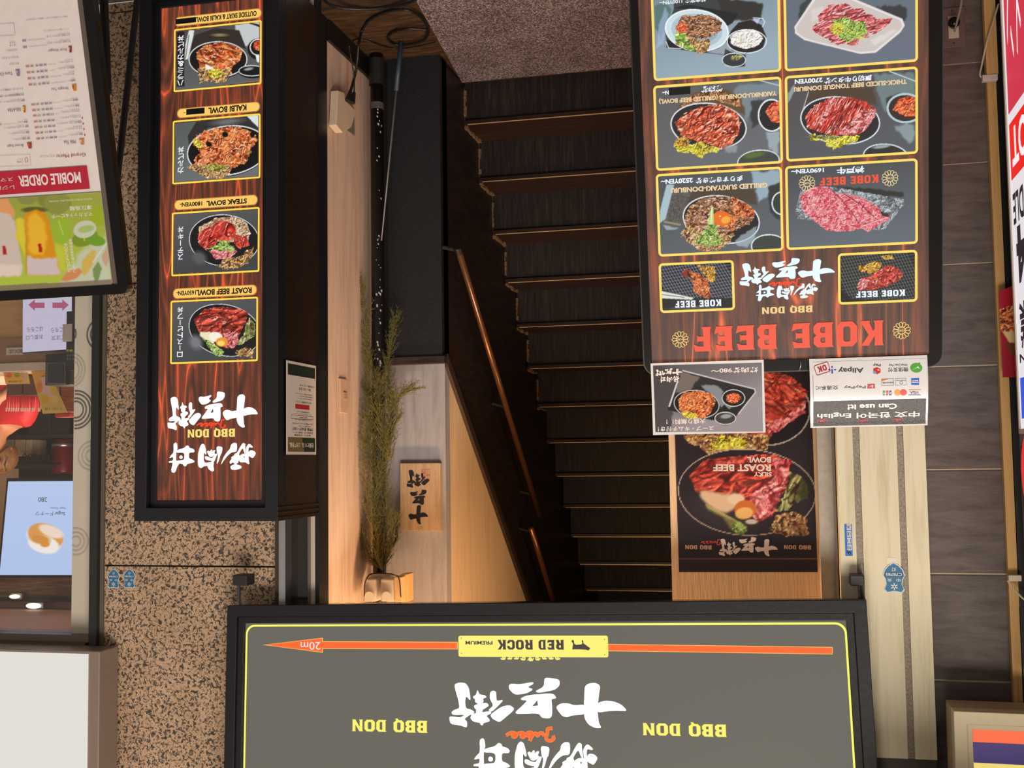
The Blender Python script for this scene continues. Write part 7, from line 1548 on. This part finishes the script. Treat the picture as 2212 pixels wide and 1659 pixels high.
# straw box and straws
tsb = thing('straw_box', 'brown straw box on the counter holding red straws', 'box', at(50, 840, Y=4.28))
pbox(tsb, 'body', 15, 809, 48, 854, 4.24, 4.36, DF(96, 62, 44, .5)); pbox(tsb, 'body', 50, 809, 92, 854, 4.24, 4.36, DF(96, 62, 44, .5))
t0 = at(15, 850, Y=4.30)
def straw():
    t = thing('straw', 'red paper wrapped straw standing in the brown box', 'straw', Vector((0, 0, 0)), 'red straws standing in the brown box')
    MB().m(DF(222, 54, 60, .4)).tube([(0, 0, -.03), (0, 0, .062)], .0042, 8).obj('tube', t, smooth_=True); MB().m(DF(244, 200, 190, .5)).tube([(0, 0, .062), (.001, 0, .078)], [.0042, .003], 8).obj('tip', t); return t
s0 = straw(); r = random.Random(2)
for i in range(20):
    s = s0 if i == 0 else s0.copy()
    if i:
        COL.objects.link(s)
        for ch in list(s0.children):
            c = ch.copy(); COL.objects.link(c); c.parent = s
    q = at(17+i*3.9, 850, Y=4.27+.02*(i % 2)); s.location = q; s.rotation_euler = (r.gauss(0, .05), r.gauss(0, .04), 0)
tr2 = thing('straw_holder', 'wood grain holder with red straw tops behind the display terminal', 'holder', at(146, 870, Y=4.2))
pbox(tr2, 'body', 132, 807, 166, 890, 4.2, 4.3, streaky('holder_wood', [(96, 50, 32), (126, 70, 44), (150, 90, 56)], (1, 8, 8), .5, .05, 12)); pbox(tr2, 'straw_tops', 119, 888, 150, 901, 4.22, 4.28, DF(206, 44, 44, .5, bump=.8, bscale=200, var=.4))
# shelf at the back with canister, cups and rack
ts_ = thing('back_shelf', 'dark back shelf unit of the drink shop behind the clerk', 'shelf', Vector((2.9, 6.2, 0)))
M_SH = DF(62, 48, 40, .6, var=.2)
for nm, x0_, y0_, x1_, y1_ in (('board', 30, 1003, 106, 1012), ('board', 30, 938, 200, 946), ('upright', 104, 880, 110, 938), ('lower_panel', -40, 640, 200, 880)): pbox(ts_, nm, x0_, y0_, x1_, y1_, 6.0, 6.5, M_SH, 0)
child(MB().m(M_SH).box(IX0+.1, IX0+1.4, 6.5, 6.55, 0, 2.0), 'back', ts_)
pbox(ts_, 'door', 112, 884, 150, 936, 5.99, 6.0, DF(46, 36, 32, .5), 0); pbox(ts_, 'door', 62, 884, 102, 936, 5.99, 6.0, DF(50, 40, 34, .5), 0)
tcn = thing('canister', 'dark red round canister with a steel band on the back shelf', 'canister', at(136, 946.5, Y=6.12))
c = at(136, 949, Y=6.12); k = 6.12/2450; H = 84*k; Rr = 25*k
child(MB().m(DF(116, 18, 28, .3)).lathe([(Rr*.92, 0), (Rr*.92, H*.1), (Rr, H*.12), (Rr, H*.92), (Rr*.96, H)], c, 28), 'body', tcn, smooth_=True); child(MB().m(M_STEEL).lathe([(Rr*.93, H*.1), (Rr*1.01, H*.11), (Rr*1.01, H*.22), (Rr*.93, H*.23)], c, 28), 'band', tcn, smooth_=True)
for i, (x0_, x1_, lab) in enumerate(((45, 64, 'clear box on the back shelf nearest the clerk'), (66, 88, 'middle cream box on the back shelf'), (89, 102, 'cream box on the back shelf beside the red canister'))):
    tb_ = plate('shelf_box', x0_, 950, x1_, 986, 6.2, .15, (DF(150, 140, 124, .4), DF(206, 190, 150, .5), DF(212, 198, 160, .5))[i], lab, 'box', .006)
trk = thing('wire_rack', 'black wire cup rack under the cream boxes on the back shelf', 'rack', at(75, 1000, Y=5.9))
for k_ in range(5):
    xx = 50+k_*12; P = [at(xx, 1001, Y=5.9), at(xx, 984, Y=5.9), at(xx+4, 981, Y=5.9), at(xx+8, 984, Y=5.9), at(xx+8, 1001, Y=5.9)]; child(MB().m(M_BLACK).tube(P, .0035, 6), 'wire_loop', trk)
pbox(trk, 'base', 42, 1000, 106, 1003, 5.88, 6.0, M_BLACK, 0)
struct(MB().m(DF(226, 196, 160, .5)).box(pxX(17, 1100, 6.1), pxX(-60, 1100, 6.1), 6.1, 6.2, pxZ(0, 1012, 6.1), pxZ(0, 1250, 6.1)).obj('wall_cabinet'))

# ------------------------------------------------------------------ 11. shop clerk
YH = 5.30
def skinned(name, nodes_, edges, mat, par, sub=2, kind=None):
    keys = list(nodes_); me = bpy.data.meshes.new(name); me.from_pydata([nodes_[k][0] for k in keys], [(keys.index(a), keys.index(b)) for a, b in edges], []); me.update()
    o = bpy.data.objects.new(name, me); COL.objects.link(o); o.parent = par
    sk = o.modifiers.new('skin', 'SKIN'); sk.use_smooth_shade = True
    for i, k in enumerate(keys):
        rr = nodes_[k][1]; rr = rr if isinstance(rr, tuple) else (rr, rr); v = me.skin_vertices[0].data[i]; v.radius = rr; v.use_root = (i == 0)
    s = o.modifiers.new('sub', 'SUBSURF'); s.levels = s.render_levels = sub
    me.materials.append(mat); return o
hd = at(2, 985, Y=YH); fx = hd.x; hz = hd.z            # head centre
base = Vector((fx, YH, 0)); clerk = thing('person', 'shop clerk in a red shirt behind the counter, hand raised to the collar', 'person', base)
kz = hz/1.56
SKIN = DF(214, 152, 118, .5); SHIRT = DF(214, 44, 50, .6, bump=.4, bscale=30); HAIR = DF(134, 92, 54, .55, var=.4, bscale=60)
N_ = {'pelvis': ((0, 0, .92), (.14, .10)), 'waist': ((0, 0, 1.06), (.125, .09)), 'chest': ((0, -.01, 1.24), (.15, .10)), 'neckb': ((0, -.01, 1.385), (.062, .06)), 'neck': ((0, -.03, 1.43), (.05, .05)), 'jaw': ((0, -.055, 1.485), (.058, .062)), 'skull': ((0, -.03, 1.56), (.078, .088)), 'crown': ((0, -.02, 1.615), (.066, .075)),
      'nose': ((0, -.138, 1.522), .0095), 'nosr': ((0, -.112, 1.545), .012),
      'shL': ((.15, 0, 1.34), .058), 'elL': ((.26, -.05, 1.10), .042), 'wrL': ((.13, -.20, 1.25), .028), 'paL': ((.085, -.19, 1.31), (.038, .018)),
      'shR': ((-.15, 0, 1.34), .058), 'elR': ((-.24, .0, 1.09), .042), 'wrR': ((-.20, -.20, 1.02), .028), 'paR': ((-.18, -.26, 1.0), (.036, .018)),
      'hiL': ((.09, 0, .86), .09), 'knL': ((.10, -.01, .48), .06), 'anL': ((.10, .02, .09), .038), 'toL': ((.11, -.13, .04), .035), 'hiR': ((-.09, 0, .86), .09), 'knR': ((-.10, -.01, .48), .06), 'anR': ((-.10, .02, .09), .038), 'toR': ((-.11, -.13, .04), .035)}
E_ = [('pelvis', 'waist'), ('waist', 'chest'), ('chest', 'neckb'), ('neckb', 'neck'), ('neck', 'jaw'), ('jaw', 'skull'), ('skull', 'crown'), ('skull', 'nosr'), ('nosr', 'nose'), ('chest', 'shL'), ('shL', 'elL'), ('elL', 'wrL'), ('wrL', 'paL'), ('chest', 'shR'), ('shR', 'elR'), ('elR', 'wrR'), ('wrR', 'paR'), ('pelvis', 'hiL'), ('hiL', 'knL'), ('knL', 'anL'), ('anL', 'toL'), ('pelvis', 'hiR'), ('hiR', 'knR'), ('knR', 'anR'), ('anR', 'toR')]
for s, sg, pa, dr in (('L', 1, Vector((.085, -.19, 1.31)), Vector((-.55, .0, .8))), ('R', -1, Vector((-.18, -.26, 1.0)), Vector((.2, -.9, -.2)))):
    dr = dr.normalized(); sdv = dr.cross(Vector((0, -1, 0) if s == 'L' else (0, 0, 1))).normalized(); cu = Vector((0, .35, 0)) if s == 'L' else Vector((0, 0, -.4))
    for j, (off, L_) in enumerate(((-.027, .058), (-.009, .068), (.009, .064), (.026, .050))):
        p1 = pa+dr*.042+sdv*off; p2 = p1+(dr+cu*.4).normalized()*L_*.55; p3 = p2+(dr+cu).normalized()*L_*.45
        for q, (p, r_) in enumerate(((p1, .0095), (p2, .0088), (p3, .0072))): N_[f'f{s}{j}{q}'] = (tuple(p), r_)
        E_ += [('pa'+s, f'f{s}{j}0'), (f'f{s}{j}0', f'f{s}{j}1'), (f'f{s}{j}1', f'f{s}{j}2')]
    p1 = pa-sdv*.034+dr*.004; p2 = p1+(dr*.6-sdv*.6+cu*.3).normalized()*.034; N_[f't{s}0'] = (tuple(p1), .011); N_[f't{s}1'] = (tuple(p2), .0088); E_ += [('pa'+s, f't{s}0'), (f't{s}0', f't{s}1')]
N_ = {k: ((-v[0][0], v[0][1], v[0][2]*kz), v[1]) for k, v in N_.items()}
skinned('body', N_, E_, SKIN, clerk)
S_ = {k: N_[k] for k in ('pelvis', 'waist', 'chest', 'neckb', 'shL', 'elL', 'shR', 'elR')}
S_ = {k: (v[0], tuple(x+.014 for x in (v[1] if isinstance(v[1], tuple) else (v[1], v[1])))) for k, v in S_.items()}
S_['neckb'] = ((0, -.012, 1.36*kz), (.070, .066))
for s, sg in (('L', 1), ('R', -1)): a, b = Vector(S_['sh'+s][0]), Vector(S_['el'+s][0]); S_['el'+s] = (tuple(a.lerp(b, .78)), (.060, .060))
skinned('shirt', S_, [e for e in E_ if e[0] in S_ and e[1] in S_], SHIRT, clerk)
skinned('trousers', {k: (N_[k][0], tuple(x+.012 for x in (N_[k][1] if isinstance(N_[k][1], tuple) else (N_[k][1], N_[k][1])))) for k in ('pelvis', 'hiL', 'knL', 'anL', 'hiR', 'knR', 'anR')}, [('pelvis', 'hiL'), ('hiL', 'knL'), ('knL', 'anL'), ('pelvis', 'hiR'), ('hiR', 'knR'), ('knR', 'anR')], DF(40, 36, 40, .7), clerk)
# face
hz0 = 1.545*kz
for sx in (-.031, .031):
    MB().m(DF(236, 226, 220, .3)).lathe([(.001, -.006), (.010, -.004), (.013, 0), (.010, .004)], (sx, -.104, hz0+.006), 14, 'Y', Matrix.Diagonal((1, 1, .55))).obj('eye', clerk, smooth_=True)
    MB().m(DF(40, 26, 22, .4)).ribbon([(sx-.017, hz0+.011), (sx, hz0+.016), (sx+.017, hz0+.010)], .005, -.113).obj('eyelid', clerk)
    MB().m(DF(70, 44, 30, .6)).ribbon([(sx-.018, hz0+.030), (sx, hz0+.034), (sx+.018, hz0+.029)], .006, -.109).obj('eyebrow', clerk)
MB().m(DF(176, 78, 74, .45)).tube([(-.024, -.102, hz0-.058), (-.008, -.110, hz0-.054), (.008, -.110, hz0-.054), (.024, -.102, hz0-.058)], [.002, .0055, .0055, .002], 8).obj('mouth', clerk, smooth_=True)
for sx in (-1, 1): MB().m(SKIN).lathe([(.004, -.012), (.016, -.009), (.019, 0), (.014, .008)], (sx*.082, -.025, hz0-.005), 14, 'X' , Matrix.Diagonal((.6*sx, .75, 1.35))).obj('ear', clerk, smooth_=True)
# hair: shell with fringe and strands
mb = MB().m(HAIR); R_ = random.Random(5); cz = hz0+.02
vs = []; nu, nv = 40, 16
for j in range(nv+1):
    ph = math.pi*.5*(1-j/nv*1.38)
    for i in range(nu):
        th = 2*math.pi*i/nu; front = max(0, -math.sin(th)); ph2 = math.pi*.5-(math.pi*.5-ph)*(1-.42*front**2)
        w_ = 1+.03*math.sin(th*13)+R_.uniform(-.012, .012); vs.append((.096*math.cos(ph2)*math.cos(th)*w_, -.022+.108*math.cos(ph2)*math.sin(th)*w_, cz+.098*math.sin(ph2)))
fs = [(j*nu+i, j*nu+(i+1) % nu, (j+1)*nu+(i+1) % nu, (j+1)*nu+i) for j in range(nv) for i in range(nu)]
mb.add(vs, fs)
for k in range(70):
    x = R_.uniform(-.092, .092); L_ = R_.uniform(.04, .055)+abs(x)*.35; y0 = -.022-.104*math.sqrt(max(0, 1-(x/.1)**2))
    mb.tube([(x*.7, y0+.03, cz+.075), (x*.95, y0-.006, cz+.045), (x+R_.uniform(-.012, .012), y0-.008, cz+.075-L_)], [.006, .0065, .0015], 6)
mb.obj('hair', clerk, smooth_=True)
MB().m(DF(236, 200, 120, .5)).box(.01, .06, -.150, -.146, 1.235*kz, 1.265*kz).obj('badge', clerk)
